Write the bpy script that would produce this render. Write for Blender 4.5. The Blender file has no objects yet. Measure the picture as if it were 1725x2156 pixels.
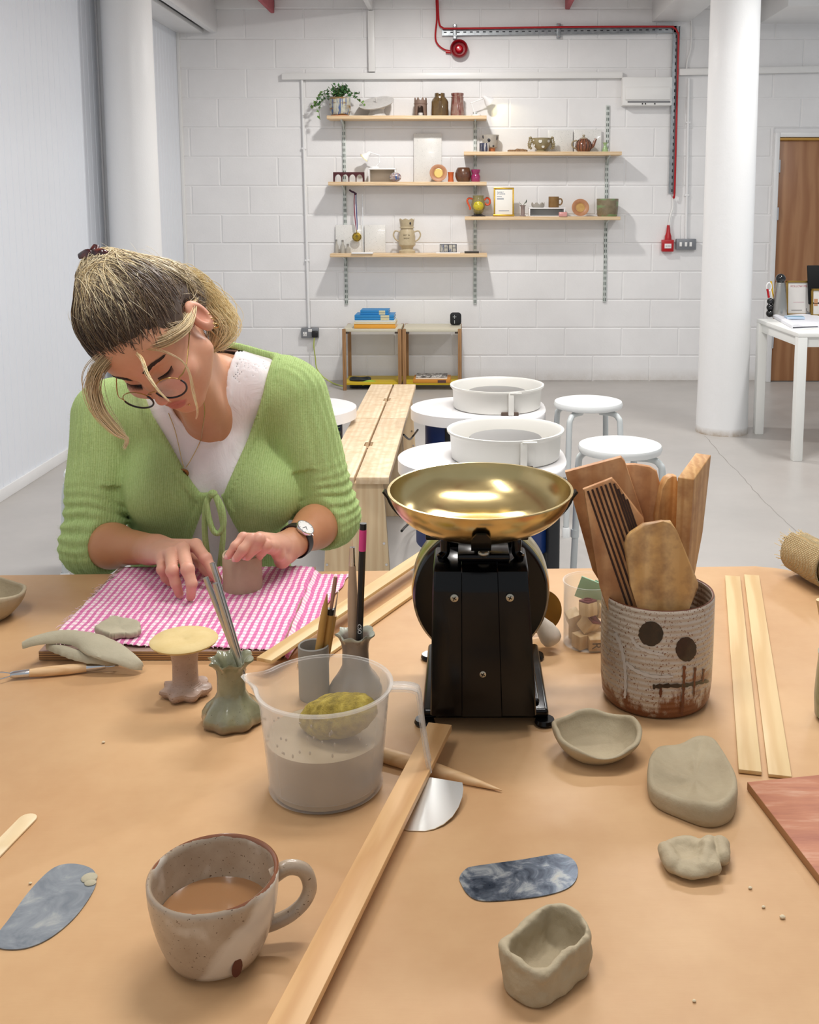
import bpy, bmesh, math, random
import numpy as np
from mathutils import Vector, Matrix, Euler, Quaternion, noise as mnoise

random.seed(7)
RNG = np.random.default_rng(11)
SC = bpy.context.scene
COL = SC.collection
PI = math.pi

# ------------------------------------------------------------------ camera
F = 2200.0
CX, CY = 985.0, 725.0
PT = math.radians(7.64)
CAM = Vector((0.0, 0.0, 1.417))
TZ = 0.75            # table top height
WY = 8.32            # back wall


def ray(px, py):
    x = (px - CX) / F
    y = -(py - CY) / F
    return Vector((x, math.cos(PT) + y * math.sin(PT), -math.sin(PT) + y * math.cos(PT)))


def at_z(px, py, z=TZ):
    d = ray(px, py)
    return CAM + d * ((z - CAM.z) / d.z)


def at_y(px, py, Y):
    d = ray(px, py)
    return CAM + d * (Y / d.y)


def at_x(px, py, X):
    d = ray(px, py)
    return CAM + d * (X / d.x)


cam_data = bpy.data.cameras.new('camera')
cam = bpy.data.objects.new('camera', cam_data)
COL.objects.link(cam)
cam.location = CAM
cam.rotation_euler = (PI / 2 - PT, 0, 0)
cam_data.sensor_fit = 'HORIZONTAL'
cam_data.sensor_width = 36.0
cam_data.lens = 36.0 * F / 1725.0
cam_data.shift_x = -(CX - 862.5) / 1725.0
cam_data.shift_y = (CY - 1078.0) / 1725.0
cam_data.clip_start = 0.05
SC.camera = cam


# ------------------------------------------------------------------ colour / materials
def lin(h):
    h = h.lstrip('#')
    out = []
    for i in (0, 2, 4):
        c = int(h[i:i + 2], 16) / 255.0
        out.append(c / 12.92 if c <= 0.04045 else ((c + 0.055) / 1.055) ** 2.4)
    return (out[0], out[1], out[2], 1.0)


class NT:
    """small helper around a material node tree"""

    def __init__(self, name):
        self.m = bpy.data.materials.new(name)
        self.m.use_nodes = True
        self.t = self.m.node_tree
        self.n = self.t.nodes
        self.b = self.n['Principled BSDF']
        self.out = self.n['Material Output']
        self._tc = None

    def add(self, typ, **kw):
        nd = self.n.new(typ)
        for k, v in kw.items():
            setattr(nd, k, v)
        return nd

    def link(self, a, b):
        self.t.links.new(a, b)

    def co(self, kind='Object', scale=(1, 1, 1), rot=(0, 0, 0), loc=(0, 0, 0)):
        if self._tc is None:
            self._tc = self.add('ShaderNodeTexCoord')
        mp = self.add('ShaderNodeMapping')
        mp.inputs['Scale'].default_value = scale
        mp.inputs['Rotation'].default_value = rot
        mp.inputs['Location'].default_value = loc
        self.link(self._tc.outputs[kind], mp.inputs['Vector'])
        return mp.outputs['Vector']

    def noise(self, vec, scale=5, detail=4, rough=.55, dist=0):
        nd = self.add('ShaderNodeTexNoise')
        nd.inputs['Scale'].default_value = scale
        nd.inputs['Detail'].default_value = detail
        nd.inputs['Roughness'].default_value = rough
        nd.inputs['Distortion'].default_value = dist
        self.link(vec, nd.inputs['Vector'])
        return nd.outputs['Fac']

    def wave(self, vec, scale=5, dist=2, detail=2, dscale=1, direction='X', typ='BANDS'):
        nd = self.add('ShaderNodeTexWave', wave_type=typ)
        if typ == 'BANDS':
            nd.bands_direction = direction
        nd.inputs['Scale'].default_value = scale
        nd.inputs['Distortion'].default_value = dist
        nd.inputs['Detail'].default_value = detail
        nd.inputs['Detail Scale'].default_value = dscale
        self.link(vec, nd.inputs['Vector'])
        return nd.outputs['Fac']

    def ramp(self, fac, stops, interp='LINEAR'):
        nd = self.add('ShaderNodeValToRGB')
        cr = nd.color_ramp
        cr.interpolation = interp
        while len(cr.elements) > 1:
            cr.elements.remove(cr.elements[-1])
        cr.elements[0].position = stops[0][0]
        cr.elements[0].color = lin(stops[0][1]) if isinstance(stops[0][1], str) else stops[0][1]
        for p, c in stops[1:]:
            e = cr.elements.new(p)
            e.color = lin(c) if isinstance(c, str) else c
        self.link(fac, nd.inputs['Fac'])
        return nd.outputs['Color']

    def mix(self, fac, a, b, mode='MIX'):
        nd = self.add('ShaderNodeMix', data_type='RGBA', blend_type=mode)
        for sock, v in ((0, fac), (6, a), (7, b)):
            if isinstance(v, (float, int)):
                nd.inputs[sock].default_value = v
            elif isinstance(v, str):
                nd.inputs[sock].default_value = lin(v)
            elif isinstance(v, tuple):
                nd.inputs[sock].default_value = v
            else:
                self.link(v, nd.inputs[sock])
        return nd.outputs[2]

    def math(self, op, a, b=0.0, clamp=False):
        nd = self.add('ShaderNodeMath', operation=op, use_clamp=clamp)
        for i, v in enumerate((a, b)):
            if isinstance(v, (float, int)):
                nd.inputs[i].default_value = v
            else:
                self.link(v, nd.inputs[i])
        return nd.outputs[0]

    def sep(self, vec):
        nd = self.add('ShaderNodeSeparateXYZ')
        self.link(vec, nd.inputs[0])
        return nd.outputs

    def base(self, c):
        if isinstance(c, str):
            self.b.inputs['Base Color'].default_value = lin(c)
        else:
            self.link(c, self.b.inputs['Base Color'])
        return self

    def set(self, **kw):
        for k, v in kw.items():
            s = self.b.inputs[k.replace('_', ' ')]
            if isinstance(v, (int, float, tuple)):
                s.default_value = v
            else:
                self.link(v, s)
        return self

    def bump(self, h, strength=.3, dist=.002):
        nd = self.add('ShaderNodeBump')
        nd.inputs['Strength'].default_value = strength
        nd.inputs['Distance'].default_value = dist
        self.link(h, nd.inputs['Height'])
        prev = self.b.inputs['Normal']
        if prev.is_linked:
            self.link(prev.links[0].from_socket, nd.inputs['Normal'])
        self.link(nd.outputs['Normal'], prev)
        return self


_mats = {}


def M(name, color='#ffffff', rough=.5, metal=0.0, var=None, nscale=12, bump=0.0, bscale=60, bdist=.001, spec=.5, coat=0.0,
      sheen=0.0, sss=0.0):
    """plain-ish procedural material: base colour + soft noise variation + fine bump"""
    if name in _mats:
        return _mats[name]
    t = NT(name)
    vec = t.co()
    if var:
        f = t.noise(vec, nscale, 5, .6)
        t.base(t.ramp(f, [(.3, color), (.7, var)]))
    else:
        t.base(color)
    t.set(Roughness=rough, Metallic=metal)
    t.b.inputs['Specular IOR Level'].default_value = spec
    if coat:
        t.b.inputs['Coat Weight'].default_value = coat
        t.b.inputs['Coat Roughness'].default_value = .06
    if sheen:
        t.b.inputs['Sheen Weight'].default_value = sheen
    if sss:
        t.b.inputs['Subsurface Weight'].default_value = sss
        t.b.inputs['Subsurface Radius'].default_value = (.008, .003, .0015)
    if bump:
        t.bump(t.noise(vec, bscale, 4, .6), bump, bdist)
    _mats[name] = t.m
    return t.m


def wood(name, c1, c2, scale=14, stretch=(1, .08, 1), rough=.5, bump=.08, rings=3.0, axis='X', stain=None):
    """long-grained wood; grain runs along the mapping's squeezed axis"""
    if name in _mats:
        return _mats[name]
    t = NT(name)
    v = t.co(scale=stretch)
    w = t.wave(v, scale, 6.0, 3, rings, axis)
    n = t.noise(v, scale * 6, 4, .6)
    f = t.math('ADD', t.math('MULTIPLY', w, .5), t.math('MULTIPLY', n, .5))
    c = t.ramp(f, [(.25, c1), (.75, c2)])
    if stain:
        s = t.noise(t.co(), 24, 4, .6)
        c = t.mix(t.ramp(s, [(.42, '#000000'), (.66, '#d8d8d8')]), c, stain)
    t.base(c)
    t.set(Roughness=rough)
    t.bump(n, bump, .0008)
    _mats[name] = t.m
    return t.m


# ------------------------------------------------------------------ mesh builder
class MB:
    def __init__(self):
        self.v = []
        self.f = []
        self.mi = []
        self.cur = 0

    def add(self, verts, faces):
        o = len(self.v)
        self.v.extend([Vector(p) for p in verts])
        self.f.extend([tuple(i + o for i in f) for f in faces])
        self.mi.extend([self.cur] * len(faces))
        return self

    def bm(self, bm, mat=None):
        bm.verts.index_update()
        vs = [v.co.copy() for v in bm.verts]
        if mat is not None:
            vs = [mat @ p for p in vs]
        self.add(vs, [[v.index for v in f.verts] for f in bm.faces])
        bm.free()
        return self

    def box(self, c, s, r=0.0, seg=2, rot=None):
        bm = bmesh.new()
        bmesh.ops.create_cube(bm, size=1)
        for v in bm.verts:
            v.co = Vector((v.co.x * s[0], v.co.y * s[1], v.co.z * s[2]))
        if r > 0:
            bmesh.ops.bevel(bm, geom=bm.edges[:], offset=min(r, min(s) * .49), segments=seg, profile=.5, affect='EDGES')
        mt = Matrix.Translation(Vector(c))
        if rot is not None:
            mt = mt @ (rot.to_4x4() if isinstance(rot, (Matrix, Quaternion)) and not isinstance(rot, Quaternion) else (rot.to_matrix().to_4x4()))
        return self.bm(bm, mt)

    def beam(self, a, b, w, h, r=0.0, up=(0, 0, 1)):
        """box bar from a to b, w across, h along 'up'"""
        a = Vector(a)
        b = Vector(b)
        y = (b - a)
        L = y.length
        y.normalize()
        u = Vector(up)
        x = y.cross(u)
        if x.length < 1e-6:
            x = y.cross(Vector((1, 0, 0)))
        x.normalize()
        z = x.cross(y)
        R = Matrix((x, y, z)).transposed()
        return self.box((a + b) / 2, (w, L, h), r, 2, R)

    def lathe(self, prof, seg=40, c=(0, 0, 0), fn=None, mat=None):
        """prof: list of (r, z); fn(theta, r, z, i) -> (r, z)"""
        c = Vector(c)
        vs, fs, rows = [], [], []
        for i, (r, z) in enumerate(prof):
            if r <= 1e-7:
                rows.append([len(vs)])
                vs.append(Vector((0, 0, z)))
            else:
                row = []
                for k in range(seg):
                    th = 2 * PI * k / seg
                    rr, zz = fn(th, r, z, i) if fn else (r, z)
                    row.append(len(vs))
                    vs.append(Vector((rr * math.cos(th), rr * math.sin(th), zz)))
                rows.append(row)
        for a, b in zip(rows, rows[1:]):
            if len(a) == 1 and len(b) == 1:
                continue
            for k in range(seg):
                k2 = (k + 1) % seg
                if len(a) == 1:
                    fs.append((a[0], b[k], b[k2])[::-1])
                elif len(b) == 1:
                    fs.append((a[k], a[k2], b[0]))
                else:
                    fs.append((a[k], a[k2], b[k2], b[k]))
        if mat is not None:
            vs = [mat @ p for p in vs]
        return self.add([p + c for p in vs], fs)

    def tube(self, pts, rad, seg=10, cap=True, closed=False, flat=1.0, up=None):
        pts = [Vector(p) for p in pts]
        n = len(pts)
        if not isinstance(rad, (list, tuple, np.ndarray)):
            rad = [rad] * n
        tang = []
        for i in range(n):
            if closed:
                t = pts[(i + 1) % n] - pts[i - 1]
            else:
                t = pts[min(i + 1, n - 1)] - pts[max(i - 1, 0)]
            tang.append(t.normalized() if t.length > 1e-9 else Vector((0, 0, 1)))
        nrm = Vector(up) if up else (Vector((0, 0, 1)) if abs(tang[0].z) < .9 else Vector((1, 0, 0)))
        nrm = (nrm - tang[0] * nrm.dot(tang[0])).normalized()
        vs, fs = [], []
        for i in range(n):
            t = tang[i]
            nrm = (nrm - t * nrm.dot(t))
            if nrm.length < 1e-6:
                nrm = t.orthogonal()
            nrm.normalize()
            bn = t.cross(nrm)
            for k in range(seg):
                a = 2 * PI * k / seg
                vs.append(pts[i] + (nrm * math.cos(a) * flat + bn * math.sin(a)) * rad[i])
        m = n if closed else n - 1
        for i in range(m):
            j = (i + 1) % n
            for k in range(seg):
                k2 = (k + 1) % seg
                fs.append((i * seg + k, i * seg + k2, j * seg + k2, j * seg + k))
        if cap and not closed:
            fs.append(tuple(range(seg))[::-1])
            fs.append(tuple((n - 1) * seg + k for k in range(seg)))
        return self.add(vs, fs)

    def prism(self, pts, h, mat=None, r=0.0, seg=2):
        """extrude a 2-D outline (x, y) from z=0 to z=h"""
        bm = bmesh.new()
        lo = [bm.verts.new((p[0], p[1], 0)) for p in pts]
        hi = [bm.verts.new((p[0], p[1], h)) for p in pts]
        n = len(pts)
        area = sum(pts[i][0] * pts[(i + 1) % n][1] - pts[(i + 1) % n][0] * pts[i][1] for i in range(n))
        if area < 0:
            lo.reverse()
            hi.reverse()
        fl = bm.faces.new(lo[::-1])
        fh = bm.faces.new(hi)
        for i in range(n):
            j = (i + 1) % n
            bm.faces.new((lo[i], lo[j], hi[j], hi[i]))
        if r > 0:
            ed = set(fl.edges[:]) | set(fh.edges[:])
            bmesh.ops.bevel(bm, geom=list(ed), offset=r, segments=seg, profile=.5, affect='EDGES')
        return self.bm(bm, mat)

    def ball(self, c, r, seg=24, rings=14, mat=None):
        if not isinstance(r, (tuple, list)):
            r = (r, r, r)
        vs, fs = [], []
        vs.append((0, 0, -1))
        for i in range(1, rings):
            ph = -PI / 2 + PI * i / rings
            for k in range(seg):
                th = 2 * PI * k / seg
                vs.append((math.cos(ph) * math.cos(th), math.cos(ph) * math.sin(th), math.sin(ph)))
        vs.append((0, 0, 1))
        for k in range(seg):
            k2 = (k + 1) % seg
            fs.append((0, 1 + k2, 1 + k))
            fs.append((len(vs) - 1, 1 + (rings - 2) * seg + k, 1 + (rings - 2) * seg + k2))
        for i in range(rings - 2):
            for k in range(seg):
                k2 = (k + 1) % seg
                a = 1 + i * seg
                fs.append((a + k, a + k2, a + seg + k2, a + seg + k))
        vs = [Vector((p[0] * r[0], p[1] * r[1], p[2] * r[2])) for p in vs]
        if mat is not None:
            vs = [mat @ p for p in vs]
        c = Vector(c)
        return self.add([p + c for p in vs], fs)

    def grid(self, fn, nu, nv):
        """fn(u, v) -> point, u and v in 0..1"""
        vs = [fn(i / nu, j / nv) for j in range(nv + 1) for i in range(nu + 1)]
        fs = [(j * (nu + 1) + i, j * (nu + 1) + i + 1, (j + 1) * (nu + 1) + i + 1, (j + 1) * (nu + 1) + i)
              for j in range(nv) for i in range(nu)]
        return self.add(vs, fs)

    def xf(self, mat):
        self.v = [mat @ p for p in self.v]
        return self

    def scale(self, s):
        self.v = [p * s for p in self.v]
        return self

    def build(self, name, mat, parent=None, origin=None, world=False, angle=40):
        """one mesh object. world=True: vertices are world coordinates (moved into the parent's / origin's frame)"""
        me = bpy.data.meshes.new(name)
        inv = None
        o = bpy.data.objects.new(name, me)
        if parent is not None:
            o.parent = parent
            if world:
                inv = WM(parent).inverted()
        elif origin is not None:
            o.location = origin
            if world:
                inv = Matrix.Translation(-Vector(origin))
        vs = [inv @ p for p in self.v] if inv is not None else self.v
        me.from_pydata([tuple(p) for p in vs], [], self.f)
        finish(me, mat, angle, self.mi if max(self.mi, default=0) > 0 else None)
        COL.objects.link(o)
        return o


def finish(me, mat, angle=40, mi=None):
    mats = mat if isinstance(mat, (list, tuple)) else [mat]
    for m in mats:
        me.materials.append(m)
    if mi is not None:
        me.polygons.foreach_set('material_index', mi)
    me.polygons.foreach_set('use_smooth', [True] * len(me.polygons))
    me.update()
    me.validate()
    if angle < 180:
        me.set_sharp_from_angle(angle=math.radians(angle))


def WM(o):
    m = Matrix.LocRotScale(o.location, o.rotation_euler, o.scale)
    return WM(o.parent) @ m if o.parent else m


def tag(o, label=None, cat=None, group=None, kind=None):
    if label:
        o['label'] = label
    if cat:
        o['category'] = cat
    if group:
        o['group'] = group
    if kind:
        o['kind'] = kind
    return o


def thing(name, label, cat, loc=(0, 0, 0), rz=0.0, group=None, rot=None):
    o = bpy.data.objects.new(name, None)
    o.empty_display_size = .05
    COL.objects.link(o)
    o.location = loc
    o.rotation_euler = rot if rot else (0, 0, rz)
    return tag(o, label, cat, group)


def dup(root, loc=None, rz=None, label=None):
    r = root.copy()
    COL.objects.link(r)
    if loc is not None:
        r.location = loc
    if rz is not None:
        r.rotation_euler = (0, 0, rz)
    if label:
        r['label'] = label
    for ch in list(root.children):
        c = ch.copy()
        COL.objects.link(c)
        c.parent = r
        for g in list(ch.children):
            d = g.copy()
            COL.objects.link(d)
            d.parent = c
    return r


def text_mb(s, size, depth=.0004, mat=None, align='CENTER'):
    """letters turned into mesh geometry, lying in the XY plane"""
    cu = bpy.data.curves.new('letters', 'FONT')
    cu.body = s
    cu.size = size
    cu.align_x = align
    cu.align_y = 'CENTER'
    cu.extrude = depth
    cu.resolution_u = 3
    ob = bpy.data.objects.new('letters', cu)
    COL.objects.link(ob)
    dg = bpy.context.evaluated_depsgraph_get()
    me = bpy.data.meshes.new_from_object(ob.evaluated_get(dg))
    vs = [v.co.copy() for v in me.vertices]
    fs = [tuple(p.vertices) for p in me.polygons]
    bpy.data.objects.remove(ob)
    bpy.data.curves.remove(cu)
    bpy.data.meshes.remove(me)
    mb = MB()
    mb.add(vs, fs)
    if mat is not None:
        mb.xf(mat)
    return mb


def smooth_path(pts, n=8):
    """Catmull-Rom through the points"""
    pts = [Vector(p) for p in pts]
    out = []
    for i in range(len(pts) - 1):
        p0 = pts[max(i - 1, 0)]
        p1, p2 = pts[i], pts[i + 1]
        p3 = pts[min(i + 2, len(pts) - 1)]
        for k in range(n):
            t = k / n
            out.append(.5 * ((2 * p1) + (p2 - p0) * t + (2 * p0 - 5 * p1 + 4 * p2 - p3) * t * t + (3 * p1 - p0 - 3 * p2 + p3) * t ** 3))
    out.append(pts[-1])
    return out


def lerp(a, b, t):
    return a + (b - a) * t


# ------------------------------------------------------------------ implicit surfaces (smooth organic shapes)
def sd_ball(P, c, r):
    return np.linalg.norm(P - np.asarray(c, np.float32), axis=-1) - r


def sd_caps(P, a, b, ra, rb):
    a = np.asarray(a, np.float32)
    b = np.asarray(b, np.float32)
    ba = b - a
    t = np.clip(((P - a) @ ba) / max(float(ba @ ba), 1e-12), 0, 1)
    d = np.linalg.norm(P - a - t[..., None] * ba, axis=-1)
    return d - (ra + (rb - ra) * t)


def sd_ell(P, c, r, R=None):
    q = P - np.asarray(c, np.float32)
    if R is not None:
        q = q @ np.asarray(R, np.float32)      # columns of R are the ellipsoid's axes
    r = np.asarray(r, np.float32)
    k0 = np.linalg.norm(q / r, axis=-1)
    k1 = np.linalg.norm(q / (r * r), axis=-1)
    return k0 * (k0 - 1) / np.maximum(k1, 1e-9)


def sd_box(P, c, h, rad=0.0, R=None):
    q = P - np.asarray(c, np.float32)
    if R is not None:
        q = q @ np.asarray(R, np.float32)
    q = np.abs(q) - (np.asarray(h, np.float32) - rad)
    return np.linalg.norm(np.maximum(q, 0), axis=-1) + np.minimum(q.max(axis=-1), 0) - rad


def smin(a, b, k):
    h = np.clip(.5 + .5 * (b - a) / k, 0, 1)
    return b + (a - b) * h - k * h * (1 - h)


def smax(a, b, k):
    return -smin(-a, -b, k)


def surface(fn, lo, hi, h):
    """surface nets: fn(P) -> signed distance on a grid of points; returns verts (n,3) and quads"""
    lo = np.asarray(lo, np.float32)
    hi = np.asarray(hi, np.float32)
    n = np.maximum(np.ceil((hi - lo) / h).astype(int) + 1, 3)
    ax = [lo[i] + h * np.arange(n[i], dtype=np.float32) for i in range(3)]
    G = np.stack(np.meshgrid(*ax, indexing='ij'), axis=-1)
    D = fn(G).astype(np.float32)
    S = D < 0
    c = [S[i:n[0] - 1 + i, j:n[1] - 1 + j, k:n[2] - 1 + k] for i in (0, 1) for j in (0, 1) for k in (0, 1)]
    cnt = sum(x.astype(np.int8) for x in c)
    act = (cnt > 0) & (cnt < 8)
    idx = np.argwhere(act)
    vid = -np.ones(act.shape, np.int64)
    vid[act] = np.arange(len(idx))
    acc = np.zeros((len(idx), 3), np.float32)
    num = np.zeros(len(idx), np.float32)
    corner = [(i, j, k) for i in (0, 1) for j in (0, 1) for k in (0, 1)]
    I, J, K = idx.T
    for a in range(8):
        for b in range(a + 1, 8):
            da = np.abs(np.array(corner[a]) - np.array(corner[b])).sum()
            if da != 1:
                continue
            A, B = corner[a], corner[b]
            va = D[I + A[0], J + A[1], K + A[2]]
            vb = D[I + B[0], J + B[1], K + B[2]]
            m = (va < 0) != (vb < 0)
            t = np.where(m, va / np.where(m, va - vb, 1), 0)
            p = np.array(A, np.float32) + t[:, None] * (np.array(B, np.float32) - np.array(A, np.float32))
            acc += np.where(m[:, None], p, 0)
            num += m
    verts = lo + h * (idx + acc / np.maximum(num, 1)[:, None])
    quads = []
    for axis in range(3):
        sl0 = [slice(1, -1)] * 3
        sl1 = [slice(1, -1)] * 3
        sl0[axis] = slice(0, -1)
        sl1[axis] = slice(1, None)
        s0, s1 = S[tuple(sl0)], S[tuple(sl1)]
        ch = np.argwhere(s0 != s1)
        if len(ch) == 0:
            continue
        off = np.ones(3, int)
        off[axis] = 0
        base = ch + off
        u, v = [(1, 2), (2, 0), (0, 1)][axis]
        eu = np.zeros(3, int)
        ev = np.zeros(3, int)
        eu[u] = 1
        ev[v] = 1
        q = []
        for d in (eu * 0, -eu, -eu - ev, -ev):
            cc = base + d
            q.append(vid[cc[:, 0], cc[:, 1], cc[:, 2]])
        q = np.stack(q, 1)
        flip = ~s0[tuple(ch.T)]
        q[~flip] = q[~flip]
        q[flip] = q[flip][:, ::-1]
        quads.append(q)
    quads = np.concatenate(quads) if quads else np.zeros((0, 4), int)
    quads = quads[(quads >= 0).all(1)]
    return verts, quads


def relax(v, q, it=2, lam=.5):
    """Laplacian smoothing on quads"""
    n = len(v)
    e = np.concatenate([q[:, [0, 1]], q[:, [1, 2]], q[:, [2, 3]], q[:, [3, 0]]])
    for _ in range(it):
        s = np.zeros_like(v)
        c = np.zeros(n, np.float32)
        for a, b in ((0, 1), (1, 0)):
            np.add.at(s, e[:, a], v[e[:, b]])
            np.add.at(c, e[:, a], 1)
        v = v + lam * (s / np.maximum(c, 1)[:, None] - v)
    return v


def vnormals(v, q):
    nrm = np.zeros_like(v)
    fn = np.cross(v[q[:, 2]] - v[q[:, 0]], v[q[:, 3]] - v[q[:, 1]])
    for k in range(4):
        np.add.at(nrm, q[:, k], fn)
    return nrm / np.maximum(np.linalg.norm(nrm, axis=1), 1e-12)[:, None]


def np_mesh(name, v, q, mat, parent=None, origin=None, angle=180, uv=None, col=None):
    """numpy verts in world space -> object"""
    me = bpy.data.meshes.new(name)
    o = bpy.data.objects.new(name, me)
    v = np.asarray(v, np.float32)
    if parent is not None:
        o.parent = parent
        inv = np.array(WM(parent).inverted(), np.float32)
        v = v @ inv[:3, :3].T + inv[:3, 3]
    elif origin is not None:
        o.location = origin
        v = v - np.array(origin, np.float32)
    me.from_pydata(v.tolist(), [], q.tolist() if isinstance(q, np.ndarray) else q)
    if col is not None:
        for cname, arr in col.items():
            at = me.attributes.new(cname, 'FLOAT_COLOR', 'POINT')
            at.data.foreach_set('color', np.asarray(arr, np.float32).ravel())
    finish(me, mat, angle)
    COL.objects.link(o)
    return o


_tab = RNG.random((32, 32, 32)).astype(np.float32)


def vnoise(P, scale):
    """smooth value noise, -1..1"""
    q = np.asarray(P, np.float32) * scale + 100.0
    i = np.floor(q).astype(int)
    f = q - i
    f = f * f * (3 - 2 * f)
    r = 0
    for a in (0, 1):
        for b in (0, 1):
            for c in (0, 1):
                w = (f[..., 0] if a else 1 - f[..., 0]) * (f[..., 1] if b else 1 - f[..., 1]) * (f[..., 2] if c else 1 - f[..., 2])
                r = r + w * _tab[(i[..., 0] + a) % 32, (i[..., 1] + b) % 32, (i[..., 2] + c) % 32]
    return r * 2 - 1
# ================================================================== ROOM SHELL
def m_wall():
    t = NT('painted_blockwork')
    v = t.co()
    n = t.noise(v, 3, 5, .6)
    z = t.sep(v)[2]
    dirt = t.math('MULTIPLY', t.math('SUBTRACT', 1.0, t.math('MULTIPLY', t.math('ABSOLUTE', z), 9.0), True), t.noise(v, 12, 4, .7), True)
    c = t.ramp(n, [(.3, '#e9e8e8'), (.7, '#f0efef')])
    t.base(t.mix(t.math('MULTIPLY', dirt, .9, True), c, '#b5aa9c'))
    t.set(Roughness=.6)
    t.bump(t.noise(v, 70, 4, .7), .35, .003)
    t.bump(t.noise(v, 260, 2, .6), .25, .001)
    return t.m


MW = m_wall()
M_PAINT = M('white_gloss_paint', '#eeeeee', .35, var='#e6e6e6', nscale=3, bump=.05, bscale=40)
M_PLASTIC = M('white_plastic', '#ecebe9', .38)
M_STEEL = M('galvanised_steel', '#a9adb0', .42, .85, var='#8b9094', nscale=25)
M_CHROME = M('chrome', '#d8d8da', .14, 1.0)
M_BLACKP = M('black_plastic', '#17171a', .38)
M_GREYP = M('grey_metalclad', '#84878c', .4, .3)
M_RED = M('red_plastic', '#b3121c', .32)
M_REDP = M('red_oxide_paint', '#b8525a', .6, var='#a4434c')

# back wall: individually raised blocks over recessed mortar, running bond
z572 = at_y(1400, 572, WY).z
x1373 = at_y(1373, 540, WY).x
XL, XR, ZC = -2.25, 3.3, 3.0
door_l, door_r, door_t = at_y(1622, 500, WY).x, 3.05, at_y(1640, 270, WY).z
mb = MB()
rows0 = int(z572 / .225) + 1
for r in range(-rows0, 12):
    za, zb = z572 + r * .225, z572 + (r + 1) * .225
    za, zb = max(za, 0), min(zb, ZC)
    if zb - za < .02:
        continue
    ph = x1373 if (r % 2 == 0) else x1373 + .2275
    k0 = int((XL - ph) / .455) - 2
    for k in range(k0, k0 + 16):
        xa, xb = ph + k * .455, ph + (k + 1) * .455
        xa, xb = max(xa, XL), min(xb, XR)
        if xb - xa < .02:
            continue
        if zb <= door_t + .02 or za < door_t - .02:
            if xa > door_l - .01 and xb < door_r:
                continue
            if xa < door_l < xb:
                xb = door_l
        y0, y1 = WY, WY - .004 - random.random() * .0015
        i = .0035
        j = .009
        vs = [(xa, y0, za), (xb, y0, za), (xb, y0, zb), (xa, y0, zb),
              (xa + i, y0, za + i), (xb - i, y0, za + i), (xb - i, y0, zb - i), (xa + i, y0, zb - i),
              (xa + j, y1, za + j), (xb - j, y1, za + j), (xb - j, y1, zb - j), (xa + j, y1, zb - j)]
        fs = [(8, 9, 10, 11)]
        for a in range(4):
            b = (a + 1) % 4
            fs.append((a, b, 4 + b, 4 + a))
            fs.append((4 + a, 4 + b, 8 + b, 8 + a))
        mb.add(vs, fs)
mb.box(((XL + XR) / 2, WY + .06, ZC / 2), (XR - XL + .3, .11, ZC))
tag(mb.build('wall_back', MW, angle=25), kind='structure')

# left wall: white cladding boards with vertical grooves
mb = MB()
Y = .2
while Y < WY:
    a, b = Y, min(Y + .075, WY)
    g = .004
    x0, x1 = XL - .004, XL
    vs = []
    for (yy, xx) in ((a, x0), (a + g * .6, x0), (a + g * 1.6, x1), (b - .001, x1), (b, x0)):
        vs += [(xx, yy, 0), (xx, yy, ZC)]
    mb.add(vs, [(2 * k, 2 * k + 1, 2 * k + 3, 2 * k + 2) for k in range(4)])
    Y += .075
mb.box((XL - .06, WY / 2, ZC / 2), (.1, WY + .2, ZC))
tag(mb.build('wall_left', M('white_cladding', '#e6eaf1', .32, bump=.02, bscale=8)), kind='structure')
mb = MB().box((XL + .006, WY / 2, .03), (.012, WY, .06), .003)
tag(mb.build('baseboard_left', M_PAINT), kind='structure')
mb = MB().box((XL + .012, WY - .012, 1.4), (.024, .02, 2.8), .003)
tag(mb.build('trim_1', M_PLASTIC), kind='structure')

# floor
t = NT('painted_concrete')
v = t.co()
c = t.ramp(t.noise(v, 1.3, 6, .62), [(.3, '#aaa6a2'), (.7, '#bab5b0')])
c = t.mix(t.ramp(t.noise(v, 9, 5, .7), [(.62, '#000000'), (.8, '#707070')]), c, '#8c8783')
t.base(c)
t.set(Roughness=t.math('ADD', t.math('MULTIPLY', t.noise(v, 2.2, 4), .3), .22))
t.bump(t.noise(v, 5, 6, .6), .15, .01)
mb = MB().box((.5, 3.9, -.05), (6.2, 9.4, .1))
tag(mb.build('floor', t.m), kind='structure')
# hairline crack running across the floor from the pillar foot
pts = [at_z(x, y, .0) for x, y in ((1484, 918), (1500, 935), (1522, 962), (1560, 1000), (1595, 1040), (1640, 1085), (1680, 1120), (1725, 1165))]
pts = [p + Vector((random.uniform(-.004, .004), random.uniform(-.01, .01), .0002)) for p in smooth_path(pts, 5)]
mb = MB().tube(pts, [.0035 * random.uniform(.4, 1) for _ in pts], 5, flat=.25, up=(0, 0, 1))
tag(mb.build('trim_2', M('crack_grey', '#98938e', .9)), kind='structure')

# ceiling and beams
mb = MB().box((.5, 4.1, ZC + .05), (6.2, 8.8, .1))
tag(mb.build('ceiling', M('ceiling_white', '#e6e3e0', .7, var='#dcd8d5', nscale=4)), kind='structure')


def beam(n, x0, x1, zb, zt=ZC, y0=.3, y1=WY, m=None):
    mb = MB().box(((x0 + x1) / 2, (y0 + y1) / 2, (zb + zt) / 2), (x1 - x0, y1 - y0, zt - zb), .006)
    return tag(mb.build('beam' if n is None else n, m or M_PAINT), kind='structure')


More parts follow.
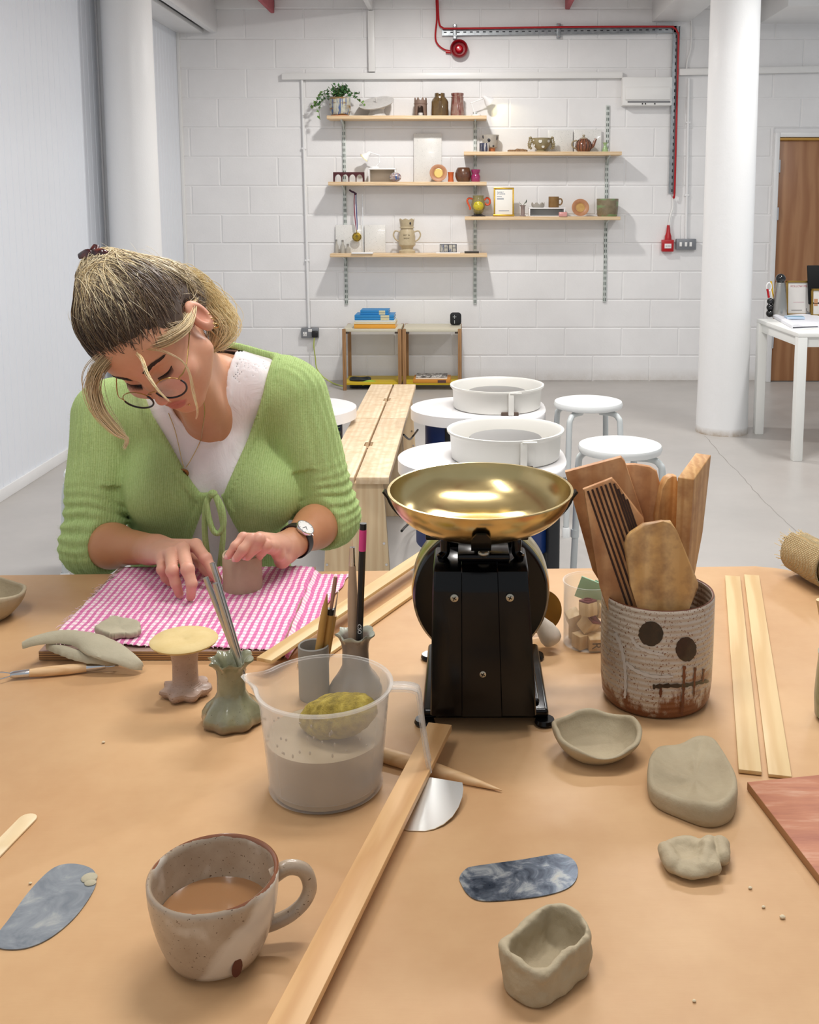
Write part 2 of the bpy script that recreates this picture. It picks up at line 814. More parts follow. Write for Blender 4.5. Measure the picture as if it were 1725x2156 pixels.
zb = at_y(420, 70, WY).z
zb_r = at_y(1400, 47, WY).z
beam('trim_3', XL, at_y(428, 68, WY).x, zb, zb + .03)
beam('trim_4', at_y(443, 68, WY).x, at_y(458, 68, WY).x, zb, ZC)
beam('trim_5', XL, at_y(443, 68, WY).x, zb + .1, ZC)
beam('trim_6', at_y(1373, 47, WY).x, at_y(1452, 47, WY).x, zb_r, ZC)
beam('trim_7', at_y(1600, 47, WY).x, XR, at_y(1650, 50, WY).z, ZC, 7.6)
zj = at_y(578, 28, WY).z
beam('trim_8', at_y(570, 28, WY).x, at_y(578, 28, WY).x, zj, ZC, m=M_REDP)
beam('trim_9', at_y(1190, 20, WY).x, at_y(1200, 20, WY).x, at_y(1190, 20, WY).z, ZC, m=M_REDP)
beam('trim_10', at_y(776, 24, WY).x, at_y(786, 24, WY).x, at_y(776, 23, WY).z, ZC)
mb = MB().box(((at_y(460, 20, WY).x + at_y(560, 20, WY).x) / 2, WY - .03, ZC - .05), (.4, .05, .1), .004)
tag(mb.build('trim_11', M_PAINT), kind='structure')


# round cast-iron pillars
def pillar(x, y, top, label):
    def f(th, r, z, i):
        return r * (1 + .006 * math.sin(3 * th + z * 2)), z
    mb = MB()
    prof = [(.162, 0), (.160, .03), (.156, .3), (.152, 1.2), (.148, 2.3), (.146, top - .16), (.158, top - .15), (.166, top - .125), (.158, top - .10), (.147, top - .09), (.147, top)]
    mb.lathe(prof, 64, (x, y, 0), f)
    t = 'pillar_paint'
    if t not in _mats:
        q = NT(t)
        v = q.co()
        z = q.sep(v)[2]
        foot = q.math('MULTIPLY', q.math('SUBTRACT', 1.0, q.math('MULTIPLY', z, 22.0), True), q.noise(v, 25, 3), True)
        q.base(q.mix(q.math('MULTIPLY', foot, 1.6, True), '#eeeeee', '#a8957f'))
        q.set(Roughness=.38)
        q.bump(q.noise(v, 22, 5, .6), .35, .004)
        _mats[t] = q.m
    o = mb.build('pillar', _mats[t], angle=60)
    return tag(o, label, 'pillar', kind='structure')


pillar(-2.04, 6.45, 2.98, 'white round pillar standing beside the grooved left wall')
pillar(1.60, 6.45, 2.95, 'white round pillar standing beside the wooden door')
o = MB().tube([(-2.215, 6.52, 0), (-2.215, 6.52, 2.98)], .028, 16).build('pipe', M_PAINT, origin=(-2.215, 6.52, 0), world=True)
tag(o, 'white vertical pipe tucked behind the left pillar', 'pipe')

# door
d = thing('door_1', 'varnished plywood door in a white frame behind the desk', 'door', (at_y(1632, 500, WY).x, WY - .01, 0))
d['kind'] = 'structure'
dx0, dx1, dzt = at_y(1632, 500, WY).x, door_r - .08, at_y(1640, 290, WY).z
mdoor = wood('door_ply', '#966642', '#a87a54', 3, (1, 1, .12), .4, .05, 3, 'X')
MB().box(((dx0 + dx1) / 2, WY + .0, dzt / 2 + .003), (dx1 - dx0 - .006, .04, dzt - .01), .002).build('door_leaf', mdoor, d, world=True)
mb = MB()
fw = dx0 - at_y(1622, 500, WY).x
mb.box((dx0 - fw / 2, WY - .012, (dzt + fw) / 2), (fw, .06, dzt + fw), .004)
mb.box((dx1 + fw / 2, WY - .012, (dzt + fw) / 2), (fw, .06, dzt + fw), .004)
mb.box(((dx0 + dx1) / 2, WY - .012, dzt + fw * .55), (dx1 - dx0, .06, fw * 1.0), .004)
mb.build('door_frame', M_PAINT, d, world=True)
MB().box(((dx0 + dx1) / 2, WY - .03, dzt - .012), (dx1 - dx0, .03, .02), .002).build('door_stop', M('brass_paint', '#b98b3a', .5), d, world=True)
for yy in (350, 450, 720):
    p = at_y(1636, yy, WY - .03)
    MB().box((dx0 + .004, WY - .03, p.z), (.016, .02, .1), .003).tube([(dx0, WY - .04, p.z - .05), (dx0, WY - .04, p.z + .05)], .006, 8).build('hinge', M_CHROME, d, world=True)
# ================================================================== THINGS FIXED TO THE BACK WALL
WF = WY - .0055          # face of the blocks


def wp(px, py, d=0.0):
    """point on the wall (d metres in front of the blocks)"""
    return at_y(px, py, WF - d)


def solo(mb, name, mat, label, cat, group=None, angle=40):
    """one-mesh thing from world-space geometry; origin at the base centre"""
    xs = [p.x for p in mb.v]
    ys = [p.y for p in mb.v]
    zs = [p.z for p in mb.v]
    o = mb.build(name, mat, origin=((min(xs) + max(xs)) / 2, (min(ys) + max(ys)) / 2, min(zs)), world=True, angle=angle)
    return tag(o, label, cat, group)


def wbox(px0, py0, px1, py1, d0, d1, r=.003, mb=None):
    """box on the wall between two pixel corners, from d0 to d1 in front of it"""
    a, b = wp(px0, py0, d1), wp(px1, py1, d1)
    mb = mb or MB()
    return mb.box(((a.x + b.x) / 2, WF - (d0 + d1) / 2, (a.z + b.z) / 2), (abs(b.x - a.x), d1 - d0, abs(a.z - b.z)), r)


def runbox(pa, pb, w, d):
    a, b = wp(*pa), wp(*pb)
    a.y = b.y = WF - d / 2 - .001
    return MB().beam(a, b, d, w, .003, up=(0, 0, 1) if abs((b - a).normalized().z) < .5 else (1, 0, 0))


solo(runbox((595, 162), (1310, 159), .048, .04), 'cable_trunking', M_PLASTIC, 'long white horizontal trunking above the shelves', 'trunking')
solo(runbox((1428, 153), (1760, 146), .048, .04), 'cable_trunking', M_PLASTIC, 'white horizontal trunking running right behind the pillar to above the door', 'trunking')
solo(runbox((782, 24), (784, 152), .05, .04), 'cable_trunking', M_PLASTIC, 'white vertical trunking dropping from the ceiling to the long trunking', 'trunking')


def conduit(name, pts, r, label):
    a = [wp(*p, r + .002) for p in pts]
    mb = MB().tube(a, r, 12)
    t = thing(name, label, 'conduit', (a[-1].x, WF - r, a[-1].z))
    mb.build('tube', M_PAINT, t, world=True)
    for k in (.27, .72):
        p = a[0].lerp(a[-1], k)
        MB().box((p.x, WF - r - .001, p.z), (r * 3.4, r * 2.1, .016), .004).build('saddle', M_PAINT, t, world=True)
    return t


conduit('conduit', [(636, 168), (651, 692)], .011, 'thin white conduit dropping from the trunking to the left double socket')
conduit('conduit', [(1451, 165), (1445, 505)], .011, 'thin white conduit dropping to the grey three-gang switch')
mb = MB().tube(smooth_path([wp(1455, 38, .01), wp(1457, 60, .012), wp(1455, 100, .014), wp(1448, 128, .012), wp(1446, 145, .012)], 6), .006, 8)
solo(mb, 'loose_cable', M_PLASTIC, 'loose white cable hanging between the ceiling beam and the right trunking', 'cable')

# consumer unit
t = thing('fuse_box', 'white metal fuse box mounted left of the red cable drop', 'fuse box', wp(1362, 224))
wbox(1312, 162, 1415, 222, 0, .10, .006).build('housing', M_PLASTIC, t, world=True)
wbox(1318, 183, 1412, 210, .10, .112, .003).build('cover_flap', M_PLASTIC, t, world=True)
wbox(1322, 213, 1412, 216, .10, .104, .001).build('lid_gap', M('dark_gap', '#77777a', .7), t, world=True)
for x in (1352, 1358, 1378):
    wbox(x, 217, x + 2.6, 220, .10, .102, 0).build('printed_mark', M_BLACKP, t, world=True)

# perforated cable tray
def tray(p0, p1, label, horiz):
    a, b = wp(*p0), wp(*p1)
    c = (a + b) / 2
    t = thing('cable_tray', label, 'cable tray', (c.x, WF - .02, min(a.z, b.z)))
    w = .05
    mb = MB()
    up = (0, 0, 1) if horiz else (1, 0, 0)
    side = Vector(up) * (w / 2)
    for k, (off, ww, dd, yy) in enumerate(((Vector((0, 0, 0)), w, .003, .016), (side, .003, .02, .026), (-side, .003, .02, .026))):
        a2, b2 = a + off, b + off
        a2.y = b2.y = WF - yy
        mb.beam(a2, b2, dd, ww, 0, up=up)
    mb.cur = 1
    n = int((b - a).length / .05)
    for i in range(n):
        p = a.lerp(b, (i + .5) / n)
        p.y = WF - .0185
        mb.box(p, (.022, .002, .008) if horiz else (.008, .002, .022), .0009)
    mb.build('perforated_tray', [M_STEEL, M('slot_dark', '#3a3c40', .8)], t, world=True)
    return t


tr = tray((931, 69), (1424, 63), 'galvanised perforated cable tray running level under the ceiling', True)
for x, y in ((958, 68), (1176, 66)):
    MB().box((wp(x, y).x, WF - .018, wp(x, y).z), (.03, .03, .11), .003).build('bracket', M_STEEL, tr, world=True)
    for s in (-1, 1):
        MB().tube([wp(x, y) + Vector((0, -.03, s * .045)), wp(x, y) + Vector((0, -.045, s * .045))], .007, 6).build('bolt', M_CHROME, tr, world=True)
tray((1424, 56), (1414, 408), 'galvanised perforated cable tray dropping beside the fuse box', False)

# red fire cable
pts = [wp(922, 0, .03), wp(923, 25, .03), wp(925, 48, .03), wp(932, 58, .04), wp(960, 60, .05), wp(1180, 57, .05), wp(1395, 56, .05), wp(1418, 58, .05), wp(1427, 68, .05),
       wp(1429, 90, .045), wp(1425, 250, .045), wp(1421, 400, .045), wp(1418, 415, .03)]
solo(MB().tube(smooth_path(pts, 6), .0075, 8), 'fire_cable', M_RED, 'red fire cable following the steel tray round and down the wall', 'cable')
pts = [wp(919, 0, .02), wp(920, 40, .02), wp(917, 75, .02), wp(921, 92, .02), wp(935, 104, .02), wp(952, 108, .03)]
solo(MB().tube(smooth_path(pts, 6), .007, 8), 'fire_cable', M_RED, 'thin red cable looping from the ceiling to the red sounder', 'cable')
pts = [wp(1417, 418, .02), wp(1417, 438, .02), wp(1412, 455, .02), wp(1409, 478, .02)]
solo(MB().tube(smooth_path(pts, 6), .007, 8), 'cable_drop', M_PLASTIC, 'pale cable tail hanging above the red call point', 'cable')

# sounder
c = wp(967, 105)
t = thing('fire_sounder', 'round red fire alarm sounder high on the wall', 'fire alarm', (c.x, WF, c.z))
R = Matrix.Translation(Vector((c.x, WF, c.z))) @ Matrix.Rotation(PI / 2, 4, 'X')
MB().lathe([(0, 0), (.062, 0), (.066, .02), (.07, .05), (.068, .085), (.06, .095), (.054, .085), (.05, .045), (.03, .04), (0, .04)], 32, mat=R).build('bell_housing', M('deep_red', '#8e0f1a', .3), t, world=True)
MB().lathe([(.034, .04), (.032, .06), (.02, .075), (0, .078)], 24, mat=R).build('lens', M('red_lens', '#c41626', .15, coat=.6), t, world=True)
q = wp(943, 106)
MB().tube([(c.x - .05, WF - .025, c.z - .02), (q.x - .015, WF - .025, q.z - .012)], .014, 10).build('cable_gland', M_RED, t, world=True)

# call point
c = wp(1407, 530)
t = thing('call_point', 'red manual call point box low on the wall beside the switch', 'fire call point', (c.x, WF, c.z))
wbox(1395, 505, 1419, 530, 0, .05, .005).build('case', M_RED, t, world=True)
wbox(1400, 513, 1414, 523, .05, .053, .001).build('glass_panel', M('white_label', '#f0ecec', .3), t, world=True)
mb = MB()
for x in (1403, 1407, 1411):
    p = wp(x, 518, .0535)
    mb.box(p, (.006, .002, .006), 0)
mb.build('black_dots', M_BLACKP, t, world=True)
a, b = wp(1407, 505, .025), wp(1409, 476, .02)
MB().lathe([(.028, 0), (.026, .03), (.016, .06), (.011, .115)], 14, (a.x, a.y, a.z)).build('gland_boot', M_RED, t, world=True)

# three-gang switch and left socket
c = wp(1445, 526)
t = thing('light_switch', 'grey metal three-gang switch under the right conduit', 'switch', (c.x, WF, c.z))
wbox(1425, 503, 1466, 526, 0, .042, .004).build('switch_plate', M_GREYP, t, world=True)
for x in (1434, 1445, 1455):
    wbox(x - 2.4, 510, x + 2.4, 519, .042, .048, .001).build('rocker', M_PLASTIC, t, world=True)
c = wp(653, 712)
t = thing('wall_socket', 'grey metal double socket left of the low shelf units', 'socket', (c.x, WF, c.z))
wbox(634, 691, 671, 712, 0, .04, .004).build('socket_plate', M_GREYP, t, world=True)
mb = wbox(638, 699, 646, 708, .04, .042, .001)
wbox(649, 693, 657, 699, .04, .044, .001, mb)
mb.build('white_insert', M_PLASTIC, t, world=True)
mb = MB()
for x, y in ((642, 701), (640, 705), (644, 705)):
    p = wp(x, y, .0425)
    mb.box(p, (.004, .002, .007), 0)
mb.build('pin_hole', M_BLACKP, t, world=True)
p = wp(663, 703, .045)
t2 = thing('power_plug', 'black plug in the grey double socket with green cord', 'plug', (p.x, p.y, p.z))
wbox(656, 697, 670, 711, .04, .07, .01).build('plug_body', M_BLACKP, t2, world=True)
pts = [wp(662, 711, .06), wp(661, 730, .06), wp(664, 752, .05), wp(667, 775, .05), wp(680, 793, .07), wp(700, 806, .12), at_z(718, 812, .01), at_z(728, 814, .008)]
MB().tube(smooth_path(pts, 7), .0042, 8).build('cord', M('green_cord', '#b4c24a', .5), t2, world=True)

# ------------------------------------------------------------------ shelving: uprights with brackets, boards
M_UPR = M('upright_enamel', '#c9cfcb', .4, .1)
M_SLOT = M('slot_green_black', '#525c57', .7)
SD = .21                   # shelf depth
SHELVES = {                # left px, right px, front-top-edge py at the left and at the right
    'A': (688, 1025, 243.5, 242.5), 'B': (977, 1310, 321, 317), 'C': (691, 1025, 382.5, 383), 'D': (979, 1307, 458, 454), 'E': (695, 1026, 534.5, 534)}
SZ = {}
for k, (x0, x1, y0, y1) in SHELVES.items():
    SZ[k] = at_y((x0 + x1) / 2, (y0 + y1) / 2, WF - SD).z


def upright(pxt, pyt, pxb, pyb, label, shelves):
    a, b = wp(pxt, pyt), wp(pxb, pyb)
    x = (a.x + b.x) / 2
    t = thing('shelf_upright', label, 'shelf upright', (x, WF, b.z), group='slotted shelf uprights')
    mb = MB().box((x, WF - .006, (a.z + b.z) / 2), (.027, .012, a.z - b.z), .002)
    mb.cur = 1
    n = int((a.z - b.z) / .042)
    for i in range(n):
        z = b.z + (i + .5) * (a.z - b.z) / n
        for s in (-1, 1):
            mb.box((x + s * .0065, WF - .0122, z), (.0055, .001, .024), 0)
    mb.build('slotted_rail', [M_UPR, M_SLOT], t, world=True)
    for k in shelves:
        z = SZ[k] - .027
        mb = MB()
        mt = Matrix(((0, 0, 1, x - .006), (-1, 0, 0, WF - .011), (0, 1, 0, z), (0, 0, 0, 1)))
        mb.prism([(0, 0), (SD - .04, 0), (SD - .045, -.008), (.05, -.022), (.02, -.045), (0, -.07)], .012, mt, .001)
        mb.build('bracket', M_UPR, t, world=True)
    return t


UX = {}
upright(721, 252, 733, 641, 'slotted metal upright at the left end of the wall shelves', 'ACE')
upright(1000, 236, 1001, 640, 'slotted metal upright in the middle of the wall shelves', 'ABCDE')
upright(1279, 222, 1274, 636, 'slotted metal upright at the right end of the wall shelves', 'BD')
M_SHELF = wood('shelf_pine', '#d9b98f', '#e9cfab', 5, (.25, 1, 3), .5, .05, 3, 'Z')
names = {'A': 'top left pine shelf board carrying the ivy pot', 'B': 'upper right pine shelf board carrying the teapot', 'C': 'middle left pine shelf board carrying the arched ornament',
         'D': 'lower right pine shelf board carrying the gold frame', 'E': 'bottom left pine shelf board carrying the crowned trophy urn'}
for k, (x0, x1, y0, y1) in SHELVES.items():
    a, b = at_y(x0, y0, WF - SD), at_y(x1, y1, WF - SD)
    mb = MB().box(((a.x + b.x) / 2, WF - .013 - (SD - .013) / 2, SZ[k] - .0135), (b.x - a.x, SD - .013, .027), .0015)
    solo(mb, 'shelf_board', M_SHELF, names[k], 'shelf', 'pine wall shelves')
# ================================================================== ORNAMENTS ON THE SHELVES (built in photo pixels, then scaled)
SY = WF - .115
PXM = 1.0 / 266.0        # metres per photo pixel at the shelves


def spot(px, shelf, y=SY):
    z = SZ[shelf]
    p0 = Vector((0, y, z))
    sc = F / ((y * math.cos(PT)) + (CAM.z - z) * math.sin(PT))
    # lateral position from the pixel column at that depth
    return Vector(((px - CX) / sc, y, z))


def glaze(name, c1, c2, rough=.22, nscale=30, bump=.1, coat=.3, spots=None, streak=None, bands=None):
    if name in _mats:
        return _mats[name]
    t = NT(name)
    v = t.co()
    n = t.noise(v, nscale, 5, .6)
    c = t.ramp(n, [(.3, c1), (.7, c2)])
    if streak:
        s = t.noise(t.co(scale=(1, 1, .15)), nscale * 1.6, 3, .6)
        c = t.mix(t.ramp(s, [(.5, '#000000'), (.62, '#ffffff')]), c, streak)
    if bands:
        s = t.noise(t.co(scale=(.25, .25, 1.0)), nscale * 1.2, 3, .5)
        c = t.mix(t.ramp(s, [(.52, '#000000'), (.6, '#ffffff')]), c, bands)
    if spots:
        s = t.noise(v, nscale * 7, 2, .5)
        c = t.mix(t.ramp(s, [(.66, '#000000'), (.7, '#ffffff')]), c, spots)
    t.base(c)
    t.set(Roughness=rough)
    t.b.inputs['Coat Weight'].default_value = coat
    if bump:
        t.bump(n, bump, .002)
    _mats[name] = t.m
    return t.m


def pot(name, label, cat, px, shelf, prof, mat, part=None, seg=36, y=SY, fn=None, rz=0):
    """turned pot; profile in photo pixels"""
    t = thing(name, label, cat, spot(px, shelf, y), rz)
    MB().lathe(prof, seg, fn=fn).scale(PXM).build(part or 'body', mat, t)
    return t


def pmb():
    return MB()


def put(mb, name, mat, t, angle=40):
    return mb.scale(PXM).build(name, mat, t, angle=angle)


def vessel(r_pts, wall=1.2, floor_z=1.5):
    """outer profile -> closed hollow vessel profile"""
    out = [(0, r_pts[0][1])] + list(r_pts)
    rim = r_pts[-1]
    inn = [(max(r - wall, .2), z) for r, z in reversed(r_pts) if z > floor_z]
    return out + [(rim[0] - wall * .5, rim[1] + wall * .3)] + inn + [(0, floor_z)]


M_LEAF = M('ivy_leaf', '#2f5a33', .45, var='#44763c', nscale=14)
M_LEAF2 = M('ivy_leaf_pale', '#78a04a', .45, var='#527d3a', nscale=14)
M_TERRA = M('terracotta', '#b8673c', .65, var='#c47a4c', bump=.1)

# --- shelf A
t = pot('potted_ivy', 'trailing ivy in a blue-banded glazed pot at the top left', 'plant', 716.5, 'A', vessel([(17, 1.5), (19, 3), (21, 10), (22, 22), (22, 37)]),
        None or glaze('banded_pot', '#c9c8bb', '#b6b29c', bands='#8a6a3c', streak='#40598c'), 'plant_pot')
put(pmb().lathe([(0, 0), (19, 0), (20, 1.5), (18, 1.6), (0, 1.5)], 28), 'saucer', M_TERRA, t)
put(pmb().lathe([(20, 33), (0, 34)], 20), 'soil', M('soil', '#3a2b22', .9), t)
stems = pmb()
leaves = pmb()
pale = pmb()
random.seed(5)
ivy_runs = []
for a in range(26):
    th = random.uniform(0, 2 * PI)
    L = random.uniform(10, 26)
    ivy_runs.append([(3 * math.cos(th), 3 * math.sin(th), 34), (L * .5 * math.cos(th), L * .4 * math.sin(th) - 2, 40 + random.uniform(4, 16)), (L * math.cos(th), L * .6 * math.sin(th) - 4, 42 + random.uniform(0, 22))])
ivy_runs += [[(-6, -2, 34), (-22, -6, 46), (-40, -6, 38), (-50, -6, 26), (-58, -4, 16)], [(-6, -2, 34), (-24, -8, 40), (-38, -8, 28), (-42, -8, 10), (-40, -8, -8)],
             [(-4, -2, 34), (-20, -10, 50), (-34, -8, 48), (-46, -6, 36)], [(6, -2, 34), (24, -8, 42), (36, -8, 34), (44, -10, 28), (50, -10, 22)], [(5, -2, 34), (24, -4, 46), (40, -6, 44)],
             [(-8, -2, 34), (-30, -6, 34), (-44, -6, 22), (-52, -6, 22)]]
for run in ivy_runs:
    p = smooth_path(run, 6)
    stems.tube(p, .5, 5)
    long_ = len(run) > 3
    for i in range(3 if not long_ else 4, len(p)):
        if random.random() < (.75 if long_ else .62):
            c = p[i] + Vector((random.uniform(-3, 3), random.uniform(-3, 3), random.uniform(-2, 3)))
            s = random.uniform(2.6, 4.6)
            R = Euler((random.uniform(.4, 1.5), random.uniform(-.6, .6), random.uniform(0, 6.3))).to_matrix()
            # five-lobed ivy leaf, slightly folded along the midrib
            o2 = [(0, -.5), (.75, -.45), (.55, .1), (1.0, .35), (.4, .55), (0, 1.25), (-.4, .55), (-1.0, .35), (-.55, .1), (-.75, -.45)]
            vs = [c + R @ Vector((0, 0, .12 * s))] + [c + R @ Vector((x * s, y * s, -.12 * s * abs(x))) for x, y in o2]
            (pale if (long_ and i > len(p) * .6) else leaves).add(vs, [(0, 1 + k, 1 + (k + 1) % 10) for k in range(10)])
put(stems, 'stems', M('ivy_stem', '#5d6a3a', .6), t)
put(leaves, 'foliage', M_LEAF, t, 180)
put(pale, 'young_foliage', M_LEAF2, t, 180)

t = pot('cake_stand', 'pale grey speckled cake stand with a tilted plate beside the ivy', 'cake stand', 794, 'A', [(0, 0), (20, 0), (19, 2), (15, 8), (14, 14), (17, 17), (0, 17)],
        glaze('speckle_white', '#d7d4d0', '#c9c6c2', .4, spots='#8d8a88', coat=.1), 'pedestal')
mt = Matrix.Translation((0, 0, 24)) @ Matrix.Rotation(math.radians(-9), 4, 'Y') @ Matrix.Rotation(math.radians(24), 4, 'X')
put(pmb().lathe([(0, 0), (34, 1), (36.5, 4), (34, 4), (0, 2.5)], 40, mat=mt), 'plate', _mats['speckle_white'], t)
put(pmb().lathe([(0, 0), (1.6, 0), (1.2, 4), (2, 8), (0, 12)], 12, mat=mt @ Matrix.Translation((0, 4, 3))), 'knob', _mats['speckle_white'], t)

# castle tealight holder with an arched opening
t = thing('castle_tealight_holder', 'small brown castle tealight holder with an arched opening', 'candle holder', spot(886, 'A'))
m_cast = glaze('castle_brown', '#7a6458', '#8c7466', .5, coat=.1)
mb = pmb()
seg = 40
hgt = lambda k: 32 + (5 if (k % 5) in (2, 3) else 0)
ro, ri = 13, 11.2
vs, fs = [], []
for k in range(seg):
    th = 2 * PI * k / seg
    d = abs(((th + PI / 2 + PI) % (2 * PI)) - PI) * ro
    zb = math.sqrt(max(0, 64 - d * d)) + 13 if d < 8 else 0
    for r in (ro, ri):
        vs += [(r * math.cos(th), r * math.sin(th), zb), (r * math.cos(th), r * math.sin(th), hgt(k))]
for k in range(seg):
    a, b = 4 * k, 4 * ((k + 1) % seg)
    fs += [(a, b, b + 1, a + 1), (a + 2, a + 3, b + 3, b + 2), (a + 1, b + 1, b + 3, a + 3), (a, a + 2, b + 2, b)]
mb.add(vs, fs)
mb.lathe([(0, 0), (13, 0), (13, 1.5), (0, 1.5)], 40)
put(mb, 'tower', m_cast, t, 30)
put(pmb().lathe([(13.0, 24.0), (14, 24.6), (14, 25.8), (13.0, 26.4)], 40), 'rim_band', m_cast, t)
put(pmb().lathe([(0, 1.5), (5, 1.5), (5, 7), (4, 7.4), (0, 7)], 20), 'tealight', M('wax_white', '#e6e0da', .4), t)

notch = lambda th, r, z, i: (r, z - (5 if (i >= 4 and abs(((th + PI / 2 + PI) % (2 * PI)) - PI) < .2) else 0))
pot('brown_bottle_vase', 'olive brown shouldered vase with a notched neck', 'vase', 926.5, 'A', vessel([(17, 0), (17.5, 2), (17.5, 29), (16, 33), (11, 39), (10.5, 46)], 1.4),
    glaze('olive_brown', '#5e4a2c', '#6d5634', .16, streak='#574227', coat=.6), fn=notch, seg=48)
pot('rust_jar', 'rust-brown glazed jar with a grey collar on the top shelf', 'jar', 963.5, 'A', vessel([(14, 0), (14.5, 2), (13.5, 20), (12.5, 36), (13.4, 38), (12, 40), (13, 43), (13.2, 46)], 1.3),
    glaze('rust_grey', '#8c5a4e', '#9a8578', .2, streak='#6d2f28', coat=.6))


def mini_lamp(px, shelf, zoff, label, pts, head_c, head_dir, y=SY):
    t = thing('desk_lamp', label, 'lamp', spot(px, shelf, y) + Vector((0, 0, zoff * PXM)), group='miniature white desk lamps')
    mw = M('lamp_white', '#f3f3f3', .3)
    put(pmb().lathe([(0, 0), (10, 0), (10, 3), (8, 4.2), (0, 4.4)], 28), 'lamp_base', mw, t)
    for a, b in zip(pts, pts[1:]):
        put(pmb().tube([Vector((a[0], 0, a[1])), Vector((b[0], 0, b[1]))], 1.1, 8), 'lamp_arm', mw, t)
    mb = pmb()
    for q in pts[1:]:
        mb.ball((q[0], 0, q[1]), 1.9, 12, 8)
    put(mb, 'joint', mw, t)
    d = Vector(head_dir).normalized()
    R = Matrix.Translation((head_c[0], 0, head_c[1])) @ d.to_track_quat('Z', 'Y').to_matrix().to_4x4()
    put(pmb().lathe([(0, -9), (3, -9), (4.5, -6), (5, -2), (9.5, 5), (11, 9), (10.4, 9), (9, 5), (4.4, -1), (0, -2)], 28, mat=R), 'lamp_shade', mw, t)
    e = NT('bulb_glow_' + str(px))
    e.b.inputs['Emission Color'].default_value = (1, .9, .45, 1)
    e.b.inputs['Emission Strength'].default_value = 6
    e.base('#fff2b0')
    put(pmb().lathe([(8.2, 6.6), (4, 8), (0, 8.4)], 20, mat=R), 'bulb', e.m, t)
    ld = bpy.data.lights.new('bulb_light', 'SPOT')
    ld.energy = 2.6
    ld.spot_size = math.radians(75)
    ld.spot_blend = .25
    ld.color = (1, .88, .5)
    ld.shadow_soft_size = .015
    lo = bpy.data.objects.new('bulb_light', ld)
    COL.objects.link(lo)
    lo.parent = t
    lo.location = (Vector((head_c[0], 0, head_c[1])) + d * 9.5) * PXM
    lo.rotation_euler = (-d).to_track_quat('Z', 'Y').to_euler()
    return t


mini_lamp(1003, 'A', 0, 'white miniature desk lamp lit at the right end of the top shelf', [(-2, 2), (-10, 27), (12, 35)], (21, 35), (.62, .42, -.55))

# --- shelf B
t = pot('spotted_cup', 'grey cup with black spots on a terracotta foot', 'cup', 1033, 'B', [(0, 0), (9, 0), (9.5, 1), (10, 8), (0, 8)], M_TERRA, 'cup_foot', y=SY + .03)
m = glaze('cup_grey', '#a9a196', '#b7afa3', .4, coat=.1)
put(pmb().lathe([(10, 8), (14, 10), (16.5, 20), (17.5, 35), (16.3, 35), (15, 20), (12, 12), (0, 11)], 36), 'cup_body', m, t)
mb = pmb()
for th, z, a, b in ((-1.75, 24, 3.6, 4.2), (-2.6, 31, 2.4, 4), (-.75, 29, 2, 5), (-1.2, 12, 2, 2), (.3, 25, 3, 3)):
    r = 16.2 + (z - 20) * .06
    mb.ball((r * math.cos(th), r * math.sin(th), z), (a if abs(math.sin(th)) > .5 else .8, .8 if abs(math.sin(th)) > .5 else a, b), 14, 8)
put(mb, 'black_spots', M('black_slip', '#23222a', .3), t)
t = pot('striped_cup', 'tiny dark striped cup in front of the spotted cup', 'cup', 1020, 'B', vessel([(9.5, 0), (10, 1), (10, 17)], 1), glaze('dark_stripe', '#2a2a3a', '#474a66', .3, streak='#d6d0cc'), y=SY - .05)
mb = pmb()
for k in range(7):
    x = -14 + 5 * k
    mb.ball((x, random.uniform(-3, 3), 2.4), (6, 4, 2 + 1.6 * random.random() + (2.2 if 2 < k < 6 else 0)), 14, 8)
t = thing('driftwood_piece', 'flat brown shell-like piece lying on the upper right shelf', 'ornament', spot(1089, 'B'))
put(mb, 'flat_piece', M('driftwood', '#9c7a55', .7, var='#6d5440', nscale=120, bump=.4), t)

t = pot('spotted_bowl', 'olive footed bowl with white dots and wavy handles', 'bowl', 1140, 'B', vessel([(11, 0), (11.5, 2), (8, 4), (9, 5), (17, 14), (19.5, 22), (20, 28)], 1.3), glaze('olive_matt', '#8e8160', '#9a8d6c', .45, coat=.1), 'bowl_body')
mb = pmb()
for th, z, a in ((-1.75, 21, 3.6), (-.75, 22, 3.4), (-1.4, 10.5, 3), (-2.5, 13, 2.2), (-2.6, 24, 2.2)):
    r = 15 if z < 12 else 19.2
    mb.lathe([(0, .6), (a, .3), (a, -.5)], 20, mat=Matrix.Translation((r * math.cos(th), r * math.sin(th), z)) @ Matrix.Rotation(th + PI / 2, 4, 'Z') @ Matrix.Rotation(PI / 2, 4, 'X'))
put(mb, 'white_dots', M('white_slip', '#dcd8cf', .4), t)
for s in (-1, 1):
    mb = pmb()
    for k in range(6):
        mb.ball((s * (21.5 + 2.2 * math.sin(k * 1.3)), 0, 8 + k * 4.2), 2.7, 12, 8)
        mb.ball((s * (25.4 + 1.2 * math.sin(k)), 0, 9 + k * 3.9), 2.0, 10, 7)
    put(mb, 'wavy_handle', _mats['olive_matt'], t)

m_tile = glaze('speckled_tile', '#e7e6e2', '#e0dfdb', .3, spots='#6f7376', coat=.2, bump=0)


def leaning_tile(px0, px1, h, shelf, label, y=WF - .03):
    w = px1 - px0
    t = thing('speckled_tile', label, 'tile', spot((px0 + px1) / 2, shelf, y), rot=(math.radians(-4), 0, 0))
    put(pmb().box((0, 0, h / 2), (w, 2.2, h), .6), 'tile', m_tile, t)
    t['group'] = 'white speckled tiles'
    return t


